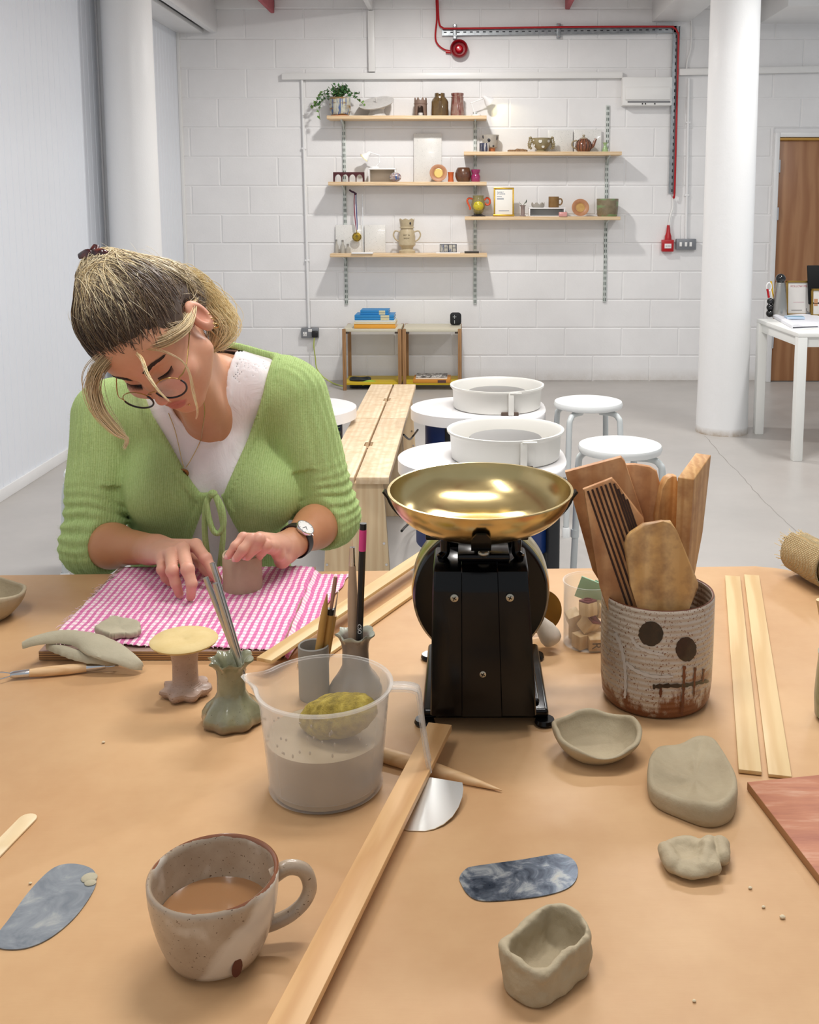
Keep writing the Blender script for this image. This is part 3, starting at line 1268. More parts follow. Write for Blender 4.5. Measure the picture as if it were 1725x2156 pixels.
leaning_tile(1154, 1206, 46, 'B', 'white speckled tile leaning behind the teapot, left of the pair')
leaning_tile(1209, 1266, 47, 'B', 'white speckled tile leaning behind the teapot, right of the pair', WF - .035)
m_tea = glaze('teapot_stripe', '#8d5a3e', '#7a4630', .2, coat=.6)
t = thing('teapot', 'brown striped teapot with a cane handle in front of tiles', 'teapot', spot(1229, 'B', SY - .01))
put(pmb().lathe([(0, 0), (11, 0), (14, 3), (16.5, 11), (15, 19), (10, 25), (8, 27), (0, 27)], 36), 'teapot_body', m_tea, t)
mb = pmb()
for k in range(14):
    th = 2 * PI * k / 14
    mb.tube([(r * math.cos(th), r * math.sin(th), z) for r, z in ((11.6, 1), (14.3, 4), (16.7, 11), (15.2, 19), (10.3, 25))], .7, 6)
put(mb, 'stripes', M('white_stripe', '#3f2a22', .3), t)
put(pmb().lathe([(9, 26.5), (8, 28), (3, 30), (1.5, 31), (3.2, 33), (2.4, 35), (0, 35.5)], 24), 'teapot_lid', glaze('lid_grey', '#b9ad98', '#a3967f', .3), t)
put(pmb().tube(smooth_path([(13, 0, 9), (19, 0, 13), (22, 0, 20), (25, 0, 27)], 5), [4.2 - .11 * k for k in range(16)], 10), 'spout', m_tea, t)
put(pmb().tube(smooth_path([(-13, 0, 7), (-19, 0, 8), (-24, 0, 14), (-22, 0, 21), (-15, 0, 23), (-11, 0, 22)], 5), 1.5, 8), 'teapot_handle', M('cane', '#9c8d70', .6), t)
pot('green_bud_vase', 'tiny pale green bud vase by the right shelf upright', 'vase', 1274.5, 'B', vessel([(6, 0), (6.5, 2), (5, 8), (3, 12), (3, 15), (5.5, 18.5)], .9), glaze('pale_green', '#94b27c', '#a8c08f', .25), y=SY - .03)

# --- shelf C
t = thing('arched_ornament', 'dark red model viaduct with four arches', 'ornament', spot(735, 'C'))
mb = pmb()
ol = [(-32, 0), (-32, 20), (32, 20), (32, 0), (29.5, 0)]
for k in range(4):
    cx = 22 - k * 14.7
    for a in range(9):
        th = PI * a / 8
        ol.append((cx + 6.6 * math.cos(th), 7 + 8.5 * math.sin(th)))
    ol.insert(len(ol) - 9, (cx + 6.6, 0))
    ol.append((cx - 6.6, 0))
mt = Matrix(((1, 0, 0, 0), (0, 0, 1, -4), (0, 1, 0, 0), (0, 0, 0, 1)))
mb.prism(ol[::-1], 9, mt)
put(mb, 'arches', M('oxblood', '#4a1a1e', .35), t)
# small white wire stand with a lamp on it
t = thing('display_stand', 'low white open display stand under the middle lamp', 'stand', spot(806, 'C'))
mw = M('lamp_white')
put(pmb().box((0, 0, 26.5), (56, 30, 3), .8), 'stand_top', mw, t)
for s in (-1, 1):
    put(pmb().box((s * 26.8, 0, 12.5), (2.4, 30, 25), .6), 'side_panel', mw, t)
put(pmb().box((0, 13.5, 12.5), (51, 1.5, 25), .3), 'back_panel', M('card_beige', '#c9bfb2', .7), t)
mini_lamp(789, 'C', 28, 'white miniature desk lamp lit on the small white stand', [(2, 2), (10, 12), (11, 26), (-8, 32)], (-15, 27), (-.75, -.25, -.75))
mb = pmb().ball((0, 0, 9.5), (12, 8, 9.5), 24, 14)
t = thing('painted_pebble', 'round plaid painted pebble beside the white stand', 'ornament', spot(833, 'C', SY - .075))
put(mb, 'pebble', glaze('plaid', '#8a5c55', '#b9a8a0', .3, 60, streak='#39598c', bands='#d8d2cc'), t)
t = thing('speckled_tile', 'tall white speckled glazed panel leaning on the middle left shelf', 'tile', spot(901, 'C', WF - .04), rot=(math.radians(-3), 0, 0))
put(pmb().box((0, 0, 50), (58, 2.4, 100), .6), 'tile', m_tile, t)


def plate_on_edge(px, shelf, r, label, rim, well, y):
    t = thing('display_plate', label, 'plate', spot(px, shelf, y) + Vector((0, 0, r * PXM)), rot=(math.radians(78), 0, 0))
    put(pmb().lathe([(0, -2), (r * .5, -2), (r * .97, 1.0), (r, 2.4), (r * .95, 2.6), (r * .56, 1.2), (r * .5, .2), (0, 0)], 44), 'plate_rim', rim, t)
    put(pmb().lathe([(r * .52, .8), (r * .48, .9), (r * .46, .3), (0, .25)], 36), 'plate_well', well, t)
    return t


m_pl = glaze('plate_terracotta', '#a8714c', '#b8845c', .45, coat=.1)
plate_on_edge(923.5, 'C', 18, 'terracotta plate with a gold well standing on the middle left shelf', m_pl, M('gold_lustre', '#c4a660', .3, .5), SY - .02)
pot('terracotta_beaker', 'small orange terracotta beaker beside the gold-welled plate', 'cup', 949.5, 'C', vessel([(6, 0), (6, 2), (5.2, 8), (6, 18), (6.8, 20)], .9), M('orange_terra', '#c5602f', .6))
pot('brown_moon_pot', 'round dark brown pot on the middle left shelf', 'pot', 976, 'C', vessel([(11, 0), (14, 3), (17, 11), (17, 18), (14.5, 25), (12.5, 29)], 1.4), glaze('dark_brown', '#4b2f22', '#6b4630', .28, 25, coat=.4))
pot('magenta_jar', 'shiny magenta glass jar behind the middle upright', 'jar', 1002, 'C', vessel([(8, 0), (9.5, 2), (9.5, 12), (7, 16), (9, 20), (9.6, 25)], 1), glaze('magenta', '#8a1f52', '#a32a66', .1, coat=1), y=SY - .03)

# --- shelf D
t = pot('face_vase', 'yellow-faced vase with orange ribbon handles', 'vase', 1007.5, 'D', [(0, 0), (13, 0), (14, 1), (9, 3), (6, 5), (0, 5)], M('black_foot', '#24232a', .3), 'vase_foot', fn=lambda th, r, z, i: (r * (1 + .12 * math.cos(6 * th)), z))
m = glaze('face_olive', '#8e8452', '#7d7449', .25, coat=.4)
put(pmb().lathe([(5, 4), (10, 9), (14, 18), (15, 25), (13, 33), (11, 38), (12, 43), (10.8, 43), (10, 38), (0, 34)], 36), 'vase_body', m, t)
mb = pmb().ball((0, -4.6, 22.5), (12, 12, 12.5), 28, 18)
put(mb, 'yellow_face', M('yellow_glaze', '#cdbd28', .25, coat=.5), t)
mb = pmb()
for s in (-1, 1):
    mb.tube(smooth_path([(s * 6.4, -14, 26), (s * 4, -15.2, 25.2), (s * 2.4, -15.4, 26)], 4), .5, 6)
mb.tube([(0, -15.6, 24), (-.8, -15.8, 21), (.6, -15.6, 20.4)], .4, 6)
mb.tube(smooth_path([(-4, -14.2, 17.8), (0, -15, 17), (4, -14.2, 17.8)], 4), .5, 6)
put(mb, 'face_lines', M('face_ink', '#5a5422', .4), t)
for s in (-1, 1):
    put(pmb().tube(smooth_path([(s * 12, 0, 33), (s * 18, 0, 38), (s * 23.5, 0, 34), (s * 23, 0, 26), (s * 17, 0, 24), (s * 14, 0, 28)] if s > 0 else
                               [(-12, 0, 36), (-20, 0, 37), (-23, 0, 32), (-20, 0, 24), (-17, 0, 17), (-18, 0, 14)], 6), 2.0, 9), 'ribbon_handle', M('orange_glaze', '#dd5a34', .3), t)

t = thing('picture_frame', 'small gold frame with a printed white card on the shelf', 'picture frame', spot(1061, 'D', SY - .02), rot=(math.radians(-5), 0, 0))
mg = M('gold_frame', '#c8a13c', .3, .75)
mb = pmb()
mb.box((-19.4, 0, 29.5), (3, 4, 59), .6).box((19.4, 0, 29.5), (3, 4, 59), .6).box((0, 0, 57.6), (42, 4, 3), .6).box((0, 0, 2), (44, 7, 4), .8)
put(mb, 'frame', mg, t)
put(pmb().box((0, .6, 29.5), (37, 1.4, 56), .1), 'printed_card', M('card_white', '#f1efe8', .5), t)
up = Matrix(((1, 0, 0, 0), (0, 0, -1, -.3), (0, 1, 0, 0), (0, 0, 0, 1)))
mb = MB()
for s, z, x in (('FAMILY', 49.5, -14), ('STUDIOS', 46, -14)):
    k = text_mb(s, 4.2, .05, align='LEFT')
    k.xf(Matrix.Translation((x, 0, z)) @ up)
    mb.add(k.v, k.f)
for z, x0, x1 in ((41, -14, -4), (37.5, -14, 0), (35.5, -14, 0), (11.6, -10.5, 11)):
    mb.box(((x0 + x1) / 2, -.3, z), (x1 - x0, .2, .8), 0)
put(mb, 'printed_text', M('print_blue', '#5a6684', .6), t)

t = pot('bud_vase', 'slim grey bud vase holding two dark leaves', 'vase', 1101, 'D', vessel([(6.5, 0), (7, 1.5), (4.2, 3), (4.2, 20), (6.5, 23)], .8), glaze('grey_pink', '#9a8a86', '#86797a', .35), 'vase_body')
put(pmb().tube([(-1, 0, 5), (-2, 0, 22), (-5, 0, 27)], .5, 6).tube([(1, 0, 5), (2, 0, 24), (5, 0, 30)], .5, 6), 'stem', M('ivy_stem'), t)
mb = pmb()
for c, R, s in (((-6.5, 0, 27.5), Euler((1.3, .0, 1.2)), 4.2), ((7, 0, 30.5), Euler((1.2, 0, -.8)), 5.2)):
    R = R.to_matrix()
    c = Vector(c)
    vs = [c + R @ Vector((x * s, y * s, .1 * s * (1 - abs(x) * 4))) for x, y in ((0, -1), (.28, -.3), (.26, .3), (0, 1), (-.26, .3), (-.28, -.3))]
    mb.add(vs, [(0, 1, 2, 3, 4, 5)])
put(mb, 'leaves', M('dark_leaf', '#2c3a2e', .4), t)

t = thing('display_stand', 'long low white riser carrying the brown mug and crown', 'stand', spot(1151, 'D', SY))
put(pmb().box((0, 0, 17), (75, 36, 2.6), .8), 'stand_top', mw, t)
for s in (-1, 1):
    put(pmb().box((s * 36, 0, 7.9), (2.4, 36, 15.8), .6), 'side_panel', mw, t)
put(pmb().box((0, 16, 7.9), (70, 1.5, 15.6), .3), 'back_panel', M('riser_back_grey', '#c3c1bd', .6), t)  # pale grey board closing the back of the riser
put(pmb().box((0, 0, .8), (75, 36, 1.4), .4), 'stand_base', mw, t)
zr = Vector((0, 0, 18.4 * PXM))
t = thing('crown_tealight', 'little grey crown-shaped tealight dish on the white riser', 'candle holder', spot(1133, 'D') + zr)
put(pmb().lathe([(0, 0), (11, 0), (13, 2), (14, 8), (12.8, 8), (12, 2.5), (0, 1.5)], 40, fn=lambda th, r, z, i: (r, z + (2.4 * math.cos(7 * th) if i in (3, 4) else 0))), 'dish', glaze('crown_grey', '#a39c92', '#b3aca2', .5, coat=.1), t)
t = thing('brown_mug', 'small brown mug standing on the white riser', 'mug', spot(1166, 'D') + zr)
m = glaze('mug_brown', '#7e5c30', '#8d6a3a', .35, coat=.3)
put(pmb().lathe(vessel([(10.5, 0), (11, 1), (11, 22)], 1.1), 32), 'mug_body', m, t)
put(pmb().tube(smooth_path([(10, 0, 17), (15, 0, 17.5), (17.5, 0, 12), (14.5, 0, 6), (10, 0, 6)], 5), 1.5, 8), 'mug_handle', m, t)
t = thing('pink_block', 'small pink glazed block in front of the white riser', 'ornament', spot(1185.5, 'D', SY - .085))
put(pmb().box((0, 0, 4.6), (17, 9, 9.2), 1.4), 'block', glaze('pink_glaze', '#d98f8a', '#e3aaa4', .25, 80, coat=.5), t)
plate_on_edge(1222, 'D', 18, 'terracotta plate with a green-gold ring standing on the lower right shelf', m_pl, glaze('ochre_well', '#b58a48', '#c7a05c', .3), SY)
pot('marbled_pot', 'wide green and brown marbled pot at the shelf end', 'pot', 1279, 'D', vessel([(19, 0), (20.5, 2), (22, 14), (22.5, 36)], 1.6), glaze('marbled', '#8d7f66', '#75694f', .5, 22, bands='#7e9a6c', coat=.1), seg=44)

# --- shelf E
t = thing('speckled_tile', 'white speckled tile behind the small glass bottles', 'tile', spot(736, 'E', WF - .03), rot=(math.radians(-4), 0, 0))
put(pmb().box((0, 0, 29), (58, 2.2, 58), .6), 'tile', m_tile, t)
t = thing('speckled_tile', 'white speckled tile right of the hanging medal', 'tile', spot(790, 'E', WF - .03), rot=(math.radians(-4), 0, 0))
put(pmb().box((0, 0, 29), (44, 2.2, 58), .6), 'tile', m_tile, t)
t = thing('clear_rod', 'thin clear rod standing upright on the bottom shelf', 'rod', spot(765, 'E', WF - .06))
m_gl = NT('clear_glass')
m_gl.base('#f4fbff')
m_gl.set(Roughness=.05, Alpha=.35)
put(pmb().tube([(0, 0, 0), (0, 0, 121)], 1.1, 10), 'rod', m_gl.m, t)
for k, (px, h, r) in enumerate(((709, 25, 4.2), (722, 24, 5), (733, 16, 5.5))):
    lab = ('slender clear glass bottle, leftmost of three at the shelf end', 'clear glass bottle with a stopper, middle of three at the shelf end', 'short clear glass bottle, rightmost of three at the shelf end')[k]
    t = thing('glass_bottle', lab, 'bottle', spot(px, 'E', SY + .02), group='little glass bottles')
    put(pmb().lathe([(0, 0), (r, 0), (r, h * .6), (r * .45, h * .78), (r * .45, h), (r * .3, h), (r * .35, h * .75), (r * .8, h * .55), (r * .8, 2), (0, 1.5)], 20), 'glass', M('smoky_glass', '#a9a59c', .08, spec=.8), t)
    put(pmb().lathe([(r * .4, h - 1), (r * .5, h), (r * .45, h + 3), (0, h + 3.4)], 14), 'stopper', M('stopper_grey', '#8d8a86', .3), t)
t = thing('white_slab', 'thin white tile lying flat below the medal', 'tile', spot(764, 'E', SY - .06))
put(pmb().box((0, 0, 1.3), (44, 26, 2.6), .5), 'slab', mw, t)
# medal on a striped ribbon
p = spot(752, 'E', WF - .075)
t = thing('medal', 'gold medal hanging on a red, white and blue ribbon', 'medal', (p.x, p.y, at_y(752, 510, WF - .075).z))
for dx, col, c in ((-1.5, 'ribbon_red', '#8e2b48'), (0, 'ribbon_white', '#e2dde2'), (1.5, 'ribbon_blue', '#34407c')):
    k = pmb()
    pp = smooth_path([(-2 + dx, 0, 101), (-2.6 + dx * 1.4, 0, 80), (-1 + dx * 1.3, 0, 45), (0 + dx * .5, 0, 26)], 6)
    k.tube(pp, .9, 6)
    put(k, 'ribbon_stripe', M(col, c, .7), t)
put(pmb().tube(smooth_path([(-14, 3, 108), (-10, 1, 105), (-5, 0, 103), (-1, 0, 100)], 5), 2.0, 8).ball((-1.5, 0, 100), 2.8), 'ribbon_knot', M('ribbon_dark', '#43253c', .7), t)
put(pmb().tube([(0, 0, 26), (0, 0, 20)], .8, 8), 'medal_ring', M('medal_gold', '#b6973a', .3, .8), t)
R = Matrix.Translation((0, 0, 11)) @ Matrix.Rotation(PI / 2, 4, 'X')
put(pmb().lathe([(0, 1), (8, 1), (9.6, .5), (9.6, -1), (0, -1)], 36, mat=R), 'medal_disc', _mats['medal_gold'], t)
mb = pmb()
for k in range(16):
    th = 2 * PI * k / 16
    mb.box((8.2 * math.cos(th), -1.0, 11 + 8.2 * math.sin(th)), (1.6, .8, 1.6), .1)
for z in (14, 11.5, 9):
    mb.box((0, -1.2, z), (6 - abs(z - 11.5), .4, .9), 0)
put(mb, 'medal_marks', M('medal_ink', '#2c2a24', .5), t)

t = thing('trophy_urn', 'beige two-handled trophy urn with a crown rim', 'urn', spot(857.5, 'E'))
m = glaze('urn_beige', '#b7a685', '#c4b494', .4, coat=.2)
zig = lambda th, r, z, i: (r, z + (3.4 * abs(((th * 7 / PI) % 2) - 1) - 1.7 if i in (12, 13) else 0))
put(pmb().lathe([(0, 0), (17, 0), (17, 5), (12, 9), (13, 13), (17.5, 17), (17.8, 20), (17, 23), (17.5, 34), (15, 46), (12.5, 51), (13.5, 54), (15.8, 70), (14.6, 70), (12, 56), (0, 50)], 84, fn=zig), 'urn_body', m, t)
put(pmb().lathe([(12.6, 50.6), (15, 52), (15, 54), (13, 55.4)], 40), 'beaded_collar', m, t)
for s in (-1, 1):
    put(pmb().tube(smooth_path([(s * 15, 0, 44), (s * 24, 0, 46), (s * 28, 0, 38), (s * 24, 0, 29), (s * 16.5, 0, 24)], 6), 1.5, 8), 'handle', m, t)
mb = pmb()
mb.ball((7.6, -13.2, 62), (1.8, .8, 2.8), 12, 8)
put(mb, 'dark_dot', M('black_slip'), t)
mb = MB()
for s, z in (('BEST IN', 37.5), ('SHOW', 31)):
    k = text_mb(s, 4.0, .05)
    mb.add([Vector((17.6 * math.sin(p.x / 17.6), -17.7 * math.cos(p.x / 17.6) + (.7 if p.y + z > 36 else 0), p.y + z)) for p in k.v], k.f)
put(mb, 'urn_lettering', M('urn_ink', '#5e5138', .6), t)

t = thing('painted_tile_pair', 'two small blue-painted tiles standing on a white slab', 'tile', spot(944, 'E', SY))
put(pmb().box((0, -2, 1), (50, 22, 2), .4), 'slab', mw, t)
mt = glaze('painted_tile', '#c9c3b4', '#b7b1a3', .3, 90, streak='#4f5c7c')
mb = pmb()
mb.box((-8.6, 0, 10), (16, 2, 16), .3)
put(mb, 'tile', mt, t)
put(pmb().box((9, 0, 10), (17, 2, 16), .3), 'tile', mt, t)
mb = pmb()
for cx in (-8.6, 9):
    for dx, dz, w, h in ((0, 8, 17, 1.2), (0, -8, 17, 1.2), (-8.2, 0, 1.2, 17), (8.2, 0, 1.2, 17), (0, 0, 1, 15), (3.5, 1, 7, 1)):
        mb.box((cx + dx, -1, 10 + dz), (w, .5, h), 0)
put(mb, 'painted_lines', M('tile_ink', '#3a3d48', .4), t)
t = thing('dark_stick', 'short dark brown rod lying at the right shelf end', 'rod', spot(993.5, 'E', SY - .03))
put(pmb().tube([(-15, 0, 2.4), (15, 0, 2.4)], 2.4, 10), 'rod', M('dark_rod', '#34302c', .5), t)
# ================================================================== FURNITURE AT THE BACK AND MIDDLE OF THE ROOM
M_OAK = wood('oak_edge', '#8f6840', '#a67c50', 9, (2, 2, .15), .5, .06, 3, 'X')
M_CREAM = M('cream_board', '#cfc9b4', .45)
M_YEL = M('yellow_board', '#cdae1e', .45)


def low_unit(px0, px1, label, yf=WF - .42):
    x0 = at_y(px0, 800, yf).x
    x1 = at_y(px1, 800, yf).x
    t = thing('low_shelf_unit', label, 'shelf unit', ((x0 + x1) / 2, yf + .19, 0), group='low shelf units')
    zt = at_y(px0 + 20, 693, yf).z
    zs = at_y(px0 + 20, 807, yf).z
    p = .027
    MB().box(((x0 + x1) / 2, yf + .19, zt - .011), (x1 - x0 - .01, .36, .022), .002).build('top_board', M_CREAM, t, world=True)
    MB().box(((x0 + x1) / 2, yf + .19, zs - .009), (x1 - x0 - .01, .34, .018), .002).build('bottom_shelf', M_YEL, t, world=True)
    for x in (x0 + p / 2, x1 - p / 2):
        for y in (yf + p / 2, yf + .37):
            MB().box((x, y, zt / 2), (p, p * .9, zt), .003).build('post', M_OAK, t, world=True)
    mb = MB()
    for x in (x0 + p + .012, x1 - p - .012):
        mb.box((x, yf + .03, zt - .03), (.024, .03, .014), .002)
    mb.build('corner_bracket', M('dark_bracket', '#4d4038', .6), t, world=True)
    return t, zt, zs, x0, x1, yf


u1 = low_unit(722, 846, 'low oak-framed shelf unit with books on top')
u2 = low_unit(848, 972, 'low oak-framed shelf unit with magazines on its yellow shelf')
zt, zs, yf = u1[1], u1[2], u1[5]


def book(cx, y, z, w, d, h, cover, page, label, name='book', group='books on the low shelf unit', band=None, rz=0):
    t = thing(name, label, 'book', (cx, y, z), rz, group)
    c = max(.003, h * .13)
    MB().box((0, 0, c / 2), (w, d, c), .001).box((0, 0, h - c / 2), (w, d, c), .001).box((0, -d / 2 + .003, h / 2), (w, .006, h), .002).build('cover', cover, t)
    MB().box((0, .004, h / 2), (w - .008, d - .012, h - 2 * c), 0).build('pages', page, t)
    if band:
        MB().box((w * .27, -d / 2 - .0008, h / 2), (w * .22, .002, h * .9), 0).build('spine_label', band, t)
    return t


M_PAGE = M('paper_page', '#efe9dc', .7)
M_BLUE = M('book_blue', '#2a86c4', .45)
M_CRL = M('book_label', '#d8cfa8', .5)
yb = yf + .15
X = lambda px: at_y(px, 670, yf + .03).x
s1 = 1 / 272
book(X(789), yb, zt + .001, 86 * s1, .24, .034, M('book_orange', '#e8a53a', .5), M_PAGE, 'thick orange book at the bottom of the stack')
book(X(789), yb, zt + .036, 86 * s1, .24, .014, M('book_cream', '#e6d9b6', .5), M_PAGE, 'cream book lying directly on the orange book')
book(X(789), yb, zt + .051, 83 * s1, .23, .012, M('book_white', '#e9ebe4', .5), M_PAGE, 'thin white book below the blue books')
book(X(788), yb, zt + .064, 82 * s1, .22, .019, M_BLUE, M_PAGE, 'blue book with a cream label, lowest of the four blue ones', band=M_CRL)
book(X(788), yb, zt + .084, 82 * s1, .22, .019, M_BLUE, M_PAGE, 'blue book with a cream label, second of the four blue ones from below', band=M_CRL)
book(X(788), yb, zt + .104, 59 * s1, .18, .016, M_BLUE, M_PAGE, 'small blue book second from the top of the stack', band=M_CRL)
book(X(788), yb, zt + .121, 59 * s1, .18, .016, M_BLUE, M_PAGE, 'small blue book on top of the stack', band=M_CRL)
# speaker
t = thing('portable_speaker', 'small black portable speaker with plus and minus keys on shelf unit', 'speaker', (X(959), yf + .25, zt))
MB().box((0, 0, .052), (.088, .05, .1), .028, 5).build('speaker_body', M('speaker_black', '#1c1d20', .75, bump=.3, bscale=400), t)
MB().box((-.008, -.026, .07), (.028, .003, .004), 0).box((-.008, -.026, .07), (.004, .003, .028), 0).box((-.008, -.026, .03), (.004, .003, .026), 0).build('plus_minus_keys', M('key_grey', '#b8babb', .5), t)
# magazines
m_mag = NT('magazine_cover')
m_mag.base(m_mag.ramp(m_mag.noise(m_mag.co(scale=(1, .5, 1)), 45, 4, .7), [(.42, '#2c2a2a'), (.5, '#8b8580'), (.6, '#e1ddd8')]))
m_mag.set(Roughness=.35)
book(at_y(910, 790, yf + .1).x, yf + .14, zs + .001, 78 * s1, .25, .022, M('book_amber', '#cf8a2c', .5), M_PAGE, 'amber-spined book at the bottom on the yellow shelf', band=M('book_tip', '#5c3a34', .5), group='reading on the yellow shelf')
t = thing('magazine', 'black and white magazine lying on the amber book', 'magazine', (at_y(909, 785, yf + .1).x, yf + .15, zs + .024), group='reading on the yellow shelf')
MB().box((0, 0, .006), (66 * s1, .21, .011), .001).build('page_block', M_PAGE, t)
MB().box((0, 0, .0125), (66 * s1, .212, .0018), .0004).build('front_cover', m_mag.m, t)
# dark bundle with a hi-vis cord under the unit
p = at_z(770, 816, 0)
t = thing('cord_bundle', 'dark coiled cord with green wrap under the shelf unit', 'cord', (p.x, p.y, 0))
mb = MB()
for k in range(4):
    mb.tube([(.075 * math.cos(a) - .04, .05 * math.sin(a), .014 + .018 * k + .004 * math.sin(3 * a)) for a in np.linspace(0, 2 * PI, 24)[:-1]], .011, 8, closed=True)
mb.build('coil', M('dark_cord', '#20262c', .6), t)
MB().tube(smooth_path([(-.02, -.06, .04), (.04, -.06, .055), (.09, -.04, .04), (.11, 0, .02)], 6), .016, 8).build('green_wrap', M('hivis', '#9bb53a', .6), t)

# ------------------------------------------------------------------ benches
M_BENCH = wood('bench_pine', '#dcc2a0', '#e8d2b2', 7, (1.6, .12, 1), .5, .05, 3, 'X', stain='#cfae84')
ZB = .45


def bench(y0, y1, label, end_panel):
    pl, pr = at_y(0, 0, 1), None
    xc0 = (-.262, -.022)      # x of left and right edge (same for both benches)
    t = thing('bench', label, 'bench', ((xc0[0] + xc0[1]) / 2, (y0 + y1) / 2, 0), group='pine benches set end to end')
    xl, xr = BX
    xm = (xl + xr) / 2
    ym = (y0 + y1) / 2
    g = .004
    for s, (a, b) in enumerate(((xl, xm - g), (xm + g, xr))):
        n = .016
        ins = b - n if s == 0 else a + n
        e = b if s == 0 else a
        ol = [(a, y0), (b, y0), (b, y1), (a, y1)] if False else None
        if s == 0:
            ol = [(a, y0), (b, y0), (b, ym - .035), (b - n, ym - .035), (b - n, ym + .035), (b, ym + .035), (b, y1), (a, y1)]
        else:
            ol = [(a, y0), (b, y0), (b, y1), (a, y1), (a, ym + .035), (a + n, ym + .035), (a + n, ym - .035), (a, ym - .035)]
        MB().prism(ol, .026, Matrix.Translation((0, 0, ZB - .026)), .003).build('seat_slat', M_BENCH, t, world=True)
    for y in (y0 + .03, y1 - .03):
        mt = Matrix(((1, 0, 0, xm), (0, 0, 1, y - .011), (0, 1, 0, 0), (0, 0, 0, 1)))
        MB().prism([(-.125, 0), (.125, 0), (.1, ZB - .027), (-.1, ZB - .027)], .022, mt, .002).build('end_panel', wood('bench_end', '#d8ba92', '#e4cba4', 6, (1.6, 1, .12), .5, .05, 3, 'X'), t, world=True)
        for dx, dz in ((.108, .12), (.1, .2), (-.108, .12)):
            MB().tube([(xm + dx, y - .014, dz), (xm + dx, y - .0105, dz)], .005, 8).build('screw', M_CHROME, t, world=True)
    MB().box((xm, ym, ZB - .09), (.022, y1 - y0 - .09, .12), .002).build('spine_board', M_BENCH, t, world=True)
    return t


a, b = at_z(875, 809, ZB), at_z(819, 1009, ZB)
c, e = at_z(781, 809, ZB), at_z(724, 916, ZB)
BX = ((c.x + e.x) / 2, (a.x + b.x) / 2)
yA, yB, yC = at_z(830, 809, ZB).y, at_z(800, 880, ZB).y, at_z(760, 1005, ZB).y
bench(yC, yB - .004, 'pale pine slatted bench nearer the worktable', True)
bench(yB + .004, yA, 'pale pine slatted bench further back by the shelf units', True)

# ------------------------------------------------------------------ pottery wheels
M_WT = M('wheel_white', '#eceaea', .3)
M_WB = M('wheel_blue', '#14336f', .35)
M_RUB = M('wheel_leg_black', '#202226', .5)
M_HEAD = NT('wheel_head_alu')
M_HEAD.base('#9c9c9c')
M_HEAD.set(Roughness=.38, Metallic=.9)
M_HEAD = M_HEAD.m
M_PAN = M('splash_pan', '#e3e0d9', .4)
ZW = .52


def wheel(cx, cy, label, pan=True, rz=0.0):
    t = thing('pottery_wheel', label, 'pottery wheel', (cx, cy, 0), rz, 'electric pottery wheels')
    w, d = .60, .50
    ol = []
    for k in range(25):
        a = PI / 2 + PI * k / 24
        ol.append((-.06 + .24 * math.cos(a), .25 * math.sin(a)))
    for k in range(19):
        a = -PI / 2 + PI * k / 18
        ol.append((.14 + .16 * math.copysign(abs(math.cos(a)) ** .75, math.cos(a)), .25 * math.copysign(abs(math.sin(a)) ** .75, math.sin(a))))
    MB().prism(ol, .045, Matrix.Translation((0, 0, ZW - .045)), .01, 3).build('table_top', M_WT, t)
    MB().prism([(p[0] * .82 + .01, p[1] * .8) for p in ol], .26, Matrix.Translation((0, 0, ZW - .305)), .012).build('motor_housing', M_WB, t)
    for x, y in ((.245, -.16), (.245, .16), (-.12, -.17), (-.12, .17)):
        lg = MB().tube([(x, y, 0.03), (x, y, ZW - .06)], .024, 14).build('leg', M_RUB, t)
        MB().lathe([(0, 0), (.03, 0), (.03, .05), (.025, .055), (0, .055)], 16, (x, y, 0)).build('foot', M('rubber_foot', '#131416', .7), lg)
    if pan:
        px = .085
        sp = MB().lathe([(0, 0), (.185, 0), (.193, .006), (.198, .085), (.209, .097), (.209, .104), (.2, .104), (.192, .095), (.187, .012), (0, .01)], 64, (px, 0, ZW + .0)).build('splash_pan', M_PAN, t)
        MB().box((px + .055, -.199, ZW + .05), (.024, .012, .098), .003).box((px + .075, -.2, ZW + .098), (.05, .014, .005), .001).build('pan_clip', M_PAN, sp)
        MB().box((px + .05, -.193, ZW + .007), (.075, .014, .016), .003).build('drain_notch', M('dark_notch', '#5a4a40', .8), sp)
        MB().lathe([(0, .055), (.125, .055), (.13, .06), (.13, .07), (.126, .074), (.0, .074)], 64, (px, 0, ZW)).build('wheel_head', M_HEAD, t)
        MB().tube([(px, 0, ZW), (px, 0, ZW + .06)], .03, 16).build('spindle', M_HEAD, t)
    mt = Matrix.Translation((.302, -.16, ZW - .022)) @ Matrix.Rotation(math.radians(50), 4, 'Z') @ Matrix.Rotation(PI / 2, 4, 'X')
    mb = text_mb('SH', .026, .0005)
    mb.xf(Matrix.Translation((.2785, -.2285, ZW - .024)) @ Matrix.Rotation(math.radians(45), 4, 'Z') @ Matrix.Rotation(PI / 2, 4, 'X'))
    mb.build('lettering', M_RUB, t)
    return t


p = at_z(838, 962, ZW)
wheel(p.x + .30, p.y, 'white-topped pottery wheel with splash pan, nearer of the two behind the scales')
p2 = at_z(865, 857, ZW)
wheel(p2.x + .30, p2.y, 'white-topped pottery wheel with splash pan, farther of the two behind the scales')
p3 = at_z(762, 858, ZW)
wheel(p3.x - .325, p3.y, 'white-topped pottery wheel without pan, left of the benches', False, PI)
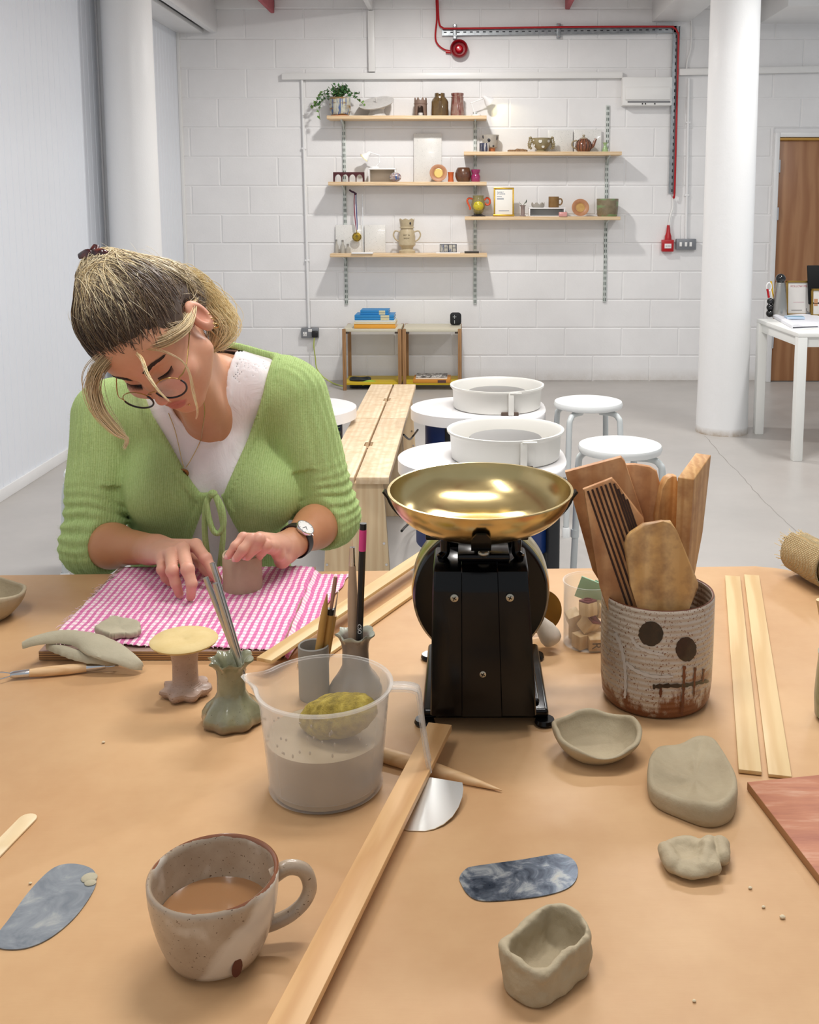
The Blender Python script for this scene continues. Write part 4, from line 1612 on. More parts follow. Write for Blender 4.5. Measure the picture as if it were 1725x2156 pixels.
# power leads on the floor
mb = MB().tube(smooth_path([at_z(846, 1118, .2), at_z(855, 1108, .1), at_z(868, 1100, .05), at_z(890, 1110, .01), at_z(900, 1125, .005), at_z(903, 1140, .005)], 6), .005, 8)
solo(mb, 'power_lead', M_BLACKP, 'black power lead trailing on the floor behind the scales', 'cable')
mb = MB().tube(smooth_path([at_z(850, 915, .3), at_z(862, 925, .25), at_z(870, 918, .22), at_z(880, 905, .3)], 6), .005, 8)
solo(mb, 'power_lead', M_BLACKP, 'black power lead looping between the bench and the wheels', 'cable')

# ------------------------------------------------------------------ stools
M_STW = M('stool_white', '#e9ebea', .32)
M_STL = M('stool_leg_enamel', '#d3d8d8', .35)


def stool(px, py, h, label, rz=0.0, r=.15):
    p = at_z(px, py, h)
    t = thing('stool', label, 'stool', (p.x, p.y, 0), rz, 'white round stools')
    MB().lathe([(0, h - .035), (r * .8, h - .035), (r * .97, h - .028), (r, h - .015), (r * .97, h - .003), (r * .9, h), (0, h + .001)], 48).build('seat', M_STW, t)
    for k in range(4):
        a = PI / 4 + k * PI / 2
        c, s = math.cos(a), math.sin(a)
        pts = [(c * .06, s * .06, h - .045), (c * .12, s * .12, h - .045), (c * .148, s * .148, h - .06), (c * .158, s * .158, h - .1), (c * .165, s * .165, .25), (c * .175, s * .175, 0.0)]
        lg = MB().tube(smooth_path(pts, 6), .0125, 12).build('leg', M_STL, t)
        q = Vector((c * .168, s * .168, .2))
        MB().tube([q + Vector((0, 0, .0)), q + Vector((0, 0, .03))], .0155, 12).build('collar', M_STL, lg)
        MB().lathe([(0, 0), (.017, 0), (.0165, .04), (.013, .045)], 12, (c * .175, s * .175, 0)).build('rubber_foot', M_STW, lg)
    return t


stool(1239, 843, .57, 'white round stool with splayed legs, farther of the two beside the wheels', .15)
stool(1306, 934, .57, 'white round stool with splayed legs, nearer of the two beside the wheels', .3)
stool(224, 984, .45, 'white round stool mostly hidden behind the person', .78)

# ------------------------------------------------------------------ white desk on the right
ZD = .717
M_DESK = M('desk_white', '#eeeeea', .4)
A_ = at_z(1594, 671, ZD)
B_ = at_z(1682, 702, ZD)
t = thing('desk', 'white square-legged desk in front of the wooden door', 'desk', (B_.x, B_.y, 0))
ax = (A_ - B_)
ax.z = 0
L = ax.length
uy = ax.normalized()
ux = Vector((uy.y, -uy.x, 0))
if ux.x < 0:
    ux = -ux
DW = 1.0


def dk(a, b, z):
    return B_ + ux * a + uy * b + Vector((0, 0, z - ZD))


Rd = Matrix((ux, uy, Vector((0, 0, 1)))).transposed()
MB().box(dk(DW / 2, L / 2, ZD - .011), (DW, L, .022), .002, rot=Rd).build('desk_top', M_DESK, t, world=True)
leg = .052
mb = MB()
mb.box(dk(DW / 2, leg / 2, ZD - .05), (DW - 2 * leg, .02, .056), .001, rot=Rd)
mb.box(dk(leg / 2, L / 2, ZD - .05), (.02, L - 2 * leg, .056), .001, rot=Rd)
mb.box(dk(DW / 2, L - leg / 2, ZD - .05), (DW - 2 * leg, .02, .056), .001, rot=Rd)
mb.build('apron', M_DESK, t, world=True)
for a in (leg / 2, DW - leg / 2):
    for b in (leg / 2, L - leg / 2):
        MB().box(dk(a, b, (ZD - .0225) / 2), (leg, leg, ZD - .0225), .002, rot=Rd).build('leg', M_DESK, t, world=True)


def on_desk(px, py):
    return at_z(px, py, ZD + .001)


# thermos
p = on_desk(1641, 668)
p.z = ZD
sc = (p.y * math.cos(PT) + (CAM.z - .85) * math.sin(PT)) / F
t = thing('thermos_flask', 'steel vacuum flask with a black ball stopper on the desk', 'flask', p)
q = lambda l: [(a * sc, b * sc) for a, b in l]
MB().lathe(q([(0, 0), (15, 0), (15.6, 2), (15.2, 20), (11.5, 60), (9.5, 74), (8.5, 74.5), (0, 74.5)]), 36).build('flask_body', M('brushed_steel', '#b5b3ae', .28, .95), t)
MB().ball((0, 0, 82 * sc), 10.4 * sc, 24, 14).build('stopper', M('stopper_black', '#111113', .15, coat=.5), t)
# ball-stack pen pot with tools
p = on_desk(1622, 672)
p.y += .12
p.x = (1622 - CX) * (p.y * math.cos(PT) + (CAM.z - .8) * math.sin(PT)) / F
t = thing('pen_pot', 'black bobbly pen pot beside the steel flask', 'pot', (p.x, p.y, ZD))
mb = MB()
for k, r in enumerate((8, 7.6, 7)):
    mb.ball((0, 0, (8 + 13 * k) * sc), r * sc, 20, 12)
mb.build('pot_body', M('stopper_black'), t)
t = thing('scissors', 'white-handled scissors standing in the black pen pot', 'scissors', (p.x, p.y, ZD + 34 * sc))
loop = [Vector((-4 + 5 * math.cos(a), 0, 30 + 9 * math.sin(a))) * sc for a in np.linspace(0, 2 * PI, 18)[:-1]]
MB().tube(loop, 1.7 * sc, 8, closed=True).tube([Vector((0, 0, 23)) * sc, Vector((4, 0, 4)) * sc], 1.8 * sc, 8).build('handle', M_PLASTIC, t)
MB().tube([Vector((4, 0, 6)) * sc, Vector((4, 0, -14)) * sc], 1.2 * sc, 6).build('blade', M_CHROME, t)
t = thing('screwdriver', 'red-handled tool standing in the black pen pot', 'tool', (p.x - 2 * sc, p.y - .01, ZD + 30 * sc))
MB().tube([Vector((-6, 0, 30)) * sc, Vector((-2, 0, 12)) * sc], 2.4 * sc, 8).build('handle', M_RED, t)
MB().tube([Vector((-2, 0, 12)) * sc, Vector((1, 0, -8)) * sc], 1 * sc, 6).build('shaft', M_CHROME, t)
t = thing('craft_knife', 'yellow craft knife standing in the black pen pot', 'knife', (p.x + 2 * sc, p.y + .01, ZD + 30 * sc))
MB().tube([Vector((-1, 0, 46)) * sc, Vector((5, 0, 10)) * sc], 2.2 * sc, 8).build('handle', M('knife_yellow', '#e2b52c', .4), t)
MB().tube([Vector((5, 0, 10)) * sc, Vector((6, 0, -6)) * sc], 1 * sc, 6).build('blade', M_CHROME, t)


# framed signs
def sign(px0, px1, pyb, h, y, label, extra):
    s = (y * math.cos(PT) + (CAM.z - .85) * math.sin(PT)) / F
    x = ((px0 + px1) / 2 - CX) * s
    t = thing('framed_sign', label, 'sign', (x, y, ZD), rot=(math.radians(-6), 0, 0))
    w = (px1 - px0) * s
    hh = h * s
    mb = MB()
    f = .012
    for c, sz in (((-w / 2 + f / 2, 0, hh / 2), (f, .014, hh)), ((w / 2 - f / 2, 0, hh / 2), (f, .014, hh)), ((0, 0, hh - f / 2), (w, .014, f)), ((0, 0, f / 2), (w, .014, f))):
        mb.box(c, sz, .001)
    mb.build('frame', M('sign_gold', '#8c6f2e', .4, .5), t)
    MB().box((0, .002, hh / 2), (w - f, .004, hh - f), 0).build('sign_card', M('sign_card', '#d9d5d0', .55), t)
    up = Matrix(((1, 0, 0, 0), (0, 0, -1, -.0005), (0, 1, 0, 0), (0, 0, 0, 1)))
    for txt, sx, sz, size, m in extra:
        if txt.startswith('#'):
            MB().box((sx * w, 0, sz * hh), (size[0] * w, .001, size[1] * hh), .0).build('printed_mark', m, t)
        else:
            k = text_mb(txt, size * hh, .0002)
            k.xf(Matrix.Translation((sx * w, 0, sz * hh)) @ up)
            k.build('printed_text', m, t)
    return t


m_rp = M('print_red', '#a8444c', .6)
m_kp = M('print_black', '#1b1b1d', .6)
m_pk = M('print_pink', '#caa9b0', .6)
yS = on_desk(1641, 668).y + .12
sign(1657, 1711, 665, 73, yS, 'framed white sign reading FOLLOW ME on the desk',
     [('FOLLOW ME', 0.0, .84, .085, m_rp), ('#', 0, .26 + .12, (.42, .018), m_pk), ('L', .33, .15, .14, m_kp), ('#', -.08, .15, (.42, .022), M('print_grey', '#8b8784', .6))])
sign(1710, 1766, 665, 58, yS - .05, 'second framed white sign partly hidden by the laptop', [('#', -.32, .5, (.14, .26), M('print_tan', '#b98a66', .6))])
# laptop, seen from its open side
p = on_desk(1760, 664)
t = thing('laptop', 'black laptop screen raised at the right edge of the desk', 'laptop', (p.x, p.y + .02, ZD))
a = at_y(1703, 552, p.y)
b = at_y(1708, 622, p.y)
lapx = a.x
MB().box((lapx + .18, p.y + .0, ZD + .135 + .06), (.36, .012, .25), .006, rot=Euler((math.radians(-14), 0, 0))).build('screen', M('laptop_black', '#060607', .6, spec=.2), t, world=True)
MB().box((lapx + .18, p.y + .10, ZD + .01), (.36, .2, .018), .003).build('keyboard_base', M('laptop_grey', '#6e7074', .4), t, world=True)
MB().beam((lapx + .05, p.y + .02, ZD + .09), (lapx + .09, p.y + .1, ZD + .02), .03, .012, .002).beam((lapx + .3, p.y + .02, ZD + .09), (lapx + .27, p.y + .1, ZD + .02), .03, .012, .002).build('hinge_arm', M('laptop_black'), t, world=True)
# open notebook and a pad
c0 = on_desk(1680, 681)
t = thing('notebook', 'open white notebook lying on the desk corner', 'notebook', (c0.x, c0.y, ZD))


def leafp(u, v):
    a = at_z(lerp(lerp(1628, 1668, v), lerp(1712, 1790, v), u), lerp(lerp(669, 692, v), lerp(663, 688, v), u), ZD)
    return Vector((a.x, a.y, ZD + .006 + .016 * math.exp(-((u - .06) / .1) ** 2) + .006 * math.sin(u * PI)))


mb = MB().grid(leafp, 20, 10)
n0 = len(mb.v)
mb.grid(lambda u, v: Vector((leafp(u, v).x, leafp(u, v).y, ZD + .001)), 20, 10)
st = []
for k in range(20):
    st.append((k, n0 + k, n0 + k + 1, k + 1))
    st.append((10 * 21 + k, 10 * 21 + k + 1, n0 + 10 * 21 + k + 1, n0 + 10 * 21 + k))
for k in range(10):
    st.append((k * 21, (k + 1) * 21, n0 + (k + 1) * 21, n0 + k * 21))
mb.add([], [])
mb.f += st
mb.mi += [0] * len(st)
mb.build('page_leaves', M('notebook_page', '#e4e4ea', .6), t, world=True)
MB().tube(smooth_path([at_z(1670, 690, ZD + .012), at_z(1690, 689, ZD + .014), at_z(1722, 688, ZD + .011)], 5), .003, 6).build('page_edge', M('page_dark', '#3a3a44', .6), t, world=True)
c1 = on_desk(1673, 675)
t = thing('notepad', 'pale blue notepad lying on the open notebook', 'notepad', (c1.x, c1.y, ZD + .0135), -.1)
MB().box((0, 0, .007), (.105, .09, .012), .001).build('pad_sheets', M('pad_blue', '#bcd0e4', .6), t)
MB().box((.005, .0, .0136), (.095, .05, .001), 0).build('pad_cover', M('pad_teal', '#7fa7bd', .5), t)
# ================================================================== WORKTABLE
t = NT('table_hardboard')
v = t.co()
c = t.ramp(t.noise(v, 5, 5, .6), [(.3, '#bf956a'), (.7, '#cfa97d')])
fine = t.noise(t.co(scale=(1, 9, 1)), 38, 4, .65)
c = t.mix(t.ramp(fine, [(.4, '#000000'), (.75, '#3a3a3a')]), c, '#b3885d')
blot = t.noise(t.co(loc=(3, 1, 0)), 11, 4, .65)
c = t.mix(t.ramp(blot, [(.62, '#000000'), (.8, '#4a4a4a')]), c, '#dcbf98')
t.base(c)
t.set(Roughness=t.math('ADD', t.math('MULTIPLY', blot, .25), .36))
t.b.inputs['Specular IOR Level'].default_value = .35
t.bump(fine, .12, .0008)
M_TOP = t.m
pl = at_z(0, 1210)
pr = at_z(1640, 1190)
k = (pr.y - pl.y) / (pr.x - pl.x)
xl = -1.25
ol = [(xl, pl.y + k * (xl - pl.x)), (xl, .25), (.64, .25), (.64, 1.62)]
cr = Vector((.64 - .07, 1.72))
for a in range(0, 9):
    th = math.radians(10 + 80 * a / 8)
    ol.append((.535 + .105 * math.cos(th) * .95, 1.765 + .105 * math.sin(th)))
tb = thing('worktable', 'large tan hardboard-topped worktable covered with clay and tools', 'table', (-.3, 1.0, 0))
MB().prism(ol, .03, Matrix.Translation((0, 0, TZ - .03)), .003).build('table_top', M_TOP, tb, world=True)
M_TLEG = M('table_leg_white', '#d8d8d6', .5)
for x in (-1.1, .5):
    for y in (.4, 1.66):
        MB().box((x, y, .36), (.06, .06, .72), .004).build('leg', M_TLEG, tb, world=True)
MB().box((-.3, 1.66, .67), (1.54, .03, .09), .003).box((-.3, .4, .67), (1.54, .03, .09), .003).build('apron', M_TLEG, tb, world=True)

E = .0006     # resting clearance


def pix_poly(pts, z):
    return [(p.x, p.y) for p in (at_z(a, b, z) for a, b in pts)]


def centre(poly):
    return Vector((sum(p[0] for p in poly) / len(poly), sum(p[1] for p in poly) / len(poly), 0))


# ---------------------------------------------------------------- clay
def clay(name, c1, c2, bump=.5):
    if name in _mats:
        return _mats[name]
    t = NT(name)
    v = t.co()
    n = t.noise(v, 18, 5, .6)
    t.base(t.ramp(n, [(.3, c1), (.7, c2)]))
    t.set(Roughness=.72)
    t.b.inputs['Specular IOR Level'].default_value = .3
    t.bump(t.noise(v, 55, 5, .6), bump, .0025)
    t.bump(t.noise(v, 420, 2, .5), .2, .0006)
    _mats[name] = t.m
    return t.m


M_CLAY = clay('wet_clay', '#a6977c', '#b7a98d', .7)
M_CLAY2 = clay('pale_clay', '#a8a088', '#b6ae97')


def wob(th, seed, n=5):
    r = random.Random(seed)
    return sum(r.uniform(-1, 1) / (j + 1) * math.cos((j + 1) * th + r.uniform(0, 6.28)) for j in range(n))


def clay_bowl(name, label, c, rx, ry, h, wall, seed, rot=0.0, rim_dip=.0, amp=.05, base=.62, mat=None):
    """hand-pinched open bowl"""
    t = thing(name, label, 'clay bowl', c, rot)
    prof = []
    n = 10
    for i in range(n + 1):
        s = i / n
        prof.append((base + (1 - base) * math.sin(s * PI / 2) ** .9, s * h))
    outer = [(0, 0)] + prof
    inner = [(r - wall / rx, max(z, wall * .9)) for r, z in reversed(prof[2:])]
    prof = outer + [(prof[-1][0] - wall / rx * .5, h + wall * .35)] + inner + [(0, wall * .8)]
    mb = MB()

    def f(th, r, z, i):
        s = z / h
        k = 1 + amp * wob(th, seed) * (.35 + .65 * s) + .02 * wob(th * 3, seed + 5) * s
        zz = z * (1 + (.22 * wob(th, seed + 2) * s * s - rim_dip * math.exp(-((math.sin((th + PI / 2) / 2)) / .28) ** 2) * s))
        return r * k, zz
    mb.lathe(prof, 72, fn=f)
    mb.v = [Vector((p.x * rx, p.y * ry, p.z)) for p in mb.v]
    mb.build('clay_body', mat or M_CLAY, t, angle=180)
    return t


def S(y):          # metres per pixel on the table top at image row y
    p = at_z(CX, y)
    return (p.y * math.cos(PT) + (CAM.z - TZ) * math.sin(PT)) / F


p = at_z(1254, 1588)
clay_bowl('clay_pinch_bowl', 'grey clay pinch bowl with a dipped rim in front of the face jar', (p.x, p.y, TZ + E), 93 * S(1590), .048, .032, .006, 3, .0, .32, .06, .55)
p = at_z(-38, 1300)
clay_bowl('clay_pinch_bowl', 'grey clay bowl cut by the left edge of the photo', (p.x, p.y, TZ + E), .068, .066, .042, .006, 9, .4, .0, .03, .6)


def blob(name, label, pts, z0, h, dish, seed, mat, cat='clay', edge=.006, jag=0.0, tilt=(0, 0)):
    """slab of clay: outline in photo pixels on the surface z0, rounded edge, dished top"""
    poly = pix_poly(pts, z0)
    c = centre(poly)
    n = len(poly)
    dense = []
    for i in range(n):
        p0, p1, p2, p3 = (Vector(poly[(i + j) % n]) for j in (-1, 0, 1, 2))
        for k in range(9):
            s = k / 9
            dense.append(.5 * ((2 * p1) + (p2 - p0) * s + (2 * p0 - 5 * p1 + 4 * p2 - p3) * s * s + (3 * p1 - p0 - 3 * p2 + p3) * s ** 3))
    m = len(dense)
    rr = random.Random(seed)
    jg = [rr.uniform(-jag, jag) for _ in range(m)]
    t = thing(name, label, cat, (c.x, c.y, z0 + E))
    vs, fs = [Vector((0, 0, h * (1 - dish)))], []
    rings = [(.25, 1, .0), (.5, 1, .1), (.72, 1, .45), (.86, 1, .85), (.94, .98, 1), (.985, .86, 1), (1.0, .62, 1), (.995, .3, 1), (.97, .06, 1), (.94, 0, 1)]
    for j, (k, zz, dd) in enumerate(rings):
        for i, d in enumerate(dense):
            q = Vector((d.x - c.x, d.y - c.y))
            rad = k + jg[i] * (j > 3)
            hh = h * (1 - dish * (1 - dd)) * (1 + .42 * mnoise.noise(Vector((q.x * 24 + seed, q.y * 24, seed))))
            hh += tilt[0] * q.x + tilt[1] * q.y
            vs.append(Vector((q.x * rad, q.y * rad, max(hh * zz, 0))))
    for i in range(m):
        fs.append((0, 1 + i, 1 + (i + 1) % m))
    for j in range(len(rings) - 1):
        for i in range(m):
            a, b = 1 + j * m, 1 + (j + 1) * m
            i2 = (i + 1) % m
            fs.append((a + i, b + i, b + i2, a + i2))
    fs.append(tuple(1 + (len(rings) - 1) * m + i for i in range(m))[::-1])
    mb = MB()
    mb.add(vs, fs)
    area = sum(dense[i].x * dense[(i + 1) % m].y - dense[(i + 1) % m].x * dense[i].y for i in range(m))
    if area < 0:
        mb.f = [f[::-1] for f in mb.f]
    mb.build('clay_body', mat, t, angle=55 if jag else 180)
    return t


blob('clay_lump', 'thick rounded slab of grey clay with a dished top, largest on the right', [(1362, 1665), (1378, 1620), (1440, 1612), (1480, 1600), (1512, 1618), (1546, 1668), (1552, 1708), (1535, 1738), (1490, 1748), (1430, 1728), (1378, 1702)],
     TZ, .028, .36, 4, M_CLAY, tilt=(.05, .05))
# small clay piece with a rolled curl
p = at_z(1458, 1822)
s = S(1820)
pt = np.array([p.x, p.y, TZ + E])


def f_curl(P):
    q = P - pt
    d = sd_ell(q, (-.004, 0, .0085), (.0285, .033, .0105))
    d = smin(d, sd_caps(q, (.008, -.022, .012), (.016, .004, .018), .006, .0075), .008)
    d = smax(d, -sd_ell(q, (-.008, .004, .026), (.0175, .021, .0165)), .005)
    d = smin(d, sd_caps(q, (-.027, .010, .012), (-.024, -.014, .012), .0062, .0066), .006)
    d = smin(d, sd_caps(q, (.017, -.020, .0105), (.021, .018, .012), .0072, .0078), .004)
    d = smin(d, sd_caps(q, (.0295, -.004, .0115), (.0330, .016, .012), .0085, .0092), .0012)
    d = d + .0010 * vnoise(P, 60) + .0005 * vnoise(P, 180)
    return smax(d, -q[..., 2], .001)


v, q = surface(f_curl, pt - [.045, .05, .004], pt + [.055, .05, .034], .0011)
o = np_mesh('clay_curl', relax(v, q, 2), q, M_CLAY, origin=tuple(pt))
tag(o, 'smallest clay piece, a pinched disc with a rolled curl on its right', 'clay')

# oval clay box
a, b = at_z(1100, 2092), at_z(1215, 1998)
mid = at_z(1150, 2058)
ax = (b - a).normalized()
ang = math.radians(42)
pt2 = np.array([mid.x + .0, mid.y + .0, TZ + E])
Rb = np.array([[math.cos(ang), -math.sin(ang), 0], [math.sin(ang), math.cos(ang), 0], [0, 0, 1]], np.float32)


def f_box(P):
    q = (P - pt2) @ Rb
    z = q[..., 2]
    k = 1 + z * 1.2
    qq = np.stack([q[..., 0] / k, q[..., 1] / k, z], -1)
    o = sd_box(qq, (0, 0, .022), (.040, .0265, .0225), .0215)
    tz = .004 * np.sin(q[..., 0] * 60) + .003 * np.sin(q[..., 1] * 90 + 1)
    o = smax(sd_box(qq, (0, 0, .022), (.0405, .0265, .034), .0205), z - .042 - tz, .006)
    i = sd_box(qq, (0, 0, .036), (.0325, .0185, .026), .014)
    d = smax(o, -i, .005)
    d = d + .0016 * vnoise(P, 46) + .0012 * vnoise(P, 95) + .0005 * vnoise(P, 240)
    return smax(d, -z, .002)


v, q = surface(f_box, pt2 - [.06, .06, .004], pt2 + [.06, .06, .056], .0013)
o = np_mesh('clay_box', relax(v, q, 2), q, M_CLAY, origin=tuple(pt2))
tag(o, 'hollow oval clay box at the near edge of the table', 'clay bowl')

# ---------------------------------------------------------------- plywood board and gingham cloth
f0, f1 = at_z(82, 1391), at_z(592, 1388)
t = NT('plywood_layers')
z = t.sep(t.co())[2]
lay = t.math('FRACT', t.math('MULTIPLY', z, 280.0))
c = t.ramp(lay, [(.0, '#7a5a3e'), (.35, '#c79a62'), (.65, '#8e6a48')], 'CONSTANT')
top = t.ramp(t.noise(t.co(scale=(.3, 2, 1)), 30, 4, .6), [(.3, '#8a6f62'), (.7, '#9c8173')])
g = t.add('ShaderNodeNewGeometry')
nz = t.sep(g.outputs['Normal'])[2]
t.base(t.mix(t.math('GREATER_THAN', nz, .7), c, top))
t.set(Roughness=.65)
BZ = TZ + .0145
by1 = at_z(400, 1205).y - .01
ply = MB().box(((f0.x + f1.x) / 2, (f0.y + by1) / 2, TZ + E + .007), (f1.x - f0.x, by1 - f0.y, .0138), .0008)
solo(ply, 'plywood_board', t.m, 'plywood board under the pink gingham cloth', 'board')

t = NT('pink_gingham')
uvm = t.add('ShaderNodeUVMap')
vec = uvm.outputs['UV']
ds = t.noise(vec, 22, 3, .5)
sx, sy, _ = t.sep(vec)
sx = t.math('ADD', sx, t.math('MULTIPLY', ds, .006))
sy = t.math('ADD', sy, t.math('MULTIPLY', ds, .005))
fx = t.math('GREATER_THAN', t.math('FRACT', t.math('MULTIPLY', sx, 88.0)), .5)
fy = t.math('GREATER_THAN', t.math('FRACT', t.math('MULTIPLY', sy, 88.0)), .5)
both = t.math('ADD', t.math('MULTIPLY', fx, .66), t.math('MULTIPLY', fy, .34))
weave = t.noise(vec, 900, 2, .6)
c = t.ramp(both, [(0, '#f3e6e4'), (.3, '#eab4cc'), (.6, '#d765a4'), (.9, '#c63a8c')])
c = t.mix(t.math('MULTIPLY', weave, .25), c, '#f2d8e2')
t.base(c)
t.set(Roughness=.85)
t.b.inputs['Sheen Weight'].default_value = .2
t.bump(weave, .3, .0006)
M_GING = t.m
ncx, ncy = 110, 70
q00, q10 = at_z(93, 1358, BZ), at_z(606, 1372, BZ)
q01, q11 = at_z(262, 1197, BZ), at_z(738, 1196, BZ)


def cloth(u, v):
    p = q00.lerp(q10, u).lerp(q01.lerp(q11, u), v)
    e = min(u, 1 - u, v, 1 - v)
    n = mnoise.noise(Vector((p.x * 9 + 4, p.y * 9, 1))) * .5 + .5
    n2 = mnoise.noise(Vector((p.x * 40, p.y * 22, 3)))
    fold = max(0, mnoise.noise(Vector((p.x * 16 + p.y * 9, p.y * 6, 8)))) ** 1.6
    off = f1.x - .004
    z = BZ + .0016 + .0022 * n + .0011 * n2 + .006 * fold
    if p.x > off:                       # hangs off the board's right side down to the table
        d = p.x - off
        z = max(z - d * 1.1, TZ + .002 + .004 * fold + .0015 * n)
    wig = .004 * mnoise.noise(Vector((u * 14, v * 9, 5)))
    return Vector((p.x + wig, p.y + wig * .8, z + .0008 * math.sin(p.x * 600)))


me = bpy.data.meshes.new('cloth')
vs = [cloth(i / ncx, j / ncy) for j in range(ncy + 1) for i in range(ncx + 1)]
fs = [(j * (ncx + 1) + i, j * (ncx + 1) + i + 1, (j + 1) * (ncx + 1) + i + 1, (j + 1) * (ncx + 1) + i) for j in range(ncy) for i in range(ncx)]
org = Vector((sum(p.x for p in vs) / len(vs), sum(p.y for p in vs) / len(vs), BZ))
me.from_pydata([tuple(p - org) for p in vs], [], fs)
uv = me.uv_layers.new(name='UVMap')
for poly in me.polygons:
    for li in poly.loop_indices:
        p = vs[me.loops[li].vertex_index]
        uv.data[li].uv = (p.x + 1, p.y)
finish(me, M_GING, 180)
clo = bpy.data.objects.new('gingham_cloth', me)
COL.objects.link(clo)
clo.location = org
sm = clo.modifiers.new('thick', 'SOLIDIFY')
sm.thickness = .0007
sm.offset = 1
tag(clo, 'pink and white gingham cloth spread under the clay cup', 'cloth')
# loose threads along the frayed left edge and by the fingers
mb = MB()
rr = random.Random(3)
for k in range(46):
    v_ = rr.random()
    p = cloth(0, v_)
    L = rr.uniform(.004, .012)
    mb.tube(smooth_path([p + Vector((.002, 0, .0006)), p + Vector((-L * .5, rr.uniform(-.004, .004), .001)), p + Vector((-L, rr.uniform(-.008, .008), -.0005))], 4), .00035, 4)
for k in range(40):
    u_ = rr.random()
    p = cloth(u_, 0)
    mb.tube([p + Vector((0, .001, .0006)), p + Vector((rr.uniform(-.002, .002), -rr.uniform(.002, .005), .0))], .00035, 4)
mb.build('frayed_threads', M('thread_pink', '#e6c3cd', .9), clo, world=True)['kind'] = 'stuff'

# ---------------------------------------------------------------- clay scraps on the board
blob('clay_scrap', 'small torn clay scrap lying on the gingham cloth', [(200, 1336), (218, 1324), (238, 1312), (262, 1318), (290, 1322), (297, 1334), (285, 1344), (255, 1345), (228, 1350)], BZ + .006, .012, .1, 12, M_CLAY2, jag=.05)


def sheet(name, label, lowp, highp, zl, zh, thick, mat, seed):
    n, m = 40, 10
    lo = smooth_path([at_z(a, b, z) for (a, b), z in zip(lowp, zl)], 8)
    hi = smooth_path([at_z(a, b, z) for (a, b), z in zip(highp, zh)], 8)
    smp = lambda L, u: L[min(int(u * (len(L) - 1)), len(L) - 2)].lerp(L[min(int(u * (len(L) - 1)), len(L) - 2) + 1], u * (len(L) - 1) - min(int(u * (len(L) - 1)), len(L) - 2))
    up, dn = [], []
    for j in range(m + 1):
        for i in range(n + 1):
            u, v_ = i / n, j / m
            p = smp(lo, u).lerp(smp(hi, u), v_)
            nz = mnoise.noise(Vector((p.x * 40, p.y * 40, seed))) * .0012
            ed = min(v_, 1 - v_, u * 3, (1 - u) * 3)
            th = thick * min(1, .55 + ed * 3)
            p = p + Vector((0, 0, nz + .005 * math.sin(PI * v_)))
            jt = mnoise.noise(Vector((u * 22, j * .4, seed))) * .0016 * (1 if j in (0, m) else .2)
            up.append(p + Vector((0, jt, th * .5)))
            dn.append(p + Vector((0, jt, -th * .5)))
    mb = MB()
    W = n + 1
    N = len(up)
    fs = []
    for j in range(m):
        for i in range(n):
            a = j * W + i
            fs.append((a, a + 1, a + W + 1, a + W))
            fs.append((N + a, N + a + W, N + a + W + 1, N + a + 1))
    for i in range(n):
        fs.append((i, N + i, N + i + 1, i + 1))
        a = m * W + i
        fs.append((a, a + 1, N + a + 1, N + a))
    for j in range(m):
        a = j * W
        fs.append((a, a + W, N + a + W, N + a))
        a = j * W + n
        fs.append((a, N + a, N + a + W, a + W))
    mb.add(up + dn, fs)
    return solo(mb, name, mat, label, 'clay', angle=60)


sheet('clay_offcut', 'long curved clay offcut draped over the board corner', [(47, 1363), (100, 1354), (150, 1356), (185, 1378), (235, 1394), (280, 1407), (300, 1409)],
      [(46, 1358), (90, 1338), (135, 1329), (195, 1334), (245, 1352), (282, 1378), (302, 1402)], [.787, .786, .784, .781, .772, .762, .757], [.788, .790, .791, .789, .783, .771, .760], .006, M_CLAY2, 2)
sheet('clay_offcut', 'shorter clay offcut tucked beneath the long curved one', [(97, 1366), (130, 1380), (170, 1392), (215, 1398), (250, 1400)],
      [(96, 1362), (130, 1362), (170, 1374), (215, 1388), (252, 1398)], [.775, .772, .769, .765, .757], [.777, .776, .774, .770, .759], .005, M_CLAY2, 6)
# crumbs of dry clay
for k, (px, py, r) in enumerate(((1580, 1872, .0022), (1648, 1934, .003), (1608, 1912, .002), (1462, 2110, .0018), (64, 1862, .0018), (218, 1565, .0022), (195, 1240, .0018), (150, 1327, .002))):
    p = at_z(px, py)
    mb = MB().ball((0, 0, r * .4), (r, r * .8, r * .6), 7, 5)
    o = mb.build('clay_crumb', M('crumb_pale', '#d3c3a4', .8), origin=(p.x, p.y, TZ + E))
    lab = ['clay crumb right of the small curled clay piece', 'clay crumb at the far right beside the reddish board', 'clay crumb between two others near the right edge', 'tiny clay crumb right of the oval clay box',
           'tiny crumb above the left metal scraper', 'crumb left of the green rod vase', 'pale crumb on the table behind the left clay bowl', 'pale crumb beside the left corner of the cloth'][k]
    tag(o, lab, 'crumb', 'clay crumbs on the table')

# ---------------------------------------------------------------- turned tools
M_BIRCH = wood('birch', '#d9b684', '#e6c798', 16, (.12, 1, 1), .5, .04, 3, 'Y')
M_BEECH = wood('beech_tool', '#d6ad7c', '#dfba8c', 30, (.15, 1, 1), .5, .04, 3, 'Y')


def along(a, b):
    a, b = Vector(a), Vector(b)
    d = b - a
    return Matrix.Translation(a) @ d.to_track_quat('Z', 'X').to_matrix().to_4x4(), d.length


def rod(prof, a, b, seg=16):
    """prof: (fraction along a->b, radius)"""
    mt, L = along(a, b)
    pr = [(0, prof[0][0] * L)] + [(r, s * L) for s, r in prof] + [(0, prof[-1][0] * L)]
    return MB().lathe(pr, seg, mat=mt)


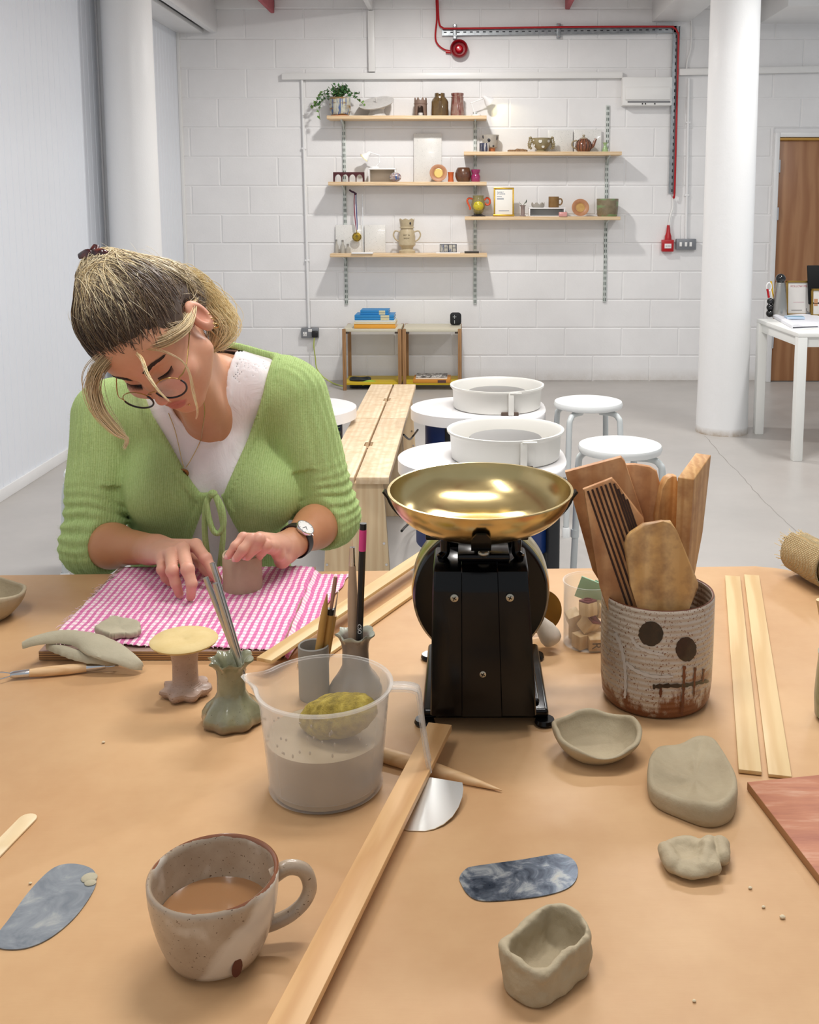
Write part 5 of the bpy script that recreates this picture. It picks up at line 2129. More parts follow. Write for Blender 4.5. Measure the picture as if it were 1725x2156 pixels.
z_ = TZ + .0075
a, b = at_z(22, 1421, z_), at_z(222, 1402, z_)
t = thing('ribbon_tool', 'double-ended wire ribbon tool with wooden handle on the left', 'clay tool', (a.x, a.y, TZ))
rod([(.2, .0055), (.35, .0068), (.6, .0072), (.8, .0058)], a, b).build('wooden_handle', M_BEECH, t, world=True)
rod([(0, .004), (.04, .0052), (.2, .0056)], a, b).build('ferrule', M_CHROME, t, world=True)
rod([(.8, .0058), (.95, .0052), (1, .004)], a, b).build('ferrule', M_CHROME, t, world=True)
d = (b - a).normalized()
n = Vector((-d.y, d.x, 0))
MB().tube(smooth_path([a + d * .004 + n * .002, a - d * .016 + n * .012, a - d * .034, a - d * .016 - n * .012, a + d * .004 - n * .002], 8), .0009, 8).build('wire_loop', M_CHROME, t, world=True)
MB().tube(smooth_path([b - d * .004 + n * .0015, b + d * .008 + n * .004, b + d * .019, b + d * .008 - n * .004, b - d * .004 - n * .0015], 6), .0009, 8).build('wire_loop', M_CHROME, t, world=True)

z_ = TZ + .009
a, b = at_z(770, 1578, z_), at_z(1057, 1664, TZ + .003)
solo(rod([(0, .006), (.06, .0085), (.3, .0095), (.5, .009), (.75, .006), (.95, .0018), (1, .0006)], a, b), 'wooden_modelling_tool', M_BEECH, 'pointed wooden modelling tool crossing under the long batten', 'clay tool')

# ---------------------------------------------------------------- battens
M_BAT = wood('batten_pine', '#c99a66', '#dbb07c', 9, (1, .1, 1), .5, .05, 3, 'X')
M_LATH = wood('lath', '#cdaa74', '#dcc08e', 9, (1, .08, 1), .5, .04, 3, 'X')


def batten(name, a, b, w, h, mat, label, group=None):
    """flat bar whose TOP face centre line runs a -> b"""
    a, b = Vector(a), Vector(b)
    L = (b - a).length
    o = MB().box((0, 0, -h / 2), (w, L, h), .0008).build(name, mat)
    d = (b - a).normalized()
    x = d.cross(Vector((0, 0, 1))).normalized()
    o.matrix_world = Matrix.Translation((a + b) / 2) @ Matrix((x, d, x.cross(d))).transposed().to_4x4()
    return tag(o, label, 'wood strip', group)


ft = .0175
far = at_z(927, 1523, TZ + .0265)
mid_ = at_z(876, 1615, TZ + .0265)
near = at_z(590, 2180, TZ + .0225)
batten('long_batten', far, near + (near - far) * .06, .030, .008, M_BAT, 'long pine batten running from the scale to the near table edge')
a, b = at_z(556, 1387, BZ + .0125), at_z(926, 1143, BZ + .0125)
batten('lath_strip', a, b, .026, .0055, M_LATH, 'longer lath beside the gingham cloth, reaching past the table edge', 'thin lath strips')
a, b = at_z(640, 1400, TZ + .0065), at_z(884, 1230, TZ + .0065)
batten('lath_strip', a, b, .024, .0055, M_LATH, 'shorter lath between the ruffled vase and the scale', 'thin lath strips')
a, b = at_z(1543, 1212, TZ + .006), at_z(1580, 1622, TZ + .006)
batten('lath_strip', a, b, .0265, .005, M_LATH, 'lath right of the face jar, left one of the pair', 'thin lath strips')
a, b = at_z(1583, 1210, TZ + .005), at_z(1643, 1632, TZ + .005)
batten('lath_strip', a, b, .0265, .004, M_LATH, 'lath right of the face jar, right one of the pair', 'thin lath strips')
# craft stick
a, b = at_z(58, 1722, TZ + .003), at_z(-60, 1842, TZ + .003)
d = (b - a)
L = d.length
d.normalize()
x = Vector((-d.y, d.x, 0))
w = .0095
ol = [(L, -w), (L, w)] + [(w * 0 - w * math.sin(t_) * 1.0, w * math.cos(t_)) for t_ in np.linspace(0, PI, 13)]
mt = Matrix(((d.x, x.x, 0, a.x), (d.y, x.y, 0, a.y), (0, 0, 1, TZ + E), (0, 0, 0, 1)))
solo(MB().prism(ol, .002, mt, .0004), 'craft_stick', wood('craft_stick_wood', '#e0c79c', '#ead6b2', 12, (.4, .4, 1), .5, .03, 3, 'X'), 'pale round-ended craft stick at the left edge of the table', 'clay tool')

# ---------------------------------------------------------------- metal scrapers
t = NT('polished_scraper')
t.base('#e8eaea')
t.set(Metallic=1.0, Roughness=.3)
M_MIR = t.m
t = NT('tarnished_steel')
v = t.co()
n = t.noise(v, 42, 5, .62, .8)
t.base(t.ramp(n, [(.36, '#3d4654'), (.5, '#69727f'), (.62, '#a3a8ab'), (.74, '#b8b5ab')]))
t.set(Metallic=.55, Roughness=t.math('ADD', t.math('MULTIPLY', n, .5), .12))
M_TAR = t.m
t = NT('dusty_steel')
v = t.co()
n = t.noise(v, 30, 5, .6, .8)
t.base(t.ramp(n, [(.35, '#767d85'), (.55, '#8f959b'), (.7, '#b3b4b0')]))
t.set(Metallic=.35, Roughness=.45)
M_DUS = t.m


def plate_px(name, pts, mat, label, z0=TZ + E, h=.0009):
    poly = pix_poly(pts, z0)
    return solo(MB().prism([tuple(p[:2]) for p in smooth_closed(poly)], h, Matrix.Translation((0, 0, z0)), .0002, 1), name, mat, label, 'scraper')


def smooth_closed(poly, k=6, corner=()):
    n = len(poly)
    out = []
    for i in range(n):
        p0, p1, p2, p3 = (Vector(poly[(i + j) % n]) for j in (-1, 0, 1, 2))
        for a in range(k):
            s = a / k
            out.append(.5 * ((2 * p1) + (p2 - p0) * s + (2 * p0 - 5 * p1 + 4 * p2 - p3) * s * s + (3 * p1 - p0 - 3 * p2 + p3) * s ** 3))
    return out


plate_px('metal_scraper', [(971, 1862), (968, 1848), (980, 1832), (1000, 1825), (1100, 1811), (1165, 1800), (1185, 1800), (1208, 1812), (1217, 1832), (1212, 1856), (1190, 1874), (1140, 1888), (1060, 1897), (1010, 1897), (985, 1884)], M_TAR,
         'tarnished oval metal scraper lying flat above the oval clay box')
o = plate_px('metal_scraper', [(100, 1838), (130, 1822), (165, 1821), (195, 1832), (203, 1852), (195, 1880), (160, 1930), (110, 1973), (60, 1996), (15, 2000), (-8, 1992), (-6, 1970), (20, 1935), (60, 1880)], M_DUS,
             'dusty oval metal scraper with a clay blob, at the left edge of the table')
p = at_z(188, 1848, TZ + .002)
MB().ball(p, (.008, .008, .0018), 14, 8).ball(p + Vector((.004, -.008, 0)), (.006, .005, .0016), 12, 7).build('clay_blob', M_CLAY2, o, world=True)
hy0 = at_z(880, 1751).y


def at_slope(a, b, k=.2):
    d = ray(a, b)
    return CAM + d * ((TZ + E - k * hy0 - CAM.z) / (d.z - k * d.y))


hp_ = [at_slope(a, b) for a, b in ((908, 1638), (974, 1649), (976, 1662), (974, 1678), (966, 1700), (953, 1720), (935, 1736), (915, 1746), (895, 1751), (862, 1750), (820, 1738), (862, 1645))]
hb1 = MB().prism([tuple(p[:2]) for p in hp_], .0008, Matrix.Translation((0, 0, TZ + E)))
hb1.v = [Vector((p.x, p.y, p.z + max(p.y - hy0, 0) * .2)) for p in hb1.v]
solo(hb1, 'metal_scraper', M_MIR, 'shiny half-moon metal scraper tucked under the long batten', 'scraper')

# ---------------------------------------------------------------- reddish board at the right edge
zb_ = TZ + .0105
p1, p2, p3 = at_z(1574, 1646, zb_), at_z(1725, 1631, zb_), at_z(1725, 1842, zb_)
u_ = (p2 - p1).normalized()
v_ = (p3 - p1).normalized()
t = NT('red_ply')
vv = t.co()
n = t.noise(t.co(scale=(.4, 3, 1)), 20, 5, .65)
c = t.ramp(n, [(.3, '#9c5c46'), (.55, '#b67757'), (.75, '#cda58a')])
g = t.add('ShaderNodeNewGeometry')
t.base(t.mix(t.math('GREATER_THAN', t.sep(g.outputs['Normal'])[2], .7), '#a5774e', c))
t.set(Roughness=.6)
mb = MB().prism([(p.x, p.y) for p in (p1, p1 + v_ * .42, p1 + v_ * .42 + u_ * .3, p1 + u_ * .3)], .0098, Matrix.Translation((0, 0, TZ + E)), .0006)
solo(mb, 'red_board', t.m, 'reddish wooden board lying at the right edge of the table', 'board')
# ================================================================== VESSELS AND TOOLS ON THE WORKTABLE
def speckled(name, c1, c2, speck, rough=.3, nscale=24, coat=.3, sp=.66, bump=.15):
    t = NT(name)
    v = t.co()
    n = t.noise(v, nscale, 5, .6)
    c = t.ramp(n, [(.3, c1), (.7, c2)])
    s = t.noise(v, 420, 2, .5)
    c = t.mix(t.ramp(s, [(sp, '#000000'), (sp + .05, '#ffffff')]), c, speck)
    t.base(c)
    t.set(Roughness=rough)
    t.b.inputs['Coat Weight'].default_value = coat
    t.b.inputs['Coat Roughness'].default_value = .12
    if bump:
        t.bump(n, bump, .003)
    return t, c


# ---- mug of tea
yb = at_z(430, 2077).y
mc = Vector((0, yb + .038, TZ + E))
mc.x = (447 - CX) * ((mc.y * math.cos(PT) + (CAM.z - TZ - .07) * math.sin(PT)) / F) + .001
t = thing('mug', 'speckled stoneware mug of milky tea in the foreground', 'mug', mc)
nt, c = speckled('mug_glaze', '#a28d76', '#b9a894', '#5c4636', .3, 26, .35)
v = nt.co()
x, y, z = nt.sep(v)
band = nt.math('ADD', nt.math('MULTIPLY', x, .82), nt.math('MULTIPLY', z, -.58))
band = nt.math('ADD', band, nt.math('MULTIPLY', nt.noise(v, 22, 3, .5), .022))
f1_ = nt.ramp(band, [(.0, '#000000'), (.006, '#ffffff'), (.026, '#ffffff'), (.034, '#000000')])
front = nt.math('LESS_THAN', y, .005)
c = nt.mix(nt.math('MULTIPLY', f1_, front), c, '#d6ccbd')
w2 = nt.ramp(nt.noise(nt.co(loc=(.3, .2, .1)), 20, 3, .5), [(.56, '#000000'), (.66, '#ffffff')])
c = nt.mix(nt.math('MULTIPLY', w2, .8), c, '#d3c9bb')
rimz = nt.math('ADD', z, nt.math('MULTIPLY', nt.noise(v, 60, 3), .006))
c = nt.mix(nt.math('GREATER_THAN', rimz, .0826), c, '#8a563a')
nt.base(c)
H = .079


def mug_r(s):
    return .034 + .0215 * math.sin(min(1, s * 1.05) * PI / 2) ** .62 + .0015 * s


prof = [(0, 0), (.030, 0), (.0335, .002)] + [(mug_r(s), s * H) for s in np.linspace(.06, 1, 14)]
prof += [(mug_r(1) - .002, H + .0016)] + [(mug_r(s) - .0042, s * H) for s in np.linspace(1, .12, 12)] + [(0, .007)]
MB().lathe(prof, 72, fn=lambda th, r, z, i: (r * (1 + .012 * math.cos(2 * th + .4) + .004 * wob(th, 3)), z + (.0018 * math.cos(th - .9) if z > .06 else 0))).build('mug_body', nt.m, t, angle=60)
mt = Matrix.Rotation(math.radians(16), 4, 'Z')
hp = smooth_path([(.052, 0, .066), (.066, 0, .072), (.080, 0, .066), (.085, 0, .050), (.080, 0, .036), (.068, 0, .026), (.054, 0, .021), (.042, 0, .0195)], 7)
MB().tube(hp, [.0078 - .0012 * math.sin(PI * i / (len(hp) - 1)) for i in range(len(hp))], 14, flat=.8, up=(0, 1, 0)).xf(mt).build('mug_handle', nt.m, t)
m = NT('milky_tea')
m.base('#9c734f')
m.set(Roughness=.06)
m.b.inputs['Subsurface Weight'].default_value = .2
m.b.inputs['Subsurface Radius'].default_value = (.01, .006, .003)
MB().lathe([(mug_r(.53) - .0042, .0425), (mug_r(.53) - .006, .0418), (0, .0418)], 48).build('tea', m.m, t)
MB().lathe([(0, .0), (.0042, .0002), (.005, .0012), (0, .0016)], 14).xf(Matrix.Translation((.0272, -.0370, .017)) @ Matrix.Rotation(math.radians(36), 4, 'Z') @ Matrix.Rotation(math.radians(100), 4, 'X') @ Matrix.Scale(2.0, 4, (0, 1, 0))).build('potters_mark', M('mark_brown', '#5a2a20', .4), t)

# ---- measuring jug
yb = at_z(690, 1723).y
JR0, JR1, JH = .0655, .076, .124
jc = Vector((0, yb + JR0, TZ + E))
jc.x = (687 - CX) * (jc.y * math.cos(PT) + (CAM.z - TZ) * math.sin(PT)) / F
t = thing('measuring_jug', 'clear plastic measuring jug half full of clay water', 'jug', jc)
m = NT('jug_plastic')
m.base('#ebe8e2')
m.set(Roughness=.16)
fr = m.add('ShaderNodeLayerWeight')
fr.inputs['Blend'].default_value = .35
m.set(Alpha=m.math('ADD', m.math('MULTIPLY', fr.outputs['Facing'], .5), .12, True))
m.bump(m.noise(m.co(), 90, 3, .6), .12, .002)
M_JUG = m.m
prof = [(0, .0), (JR0 - .006, 0), (JR0, .004)]
for s in np.linspace(.06, 1, 16):
    prof.append((JR0 + (JR1 - JR0) * s - .0012, .004 + s * (JH - .006)))
prof += [(JR1 + .0022, JH - .003), (JR1 + .0028, JH), (JR1 - .0005, JH + .0008), (JR1 - .0025, JH - .001)]
for s in np.linspace(1, .06, 12):
    prof.append((JR0 + (JR1 - JR0) * s - .0028, .004 + s * (JH - .008)))
prof += [(0, .003)]


def jug_f(th, r, z, i):
    k = max(0, (z / JH - .62) / .38)
    d = abs(((th - PI + .16 + PI) % (2 * PI)) - PI)
    sp = math.exp(-(d / .17) ** 2) * k ** 1.5
    return r + .021 * sp, z + .002 * sp


MB().lathe(prof, 96, fn=jug_f).build('jug_body', M_JUG, t, angle=50)
hz = [(.0745, JH - .004), (.092, JH - .004), (.103, JH - .006), (.108, JH - .013), (.112, JH - .05), (.117, JH - .085), (.1205, JH - .104)]
path = smooth_path([(x, 0, z) for x, z in hz], 6)
for s in (-1, 1):
    MB().tube([p + Vector((0, s * .0085, 0)) for p in path], .0026, 8).build('handle_rib', M_JUG, t)
hv, hf = [], []
for i, p in enumerate(path):
    hv += [p + Vector((0, -.0085, .0)), p + Vector((0, .0085, .0))]
for i in range(len(path) - 1):
    hf.append((2 * i, 2 * i + 1, 2 * i + 3, 2 * i + 2))
hb = MB()
hb.add(hv, hf)
ho = hb.build('handle_web', M_JUG, t)
sm = ho.modifiers.new('thick', 'SOLIDIFY')
sm.thickness = .0022
WL = .064
m = NT('clay_water')
m.base(m.ramp(m.noise(m.co(scale=(1, 1, .5)), 25, 4, .6), [(.3, '#9c8b70'), (.7, '#b0a086')]))
m.set(Roughness=.15)
MB().lathe([(0, .0034), (JR0 - .004, .0045)] + [(JR0 + (JR1 - JR0) * s - .0036, .006 + s * (JH - .006)) for s in np.linspace(.05, (WL - .006) / (JH - .006), 8)] + [(0, WL)], 72).build('clay_water', m.m, t)
mb = MB()
rr = random.Random(8)
for k in range(36):
    th = rr.uniform(-2.9, .2)
    zz = rr.uniform(.07, JH - .01)
    r = JR0 + (JR1 - JR0) * (zz / JH) - .003
    mb.ball((r * math.cos(th), r * math.sin(th), zz), (.0012, .0012, rr.uniform(.0012, .003)), 7, 5)
m = NT('droplet')
m.base('#b9ae9e')
m.set(Roughness=.1, Alpha=.55)
mb.build('droplets', m.m, t)['kind'] = 'stuff'
# sponge floating in it
sc_ = jc + Vector((.016, -.006, WL + .024))
sR = np.array((Matrix.Rotation(math.radians(-24), 3, 'Z') @ Matrix.Rotation(math.radians(-20), 3, 'Y')), np.float32)
sp0 = np.array(sc_, np.float32)


def f_sp(P):
    d = sd_ell(P, sp0, (.050, .028, .025), sR)
    return d + .0022 * vnoise(P, 60) + .0011 * vnoise(P, 240)


v, q = surface(f_sp, sp0 - .058, sp0 + .058, .0016)
m = NT('sponge_ochre')
n = m.noise(m.co(), 60, 4, .7)
m.base(m.ramp(n, [(.32, '#75652a'), (.55, '#a8933e'), (.75, '#c0ae58')]))
m.set(Roughness=.9)
m.bump(m.noise(m.co(), 500, 3, .7), .8, .002)
tag(np_mesh('sponge', v, q, m.m, origin=tuple(sc_)), 'ochre sponge floating in the measuring jug', 'sponge')


# ---- ruffled stands and vases
def ruffle(n, a, ph=0.0):
    return lambda th, r, z, k: (r * (1 + a * k * math.cos(n * th + ph)), z + k * a * .016 * math.sin(n * th + ph))


base = at_z(392, 1463)
t = thing('spool_stand', 'spool-shaped ceramic stand with a flat yellow disc top', 'stand', (base.x, base.y, TZ + E))
nt, c = speckled('spool_pink', '#a98d7c', '#b99f8e', '#7c5a48', .5, 30, .1)
nt.base(c)
nt.bump(nt.wave(nt.co(), 140, 1.5, 2, 1, 'Z'), .25, .001)
rf = ruffle(7, .10)
MB().lathe([(0, 0), (.026, 0), (.033, .004), (.032, .008), (.022, .013), (.0175, .02), (.0168, .045), (.019, .062), (.026, .0705), (0, .0705)], 84,
           fn=lambda th, r, z, i: rf(th, r, z + (.004 if i in (2, 3) else 0), 1.0 if i in (1, 2, 3) else (.4 if i == 4 else 0))).build('spool_stem', nt.m, t, angle=60)
nt, c = speckled('yellow_disc', '#cdb377', '#d6bf88', '#b09a5e', .7, 40, 0, .72)
nt.base(c)
MB().lathe([(0, .0705), (.03, .0715), (.0435, .0755), (.0455, .0785), (.0435, .0805), (.02, .0806), (.0035, .0806), (.002, .0796), (0, .0795)], 72, fn=lambda th, r, z, i: (r * (1 + .012 * wob(th, 4)), z)).build('disc_top', nt.m, t, angle=60)

M_ROD = M('rod_aluminium', '#c4c4c2', .3, 1.0)
nt, c = speckled('celadon', '#7c7b5f', '#929173', '#4e4a3a', .2, 34, .8, .7)
zz = nt.sep(nt.co())[2]
c = nt.mix(nt.ramp(nt.math('ADD', zz, nt.math('MULTIPLY', nt.noise(nt.co(), 40, 3), .02)), [(.014, '#ffffff'), (.026, '#000000')]), c, '#7d6a52')
nt.base(c)
nt.bump(nt.noise(nt.co(), 35, 3, .5), .5, .006)
M_CEL = nt.m


def ruffled_vase(px, py, label, foot, neck, rim, h, mat, seed, waves=8, dark=None):
    b = at_z(px, py)
    t = thing('ruffled_vase', label, 'vase', (b.x, b.y, TZ + E))
    rf = ruffle(waves, .11, seed)
    prof = [(0, 0), (foot * .9, 0), (foot, .006), (foot * .97, .014), (foot * .82, .024), (neck * 1.25, .033), (neck, .042), (neck * .97, h * .72), (neck * 1.05, h * .85), (rim * .85, h * .93), (rim, h * .98), (rim * .98, h),
            (rim * .8, h * .965), (neck * .82, h * .86), (neck * .7, h * .6), (neck * .6, .03), (0, .028)]
    k = {1: .4, 2: .45, 3: .55, 4: .5, 9: .6, 10: 1, 11: 1, 12: .6}
    MB().lathe(prof, 96, fn=lambda th, r, z, i: rf(th, r, z, k.get(i, 0))).build('vase_body', mat, t, angle=70)
    return t, Vector((b.x, b.y, TZ + h))


gv, gtop = ruffled_vase(490, 1520, 'green ruffled vase holding three metal rods', .039, .0185, .0275, .087, M_CEL, .6)
rods = [((494, 1372), (433, 1216), 0, 'metal rod leaning left in the green vase, leftmost of three'), ((498, 1376), (453, 1228), -.012, 'metal rod with the bright end in the green vase, nearest of three'),
        ((500, 1366), (447, 1185), .014, 'tallest dark metal rod in the green vase, rearmost of three')]
for (p0, p1, dy, lab) in rods:
    a = at_y(*p0, gtop.y + dy * .6)
    b = at_y(*p1, gtop.y + dy)
    a = a + (a - b).normalized() * .03
    mb = MB().tube([a, b], .0036, 14)
    o = solo(mb, 'metal_rod', M_ROD, lab, 'rod', 'metal rods in the green vase')

nt, c = speckled('stone_grey', '#857a70', '#978b80', '#5f564c', .35, 34, .4, .7)
zz = nt.sep(nt.co())[2]
c = nt.mix(nt.ramp(zz, [(.083, '#000000'), (.086, '#ffffff')]), c, '#b9bdae')
nt.base(c)
bv, btop = ruffled_vase(750, 1462, 'grey-brown ruffled vase behind the jug holding a needle tool and pencil', .036, .0185, .0255, .089, nt.m, 1.7, 7)
# needle tool and black pencil in it
a, b = at_y(743, 1345, btop.y + .004), at_y(742, 1152, btop.y + .004)
a = a + (a - b).normalized() * .03
t = thing('needle_tool', 'needle tool with a pale wooden handle in the grey ruffled vase', 'clay tool', a)
rod([(0, .004), (.3, .0068), (.6, .0066), (.84, .0048)], a, b).build('wooden_handle', M('pale_beech', '#b99b80', .55, var='#c6a98e'), t, world=True)
rod([(.84, .0048), (.9, .0045), (1, .0038)], a, b).build('ferrule', M_CHROME, t, world=True)
d = (b - a).normalized()
rod([(0, .0009), (1, .0002)], b, b + d * .012, 8).build('needle', M_CHROME, t, world=True)
a, b = at_y(757, 1340, btop.y - .006), at_y(765, 1102, btop.y - .006)
a = a + (a - b).normalized() * .03
t = thing('pencil', 'black pencil with a pink end in the grey ruffled vase', 'pencil', a)
rod([(0, .0046), (.8, .0046)], a, b, 6).build('pencil_shaft', M('pencil_black', '#161618', .35), t, world=True)
rod([(.8, .005), (.955, .005)], a, b, 16).build('pink_sleeve', M('pencil_pink', '#e0458c', .5), t, world=True)
rod([(.955, .0048), (1, .0046)], a, b, 16).build('end_cap', M('pencil_black'), t, world=True)
mtx, L = along(a, b)
d = (b - a).normalized()
k = text_mb('CSO', .007, .0001)
k.xf(Matrix.Translation(a + d * L * .225 + Vector((0, -.0049, 0))) @ Matrix(((0, -1, 0, 0), (0, 0, -1, 0), (1, 0, 0, 0), (0, 0, 0, 1))) @ Matrix.Scale(-1, 4, (1, 0, 0)) @ Matrix.Scale(-1, 4, (0, 1, 0)))
k.build('lettering', M('lamp_white'), t, world=True)

b = at_z(662, 1468)
t = thing('small_cup', 'small grey cylinder cup of pencils behind the jug', 'cup', (b.x, b.y, TZ + E))
MB().lathe([(0, 0), (.0195, 0), (.0205, .003), (.0208, .074), (.0195, .0755), (.0182, .074), (.018, .006), (0, .005)], 48, fn=lambda th, r, z, i: (r * (1 + .01 * wob(th, 6)), z)).build('cup_body', M('cup_slate', '#8b8882', .6, var='#9a978f', bump=.3, bscale=80), t)
ct = Vector((b.x, b.y, TZ + .07))
M_BRU = M('brush_handle', '#b98a45', .4, var='#c79a55')
for (p0, p1, dy, kind, lab) in (((670, 1375), (689, 1250), -.004, 'point', 'pointed wooden stick leaning in the small grey cup'), ((684, 1375), (707, 1214), .004, 'brush', 'fine brush with a black collar in the small grey cup'),
                                ((690, 1375), (712, 1246), .009, 'needle', 'thin steel-tipped tool behind the brush in the small grey cup')):
    a, b = at_y(*p0, ct.y + dy), at_y(*p1, ct.y + dy)
    a = a + (a - b).normalized() * .025
    t = thing('modelling_stick' if kind == 'point' else ('fine_brush' if kind == 'brush' else 'steel_tool'), lab, 'clay tool', a)
    if kind == 'point':
        rod([(0, .005), (.6, .005), (.8, .0042), (1, .0006)], a, b).build('stick', M_BRU, t, world=True)
    elif kind == 'brush':
        rod([(0, .0052), (.52, .0052), (.6, .0048)], a, b).build('brush_handle', M_BRU, t, world=True)
        rod([(.6, .005), (.66, .005)], a, b).build('collar', M('pencil_black'), t, world=True)
        rod([(.66, .0022), (.85, .003), (1, .0026)], a, b, 10).build('brush_tip', M('tip_pink', '#b08472', .6), t, world=True)
    else:
        rod([(0, .004), (.7, .004)], a, b).build('tool_handle', M_BRU, t, world=True)
        rod([(.7, .0018), (1, .0005)], a, b, 10).build('steel_tip', M_CHROME, t, world=True)

# ---- face jar with paddles
yf_ = at_z(1385, 1519).y
JC = Vector((0, yf_ + .0725, TZ + E))
JC.x = (1383 - CX) * (JC.y * math.cos(PT) + (CAM.z - TZ - .08) * math.sin(PT)) / F
JRr, JHh = .0755, .150
t = thing('stoneware_jar', 'large speckled stoneware jar with a painted face', 'jar', JC)
nt, c = speckled('jar_glaze', '#b5a491', '#c8bbab', '#7a4c30', .4, 20, .25, .61)
v = nt.co()
z = nt.sep(v)[2]
dn = nt.noise(nt.co(scale=(1, 1, .5)), 34, 5, .7)
rust = nt.ramp(nt.math('ADD', nt.math('MULTIPLY', z, -10.0), nt.math('MULTIPLY', dn, 1.5)), [(.42, '#000000'), (.6, '#ffffff')])
c = nt.mix(rust, c, '#7c4826')
gv2 = nt.ramp(nt.noise(nt.co(scale=(1, 1, 3), loc=(2, 0, 0)), 14, 3, .5), [(.5, '#000000'), (.62, '#ffffff')])
mid = nt.ramp(z, [(.035, '#000000'), (.05, '#ffffff'), (.07, '#ffffff'), (.095, '#000000')])
c = nt.mix(nt.math('MULTIPLY', nt.math('MULTIPLY', gv2, mid), .75), c, '#9c6a44')
c = nt.mix(nt.math('GREATER_THAN', z, .1492), c, '#7c4a34')
nt.base(c)
nt.bump(nt.wave(nt.co(), 42, .8, 2, 1.5, 'Z'), .5, .0018)
MB().lathe([(0, 0), (.064, 0), (.069, .002), (.0725, .010), (.0745, .03), (.0755, .08), (.0755, .146), (.074, .1505), (.0715, .149), (.0705, .08), (.068, .012), (0, .009)], 96).build('jar_body', nt.m, t, angle=50)


def on_jar(px, py):
    """point of the jar's wall seen at that pixel"""
    d = ray(px, py)
    ox, oy = CAM.x - JC.x, CAM.y - JC.y
    A_, B_, C_ = d.x ** 2 + d.y ** 2, 2 * (ox * d.x + oy * d.y), ox * ox + oy * oy - .0757 ** 2
    k = (-B_ - math.sqrt(max(B_ * B_ - 4 * A_ * C_, 0))) / (2 * A_)
    p = CAM + d * k
    return math.atan2(p.y - JC.y, p.x - JC.x), p.z


def jar_patch(outline, lift=.0004):
    pa = [on_jar(*p) for p in outline]
    n = len(pa)
    c = (sum(a for a, _ in pa) / n, sum(z for _, z in pa) / n)
    vs = [c] + [(c[0] + (a - c[0]) * .5, c[1] + (z - c[1]) * .5) for a, z in pa] + pa
    mb = MB()
    R = .0757 + lift
    mb.add([(JC.x + R * math.cos(a), JC.y + R * math.sin(a), z) for a, z in vs],
           [(0, 1 + i, 1 + (i + 1) % n) for i in range(n)] + [(1 + i, 1 + n + i, 1 + n + (i + 1) % n, 1 + (i + 1) % n) for i in range(n)])
    return mb


m_eye = speckled('iron_spot', '#0e0907', '#2a180f', '#120d0a', .3, 90, .4, .55, .2)
m_eye[0].base(m_eye[1])
for k, (cx, cy, rx, ry) in enumerate(((1371, 1334, 26, 26), (1445, 1367, 22, 26))):
    rr = random.Random(k)
    jar_patch([(cx + rx * (1 + rr.uniform(-.05, .03)) * math.cos(a), cy + ry * (1 + rr.uniform(-.05, .03)) * math.sin(a)) for a in np.linspace(0, 2 * PI, 40)[:-1]]).build('painted_eye', m_eye[0].m, t, world=True)


def stroke(pts, w, name, m):
    p = smooth_path([Vector((a, b, 0)) for a, b in pts], 6)
    top, bot = [], []
    n = len(p)
    for i in range(n):
        d = (p[min(i + 1, n - 1)] - p[max(i - 1, 0)]).normalized()
        ww = w * (.75 + .25 * math.sin(i * 2.1)) * (1 - .35 * i / n)
        top.append(on_jar(p[i].x - d.y * ww, p[i].y + d.x * ww))
        bot.append(on_jar(p[i].x + d.y * ww, p[i].y - d.x * ww))
    R = .0757 + .0005
    mb = MB()
    mb.add([(JC.x + R * math.cos(a), JC.y + R * math.sin(a), z) for a, z in top + bot], [(i, i + 1, n + i + 1, n + i) for i in range(n - 1)])
    mb.build(name, m, t, world=True)


m_rust = M('rust_streak', '#4c2412', .35, var='#7a3e1e', nscale=60)
stroke([(1375, 1446), (1400, 1444), (1440, 1443), (1475, 1437), (1492, 1434)], 6.0, 'painted_mouth', m_eye[0].m)
for pts, w in (([(1441, 1402), (1440, 1440), (1437, 1490), (1436, 1508)], 4.2), ([(1464, 1405), (1462, 1440), (1461, 1466)], 3.2), ([(1392, 1440), (1391, 1468)], 4.5), ([(1482, 1408), (1480, 1436)], 2.6)):
    stroke(pts, w, 'glaze_streak', m_rust)
m_wt = M('white_glaze_drip', '#c9c0b6', .3)
for pts, w in (([(1296, 1332), (1308, 1360), (1316, 1400), (1318, 1440), (1316, 1470)], 5), ([(1330, 1340), (1340, 1358), (1365, 1372), (1398, 1379)], 4.5), ([(1318, 1395), (1340, 1412), (1375, 1424), (1418, 1424)], 5)):
    stroke(pts, w, 'white_glaze_line', m_wt)

zf = lambda zx, zy: (1180 + zx / 2.954, 930 + zy / 2.954)
NP = {}


def on_plane(px, py, p0, n):
    d = ray(px, py)
    return CAM + d * ((p0 - CAM).dot(n) / d.dot(n))


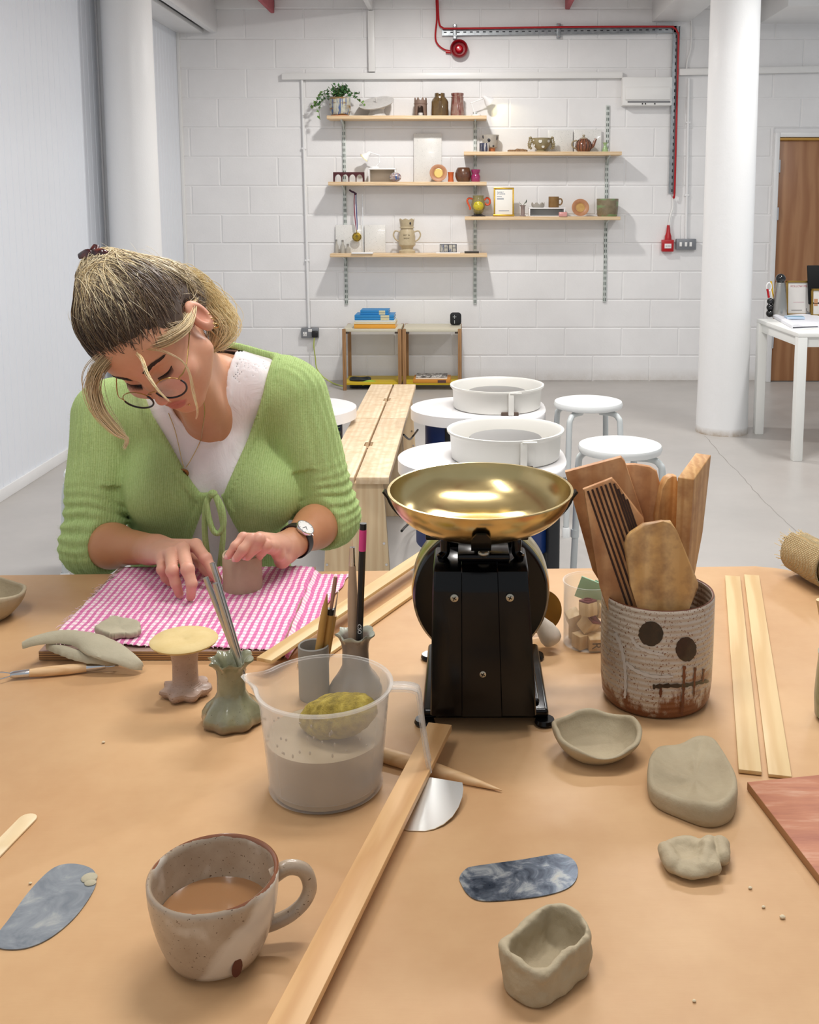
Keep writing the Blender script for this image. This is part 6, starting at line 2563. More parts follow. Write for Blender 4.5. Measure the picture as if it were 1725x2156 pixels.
def plank(label, outline, Y, n, thick, mat, r=.0015, extrude=None, name='wooden_paddle'):
    """front face outline (zoomed photo pixels) laid on its own plane, extruded backwards"""
    n = Vector(n).normalized()
    p0 = Vector((JC.x, Y, TZ + .2))
    P = [on_plane(*zf(a, b), p0, n) for a, b in outline]
    ux = Vector((0, 0, 1)).cross(n).normalized()
    if ux.x < 0:
        ux = -ux
    uz = n.cross(ux)
    if uz.z < 0:
        uz = -uz
    o0 = P[0]
    fl = [((p - o0).dot(ux), (p - o0).dot(uz)) for p in P]
    mt = Matrix((ux, uz, -n)).transposed().to_4x4()
    mt.translation = o0
    mb = MB()
    k = MB().prism(fl, thick, None, r)
    mt2 = mt
    mb.add([mt2 @ q for q in k.v], [f[::-1] for f in k.f] if mt2.to_3x3().determinant() < 0 else k.f)
    c = sum((p for p in P), Vector()) / len(P)
    t = thing(name, label, 'paddle', (c.x, c.y, TZ + .02), group='wooden paddles in the face jar')
    mb.build('paddle_blade', mat, t, world=True)
    return t, p0, n


m_pad1 = wood('paddle_stained', '#c99a5c', '#d8ae74', 7, (1.5, 1.5, .2), .5, .06, 3, 'X', stain='#6e4630')
m_pad2 = wood('paddle_orange', '#c28a58', '#d09e6e', 7, (1.5, 1.5, .2), .55, .06, 3, 'X', stain='#9a623c')
m_pad3 = wood('paddle_light', '#c49056', '#d8aa70', 12, (2.2, 2.2, .14), .5, .08, 3, 'X', stain='#a06a3c')
plank('front paddle with a rounded top and brown stains in the face jar', [(400, 650), (420, 590), (440, 565), (520, 512), (640, 495), (690, 495), (725, 550), (862, 880), (862, 912), (792, 1030), (740, 1200), (560, 1200), (478, 1030), (440, 900)], JC.y - .052, (0, -1, .14), .013, m_pad1, .003)
t, p0, n = plank('grooved paddle with dark parallel ridges in the face jar', [(140, 296), (322, 226), (352, 262), (520, 480), (520, 1000), (440, 1150), (330, 1150), (245, 905)], JC.y - .030, (-.12, -1, .10), .012, m_pad2, .002)
mb = MB()
for k in range(10):
    x0 = 172 + k * 27
    y0 = 300 - k * 10 if x0 < 322 else 240 + (x0 - 322) * 1.2
    ln = 740 - k * 14
    a = on_plane(*zf(x0, y0 + 6), p0, n) + n * .0003
    b = on_plane(*zf(x0 + ln * .34, y0 + ln), p0, n) + n * .0003
    mb.beam(a, b, .0027, .0022, 0, up=n)
mb.build('dark_grooves', M('groove_dark', '#3c2418', .8), t, world=True)
plank('broad flat-topped paddle at the back left of the face jar', [(30, 190), (378, 97), (402, 125), (520, 480), (560, 1150), (420, 1150), (200, 800)], JC.y + .022, (-.1, -1, -.06), .010, m_pad2, .0012)
plank('round-shouldered paddle at the back middle of the face jar', [(395, 142), (470, 140), (560, 155), (605, 185), (630, 285), (615, 430), (600, 1150), (460, 1150), (400, 600)], JC.y + .042, (.05, -1, -.04), .010, m_pad2, .004)
plank('narrow ribbed paddle left of the thick block in the face jar', [(606, 470), (636, 290), (668, 232), (700, 212), (730, 214), (735, 250), (735, 1100), (640, 1100)], JC.y + .028, (.35, -1, -.02), .016, m_pad3, .004)
# thick block seen edge-on
fr_ = [zf(a, b) for a, b in ((730, 222), (832, 236), (800, 700), (760, 1150), (690, 1150), (715, 600))]
p0 = Vector((JC.x, JC.y - .005, TZ + .2))
n = Vector((.1, -1, -.02)).normalized()
P = [on_plane(a, b, p0, n) for a, b in fr_]
ex = at_y(*zf(940, 82), JC.y + .062) - P[1]
ex_low = ex * .55 + Vector((-.004, 0, 0))
mb = MB()
Q = [p + (ex if i < 2 else (ex * .8 if i in (2, 5) else ex_low * .7)) for i, p in enumerate(P)]
m_ = len(P)
mb.add(P + Q, [tuple(range(m_))[::-1], tuple(m_ + i for i in range(m_))] + [(i, (i + 1) % m_, m_ + (i + 1) % m_, m_ + i) for i in range(m_)])
bm = bmesh.new()
vv_ = [bm.verts.new(p) for p in mb.v]
for f in mb.f:
    bm.faces.new([vv_[i] for i in f])
bmesh.ops.recalc_face_normals(bm, faces=bm.faces[:])
bmesh.ops.bevel(bm, geom=bm.edges[:], offset=.0012, segments=2, profile=.5, affect='EDGES')
mb = MB().bm(bm)
c = sum(P, Vector()) / m_
t = thing('wooden_paddle', 'thick wooden block seen edge-on at the right of the face jar', 'paddle', (c.x, c.y + .03, TZ + .02), group='wooden paddles in the face jar')
mb.build('paddle_blade', m_pad3, t, world=True)

# ---- clear tub of letter stamps
yt = at_z(1265, 1377).y
TC = Vector((0, yt + .040, TZ + E))
TC.x = (1240 - CX) * (TC.y * math.cos(PT) + (CAM.z - TZ) * math.sin(PT)) / F
t = thing('clear_tub', 'clear round plastic tub of wooden stamps behind the face jar', 'tub', TC)
m = NT('tub_plastic')
m.base('#f4f7f7')
m.set(Roughness=.08)
fr = m.add('ShaderNodeLayerWeight')
fr.inputs['Blend'].default_value = .25
m.set(Alpha=m.math('ADD', m.math('MULTIPLY', fr.outputs['Facing'], .6), .06, True))
MB().lathe([(0, 0), (.038, 0), (.039, .001), (.0395, .096), (.041, .097), (.041, .0995), (.0392, .0995), (.0385, .096), (.0382, .0018), (0, .0015)], 64).build('tub_wall', m.m, t)
M_STAMP = wood('stamp_wood', '#c9a878', '#d9bc90', 20, (1, 1, .2), .5, .04, 3, 'X')
M_RUBB = M('stamp_rubber', '#6e2630', .6)
blocks = [((.006, -.026, .0125), (.2, .0, .1), .021, 'wooden stamp lettered R at the bottom front of the tub', 'R'), ((-.014, -.020, .0125), (.0, .0, .55), .021, 'wooden stamp low at the left front of the tub', ''),
          ((-.002, -.012, .034), (.5, .35, .75), .022, 'tilted wooden stamp with red rubber in the middle of the tub', 'red'), ((-.004, -.018, .062), (-.1, .05, .7), .020, 'wooden stamp with red rubber on top, highest in the tub', 'top'),
          ((.021, -.006, .055), (.2, .2, .2), .020, 'wooden stamp leaning against the right of the tub', ''), ((-.024, .000, .040), (.3, -.3, .2), .020, 'pale wooden stamp at the left side of the tub', ''),
          ((.018, .012, .013), (0, 0, .3), .022, 'wooden stamp at the bottom rear right of the tub', ''), ((-.016, .016, .013), (0, 0, -.4), .022, 'wooden stamp at the bottom rear left of the tub', ''), ((.002, .018, .037), (.3, .1, .9), .021, 'wooden stamp at the back of the tub', '')]
for (c, e, s, lab, kind) in blocks:
    b = thing('stamp_block', lab, 'stamp', TC + Vector(c), rot=e, group='wooden stamps in the tub')
    MB().box((0, 0, 0), (s, s, s), .0006).build('wood_block', M_STAMP, b)
    if kind in ('red', 'top'):
        z = 1 if kind == 'top' else 1
        MB().box((0, 0, s / 2 + .0015), (s * .96, s * .96, .003), .0004).build('rubber_face', M_RUBB, b)
        MB().lathe([(s * .26, s / 2 + .003), (s * .26, s / 2 + .0042), (s * .36, s / 2 + .0042), (s * .36, s / 2 + .003)], 24).build('rubber_ridge', M_RUBB, b)
    if kind == 'R':
        k = text_mb('R', s * .95, .0002)
        k.xf(Matrix.Translation((0, -s / 2 - .0001, 0)) @ Matrix.Rotation(PI / 2, 4, 'X') @ Matrix.Rotation(-PI / 2, 4, 'Z'))
        k.build('letter', M('stamp_ink', '#4a3524', .7), b)
# green foam tree piece lying across the stamps
M_FOAM, M_FOAM2 = M('foam_mint', '#a9d3b6', .7), M('foam_green', '#7fa383', .75)
t = thing('foam_cutout', 'mint green foam tree cutout standing in the tub', 'craft foam', TC + Vector((.006, .008, .078)), rot=(math.radians(-62), math.radians(18), math.radians(-12)))
ol = []
for s in (1, -1):
    lev = [(0, .026), (.007, .014), (.004, .014), (.012, .004), (.007, .004), (.016, -.008), (.009, -.008), (.019, -.02), (.003, -.02), (.003, -.026)]
    ol += [(s * x, y) for x, y in (lev if s > 0 else lev[::-1])]
MB().prism([(-.024, -.026), (.024, -.026), (.024, .022), (-.024, .022)], .002, Matrix.Translation((0, 0, -.0025)), .0005).build('mint_sheet', M_FOAM, t)
MB().prism(ol, .002, None).build('tree_shape', M_FOAM2, t)

# ---- white-handled wooden tool with a brass disc behind the scale
a, b = at_z(1133, 1300, TZ + .052), at_z(1166, 1351, TZ + .016)
t = thing('wheel_cutter', 'tool with a pale wooden handle and brass disc beside the scale', 'clay tool', (b.x, b.y, TZ))
rod([(0, .007), (.15, .009), (.45, .0145), (.75, .0165), (.93, .0145), (1, .0105)], a, b + (b - a) * .05, 24).build('wooden_handle', M('whitened_wood', '#cfc8bd', .55, var='#b9b1a5', nscale=40), t, world=True)
cd = at_z(1140, 1295, TZ + .04)
cd.y += .015
MB().lathe([(0, -.001), (.034, -.001), (.034, .001), (0, .001)], 40, mat=Matrix.Translation(cd) @ Matrix.Rotation(PI / 2 - .1, 4, 'X') @ Matrix.Rotation(.2, 4, 'Y')).build('brass_disc', M('old_brass', '#8a6a34', .35, .9), t, world=True)

# ---- burlap roll
far_, near_ = at_z(1668, 1150, TZ + .043), at_z(1738, 1188, TZ + .043)
mtx, L = along(near_, far_)
t = NT('burlap')
v = t.co()
w1 = t.wave(t.co(), 130, 1.2, 2, 2, 'Z')
w2 = t.wave(t.co(), 130, 1.2, 2, 2, 'X')
wv = t.math('MULTIPLY', w1, w2)
t.base(t.ramp(t.math('ADD', t.math('MULTIPLY', wv, .6), t.math('MULTIPLY', t.noise(v, 90, 4), .4)), [(.2, '#ab9064'), (.5, '#ceb688'), (.75, '#e4d2aa')]))
t.set(Roughness=.9)
t.bump(wv, .9, .003)
M_BUR = t.m
t = thing('burlap_roll', 'rolled piece of frayed burlap at the far right corner of the table', 'fabric roll', (near_.x, near_.y, TZ))
turns = 2.6
n = 150


def spiral(u, v_):
    th = u * turns * 2 * PI + 2.0
    r = .016 + .027 * u + .0012 * mnoise.noise(Vector((u * 20, v_ * 4, 2)))
    return mtx @ Vector((r * math.cos(th), r * math.sin(th), v_ * L * (1 + .04 * math.sin(u * 9)) - .03))


mb = MB().grid(spiral, n, 16)
bo = mb.build('rolled_cloth', M_BUR, t, world=True, angle=180)
sm = bo.modifiers.new('thick', 'SOLIDIFY')
sm.thickness = .0035
mb = MB()
rr = random.Random(4)
for k in range(90):
    u_ = rr.uniform(.62, 1)
    p = spiral(u_, 1)
    d = (spiral(u_, 1) - spiral(u_, .9)).normalized()
    e = Vector((rr.uniform(-1, 1), rr.uniform(-1, 1), rr.uniform(-1, .6))) * .006
    Lf = rr.uniform(.005, .014)
    mb.tube(smooth_path([p - d * .002, p + d * Lf * .5 + e * .4, p + d * Lf + e], 4), .0006, 4)
mb.build('frayed_fringe', M('burlap_thread', '#cdb68a', .9), t, world=True)['kind'] = 'stuff'

# ---- pot cut by the right edge, with a stick in it
b = at_z(1772, 1515)
t = thing('green_pot', 'greenish glazed pot cut by the right edge of the photo', 'pot', (b.x, b.y, TZ + E))
MB().lathe([(0, 0), (.028, 0), (.034, .006), (.0355, .03), (.034, .06), (.032, .085), (.033, .09), (.031, .09), (.03, .06), (.03, .01), (0, .008)], 48).build('pot_body', glaze('green_pot_glaze', '#7d8468', '#98936f', .3, 22, streak='#6c5d44', coat=.4), t)
a = at_y(1735, 1330, b.y)
solo(rod([(0, .005), (1, .005)], Vector((b.x - .006, b.y, TZ + .03)), at_y(1727, 1262, b.y)), 'wooden_stick', M_BIRCH, 'pale wooden stick standing in the pot at the right edge', 'stick')
# ================================================================== KITCHEN BALANCE
M_ENAM = NT('black_enamel')
M_ENAM.base('#070708')
M_ENAM.set(Roughness=.2)
M_ENAM.b.inputs['Specular IOR Level'].default_value = .32
M_ENAM.bump(M_ENAM.noise(M_ENAM.co(), 14, 3, .5), .06, .004)
M_ENAM = M_ENAM.m
t = NT('brass')
v = t.co()
n = t.noise(v, 9, 3, .5)
t.base(t.ramp(n, [(.35, '#c9b37e'), (.6, '#d2bd89'), (.75, '#ccb680')]))
t.set(Metallic=1.0, Roughness=t.math('ADD', t.math('MULTIPLY', t.noise(t.co(scale=(1, 5, 1)), 30, 3, .6), .14), .15))
t.bump(t.noise(t.co(scale=(1, 4, 1)), 160, 3, .6), .08, .0006)
M_BRASS = t.m
M_SCREW = M('screw_nickel', '#b9b3a2', .3, .9)

fl, fr = at_z(884, 1530), at_z(1158, 1530)
ybk = at_z(1010, 1364, TZ + .012).y
bx = (fl.x + fr.x) / 2 + .001
bw = (fr.x - fl.x)
SCL = thing('balance_scale', 'black enamel kitchen scale with a brass pan', 'scale', (bx, (fl.y + ybk) / 2, TZ))
W = lambda mb, n, m, par=None, a=40: mb.build(n, m, par or SCL, world=True, angle=a)
# base plate
W(MB().box((bx, (fl.y + ybk) / 2 + .003, TZ + .0135), (bw - .004, ybk - fl.y - .006, .013), .005, 3), 'base_plate', M_ENAM)
W(MB().box((bx, (fl.y + ybk) / 2 + .006, TZ + .023), (bw - .026, ybk - fl.y - .03, .008), .0035, 3), 'base_step', M_ENAM)
for x in (fl.x + .006, fr.x - .006):
    for y in (fl.y + .006, ybk - .012):
        W(MB().lathe([(0, 0), (.012, 0), (.0135, .003), (.012, .0075), (0, .0075)], 24, (x, y, TZ + E)), 'foot', M_ENAM)
# housing: front face slightly tapering, rounded front shoulder
y0 = at_z(1016, 1508, TZ + .026).y
hb_l, hb_r = at_y(906, 1505, y0).x, at_y(1130, 1505, y0).x
zt = at_y(1015, 1196, y0 + .012).z
ht_l, ht_r = at_y(912, 1200, y0 + .012).x, at_y(1113, 1200, y0 + .012).x
zb0 = TZ + .0265
dep = .105
prof = [(0, zb0), (.0, zb0 + .05), (.001, zt - .028), (.003, zt - .014), (.010, zt - .004), (.02, zt), (dep - .016, zt + .001), (dep - .004, zt - .004), (dep, zt - .016), (dep, zb0)]
ribs = (.30, .67)


def xs_at(z):
    k = (z - zb0) / (zt - zb0)
    return lerp(hb_l, ht_l, k), lerp(hb_r, ht_r, k)


cols = [0, .012, .03, .285, .295, .305, .315, .5, .66, .67, .68, .69, .97, .988, 1]
vs, fs = [], []
for (d, z) in prof:
    xl_, xr_ = xs_at(z)
    for c in cols:
        push = -.0022 if .3 < c < .675 else 0
        inset = 0 if .02 < c < .98 else (.004 if c in (0, 1) else .0012)
        dd = d + (push if d < .02 else 0) + (inset if d < dep / 2 else -inset)
        zz = z + (-push * .6 if d >= .02 and z > zt - .006 else 0) - (inset * .6 if z > zt - .02 else 0)
        vs.append((lerp(xl_, xr_, c), y0 + dd, zz))
nc = len(cols)
for i in range(len(prof) - 1):
    for j in range(nc - 1):
        a = i * nc + j
        fs.append((a, a + 1, a + nc + 1, a + nc))
for j in (0, nc - 1):
    f = [i * nc + j for i in range(len(prof))]
    fs.append(tuple(f if j else f[::-1]))
mb = MB()
mb.add(vs, fs)
W(mb, 'housing', M_ENAM, a=28)
for x, y in ((957, 1259), (1074, 1258), (1017, 1419)):
    p = at_y(x, y, y0 - .0005)
    sc = W(MB().lathe([(0, -.001), (.0052, -.001), (.005, .0012), (.003, .0022), (0, .0024)], 20, mat=Matrix.Translation(p) @ Matrix.Rotation(PI / 2, 4, 'X')), 'screw', M_SCREW)
    W(MB().box((p.x, p.y - .0023, p.z), (.0055, .0006, .0011), 0, rot=Euler((0, .5, 0))).box((p.x, p.y - .0023, p.z), (.0011, .0006, .0055), 0, rot=Euler((0, .5, 0))), 'cross_slot', M('slot_black', '#15130f', .8), sc)
# dial drum on the far side
cz = at_y(1012, 1243, y0 + dep + .02).z
cx_ = at_y(1013, 1243, y0 + dep + .02).x
rd = .142 / 1.0
p_l, p_r = at_y(870, 1243, y0 + dep + .01), at_y(1155, 1243, y0 + dep + .01)
rd = (p_r.x - p_l.x) / 2
cx_ = (p_r.x + p_l.x) / 2
mt = Matrix.Translation((cx_, y0 + dep - .004, cz)) @ Matrix.Rotation(-PI / 2, 4, 'X')
W(MB().lathe([(0, 0), (rd * .78, 0), (rd * .96, .001), (rd, .006), (rd, .022), (0, .022)], 80, mat=mt), 'dial_case', M_ENAM)
W(MB().lathe([(rd * .99, .021), (rd * 1.02, .022), (rd * 1.035, .034), (rd * 1.035, .062), (rd * 1.0, .074), (rd * .9, .078), (rd * .88, .07), (0, .068), (0, .022)], 80, mat=mt), 'dial_bezel', M_BRASS)
# top plate, pivot screw, columns, cross bar
pc = at_y(1018, 1168, y0 + .06)
W(MB().box((pc.x, y0 + .055, zt + .006), (.066, .05, .009), .002), 'knife_edge_plate', M_ENAM)
W(MB().ball((pc.x, y0 + .032, zt + .012), (.0075, .006, .005), 18, 10), 'pivot_screw', M_SCREW)
PZ = at_y(1012, 1128, y0 + .05).z
for x in (937, 1088):
    p = at_y(x, 1150, y0 + .05)
    s = 1 if x > 1000 else -1
    W(MB().tube(smooth_path([(p.x - s * .002, y0 + .05, PZ), (p.x, y0 + .05, PZ - .008), (p.x, y0 + .05, PZ - .022), (p.x + s * .006, y0 + .045, zt + .002)], 5), .0062, 12), 'support_arm', M_ENAM)
xa, xb = at_y(897, 1126, y0 + .05).x, at_y(1112, 1122, y0 + .05).x
W(MB().box(((xa + xb) / 2, y0 + .05, PZ + .002), (xb - xa, .03, .007), .002), 'cross_bar', M_ENAM)
# pan
RPX = at_y(1203, 1033, y0 + .06).x - at_y(820, 1033, y0 + .06).x
RP = RPX / 2
pcx = (at_y(1203, 1033, y0 + .06).x + at_y(820, 1033, y0 + .06).x) / 2
rz_ = at_y(1012, 1031, y0 + .06).z
dpt = rz_ - (PZ + .0075)
PCEN = Vector((pcx, y0 + .06, PZ + .0075))
pan = thing('brass_pan', 'wide shallow brass pan sitting on the black scale', 'pan', PCEN, rot=(math.radians(2.2), 0, 0))
pr = []
for s in np.linspace(0, 1, 22):
    r = RP * .38 + (RP * .62) * math.sin(s * PI / 2 * .93) / math.sin(PI / 2 * .93)
    z = dpt * (1 - math.cos(s * PI / 2 * .93)) / (1 - math.cos(PI / 2 * .93))
    pr.append((r, z))
inner = [(r - .0016, z + .0006) for r, z in pr]
prof = [(0, .0006)] + pr + [(RP + .0022, dpt + .0008), (RP + .0022, dpt + .0024), (RP - .0012, dpt + .0024)] + inner[::-1] + [(RP * .3, .0012), (0, .0012)]
MB().lathe(prof, 120, (0, 0, 0)).build('pan_bowl', M_BRASS, pan, angle=50)
# cradle arms hugging the pan
for ang, wdt, top in ((-PI / 2, .024, .84), (PI * .97, .012, .98), (.03 * PI, .012, .98), (PI / 2, .021, .6)):
    pts = []
    for s in np.linspace(.0, top, 12):
        r = RP * .38 + (RP * .62) * math.sin(s * PI / 2 * .93) / math.sin(PI / 2 * .93) + .005 + .004 * (s > .9)
        z = dpt * (1 - math.cos(s * PI / 2 * .93)) / (1 - math.cos(PI / 2 * .93)) - .0045 * (1 - s * .6)
        pts.append(Vector((r * math.cos(ang), r * math.sin(ang), z - .001)))
    pts = [Vector((pts[0].x * .35, pts[0].y * .35, -.0032))] + pts
    tn = Vector((-math.sin(ang), math.cos(ang), 0))
    RPAN = Matrix.Rotation(math.radians(2.2), 3, 'X')
    wl = [wdt] * len(pts)
    if top < .9:
        wl[-1] = wdt * .5
        wl[-2] = wdt * .9
    vs = []
    for i, p in enumerate(pts):
        d = (pts[min(i + 1, len(pts) - 1)] - pts[max(i - 1, 0)]).normalized()
        nn = d.cross(tn).normalized() * .0014
        for a, b in ((-1, -1), (1, -1), (1, 1), (-1, 1)):
            vs.append(PCEN + RPAN @ (p + tn * wl[i] / 2 * a + nn * b))
    fs = [(4 * i + k, 4 * i + (k + 1) % 4, 4 * i + 4 + (k + 1) % 4, 4 * i + 4 + k) for i in range(len(pts) - 1) for k in range(4)]
    fs += [(0, 1, 2, 3), tuple(4 * (len(pts) - 1) + k for k in range(4))[::-1]]
    mb = MB()
    mb.add(vs, fs)
    W(mb, 'cradle_arm', M_ENAM)
# brass weight / roll peeping out behind the dial
p = at_y(1030, 1152, 1.825)
t = thing('paper_roll', 'pale rolled paper just visible behind the scale', 'roll', (p.x, p.y, TZ + E))
MB().lathe([(0, -.042), (.024, -.042), (.0255, -.036), (.0255, .036), (.024, .042), (0, .042)], 24, (p.x, p.y, TZ + .0262), mat=Matrix.Rotation(PI / 2, 4, 'Y')).build('roll_body', M('roll_cream', '#e6d6c4', .6), t, world=True)
# ================================================================== PERSON
def V3(p):
    return np.array([p[0], p[1], p[2]], np.float32)


PER = thing('person', 'person in a green cardigan and round glasses bending over a clay cup', 'person', (-.50, 2.05, 0))

# ---------------------------------------------------------------- head frame: x = her left, y = up, z = where the face points
def rot_fit(rx, ry, rz):
    X = np.array([[1, 0, 0], [0, math.cos(rx), -math.sin(rx)], [0, math.sin(rx), math.cos(rx)]])
    Y = np.array([[math.cos(ry), 0, math.sin(ry)], [0, 1, 0], [-math.sin(ry), 0, math.cos(ry)]])
    Z = np.array([[math.cos(rz), -math.sin(rz), 0], [math.sin(rz), math.cos(rz), 0], [0, 0, 1]])
    return Z @ X @ Y


Cw = np.array([[1, 0, 0], [0, math.sin(PT), -math.cos(PT)], [0, math.cos(PT), math.sin(PT)]])
HR = (Cw @ rot_fit(math.radians(44.5), math.radians(-32.0), math.radians(43.0))).astype(np.float32)
HS = 1.05
HO = V3(at_y(309, 793, 1.645))


def h2w(p):
    return HO + HS * (HR @ np.asarray(p, np.float32))


def hv(p):
    return Vector([float(a) for a in h2w(p)])


def w2h(P):
    return ((P - HO) @ HR) / HS


# ---------------------------------------------------------------- joints
NB = V3(at_y(474, 808, 1.965))                     # base of the neck
SR, SL = V3(at_y(218, 872, 1.985)), V3(at_y(622, 832, 1.985))
ER, EL = V3(at_y(193, 1146, 1.91)), V3(at_y(694, 1088, 1.975))
WR, WL_ = V3(at_z(322, 1156, .806)), V3(at_z(604, 1152, .806))
CHN = V3(at_y(425, 930, 1.985))
XM = float(CHN[0])
skull_base = h2w((0, -.035, -.105))


def body_core(P, grow=0.0):
    """ribcage, shoulders, belly (what the clothes follow)"""
    d = sd_ell(P, (XM, 2.005, .915), (.158, .100, .215))
    d = smin(d, sd_caps(P, SR + [.02, .01, 0], SL + [-.02, .01, 0], .050, .050), .05)
    d = smin(d, sd_caps(P, NB + [0, .02, -.01], SR + [.03, .015, .006], .055, .042), .05)
    d = smin(d, sd_caps(P, NB + [0, .02, -.01], SL + [-.03, .015, .012], .056, .044), .05)
    bl, br = V3(at_y(345, 1040, 1.925)), V3(at_y(545, 1045, 1.925))
    d = smin(d, sd_ell(P, bl, (.062, .050, .060)), .045)
    d = smin(d, sd_ell(P, br, (.062, .050, .060)), .045)
    d = smin(d, sd_ell(P, (XM, 2.03, .70), (.150, .105, .20)), .06)
    return d - grow


def sd_poly(Q, pts):
    """signed distance to a 2-D polygon"""
    pts = np.asarray(pts, np.float32)
    n = len(pts)
    d = np.full(Q.shape[:-1], 1e9, np.float32)
    ins = np.zeros(Q.shape[:-1], bool)
    for i in range(n):
        a, b = pts[i], pts[(i + 1) % n]
        e = b - a
        w = Q - a
        t = np.clip((w @ e) / float(e @ e), 0, 1)
        d = np.minimum(d, np.linalg.norm(w - t[..., None] * e, axis=-1))
        c1 = (Q[..., 1] >= a[1]) != (Q[..., 1] >= b[1])
        if abs(e[1]) > 1e-9:
            ins ^= c1 & (Q[..., 0] < a[0] + (Q[..., 1] - a[1]) * e[0] / e[1])
    return np.where(ins, -d, d)


def front_poly(px, Y):
    return [(float(p.x), float(p.z)) for p in (at_y(a, b, Y) for a, b in px)]


# ---------------------------------------------------------------- skin
def head_sdf(Pw):
    P = w2h(Pw)
    ax = np.abs(P[..., 0])
    Q = np.stack([ax, P[..., 1], P[..., 2]], -1)          # mirrored half
    d = sd_ell(P, (0, .036, -.085), (.070, .080, .087))
    d = smin(d, sd_ell(P, (0, .040, -.045), (.063, .055, .052)), .03)
    d = smin(d, sd_ell(P, (0, -.032, -.047), (.059, .070, .057)), .03)
    d = smin(d, sd_caps(Q, (.050, -.052, -.066), (.014, -.092, -.014), .019, .0145), .022)
    d = smin(d, sd_ell(P, (0, -.094, -.009), (.0185, .0155, .0165)), .014)
    d = smin(d, sd_ell(Q, (.039, -.030, -.016), (.023, .019, .019)), .018)
    d = smin(d, sd_caps(Q, (.0, .021, -.004), (.040, .024, -.019), .0115, .010), .012)
    # sockets, lids
    d = smax(d, -sd_ell(Q, (.031, .001, .007), (.0185, .0115, .0120)), .009)
    d = smin(d, sd_ell(Q, (.031, -.002, -.0135), (.0150, .0120, .0125)), .003)
    # nose
    d = smin(d, sd_caps(P, (0, .012, -.003), (0, -.036, .0165), .0068, .0095), .009)
    d = smin(d, sd_ell(P, (0, -.0395, .0185), (.0100, .0088, .0095)), .006)
    d = smin(d, sd_ell(Q, (.0115, -.0425, .0065), (.0062, .0068, .0090)), .005)
    d = smax(d, -sd_ell(Q, (.0060, -.0490, .0105), (.0030, .0028, .0046)), .003)
    # mouth
    d = smin(d, sd_ell(P, (0, -.068, -.004), (.026, .020, .015)), .012)
    d = smin(d, sd_ell(P, (0, -.0635, .0085), (.0190, .0048, .0058)), .004)
    d = smin(d, sd_ell(P, (0, -.0735, .0075), (.0165, .0056, .0066)), .004)
    d = smax(d, -sd_ell(P, (0, -.0683, .016), (.0215, .0012, .0060)), .0022)
    # ears
    e = sd_ell(Q, (.0760, -.012, -.096), (.0100, .033, .0195))
    e = smax(e, -sd_ell(Q, (.0835, -.008, -.094), (.0065, .018, .0095)), .004)
    d = smin(d, e, .006)
    return d * HS


TH = V3(at_y(440, 915, 1.925))                      # pit of the neck


def neck_sdf(P):
    d = sd_caps(P, skull_base, NB + [-.036, .012, -.01], .046, .048)
    d = smin(d, sd_caps(P, h2w((.0, -.055, -.065)), TH + [.0, .03, .01], .036, .042), .03)
    return d


def skin_top(P):
    d = smin(head_sdf(P), neck_sdf(P), .022)
    d = smin(d, body_core(P, -.010), .035)
    return d


def finger(P, pts, rads, k=.004):
    d = None
    for a, b, ra, rb in zip(pts, pts[1:], rads, rads[1:]):
        c = sd_caps(P, a, b, ra, rb)
        d = c if d is None else smin(d, c, k)
    return d


zA = lambda x, y: (180 + x / 3.45, 1080 + y / 3.45)
zB = lambda x, y: (400 + x / 6.16, 1080 + y / 6.16)
pA = lambda x, y, z: V3(at_z(*zA(x, y), z))
pB = lambda x, y, z: V3(at_z(*zB(x, y), z))
# right hand (left in the photo): chains MCP, PIP, DIP, tip
RH = {
    'index': [pA(800, 236, .826), pA(872, 330, .818), pA(925, 420, .800), pA(962, 484, .786)],
    'middle': [pA(706, 262, .829), pA(742, 410, .824), pA(772, 515, .803), pA(766, 606, .7775)],
    'ring': [pA(622, 296, .825), pA(630, 420, .819), pA(655, 510, .798), pA(682, 588, .7775)],
    'little': [pA(556, 330, .815), pA(556, 410, .805), pA(580, 470, .788), pA(612, 505, .7775)],
    'thumb': [pA(640, 250, .800), pA(790, 300, .792), pA(870, 400, .786), pA(925, 462, .780)],
}
LH = {
    'little': [pB(905, 330, .846), pB(690, 320, .866), pB(585, 430, .857), pB(498, 556, .842)],
    'ring': [pB(960, 350, .850), pB(800, 345, .868), pB(690, 470, .856), pB(606, 584, .841)],
    'middle': [pB(1010, 385, .850), pB(890, 345, .868), pB(860, 440, .856), pB(745, 562, .841)],
    'index': [pB(1060, 440, .842), pB(985, 420, .856), pB(930, 500, .842), pB(900, 560, .826)],
    'thumb': [pB(1240, 560, .795), pB(1200, 615, .797), pB(1150, 545, .818), pB(1108, 482, .829)],
}
FR = {'index': (.0112, .0098, .0085, .0072), 'middle': (.0115, .0102, .0088, .0075), 'ring': (.0110, .0097, .0083, .0071), 'little': (.0098, .0084, .0073, .0063), 'thumb': (.0150, .0118, .0105, .0085)}


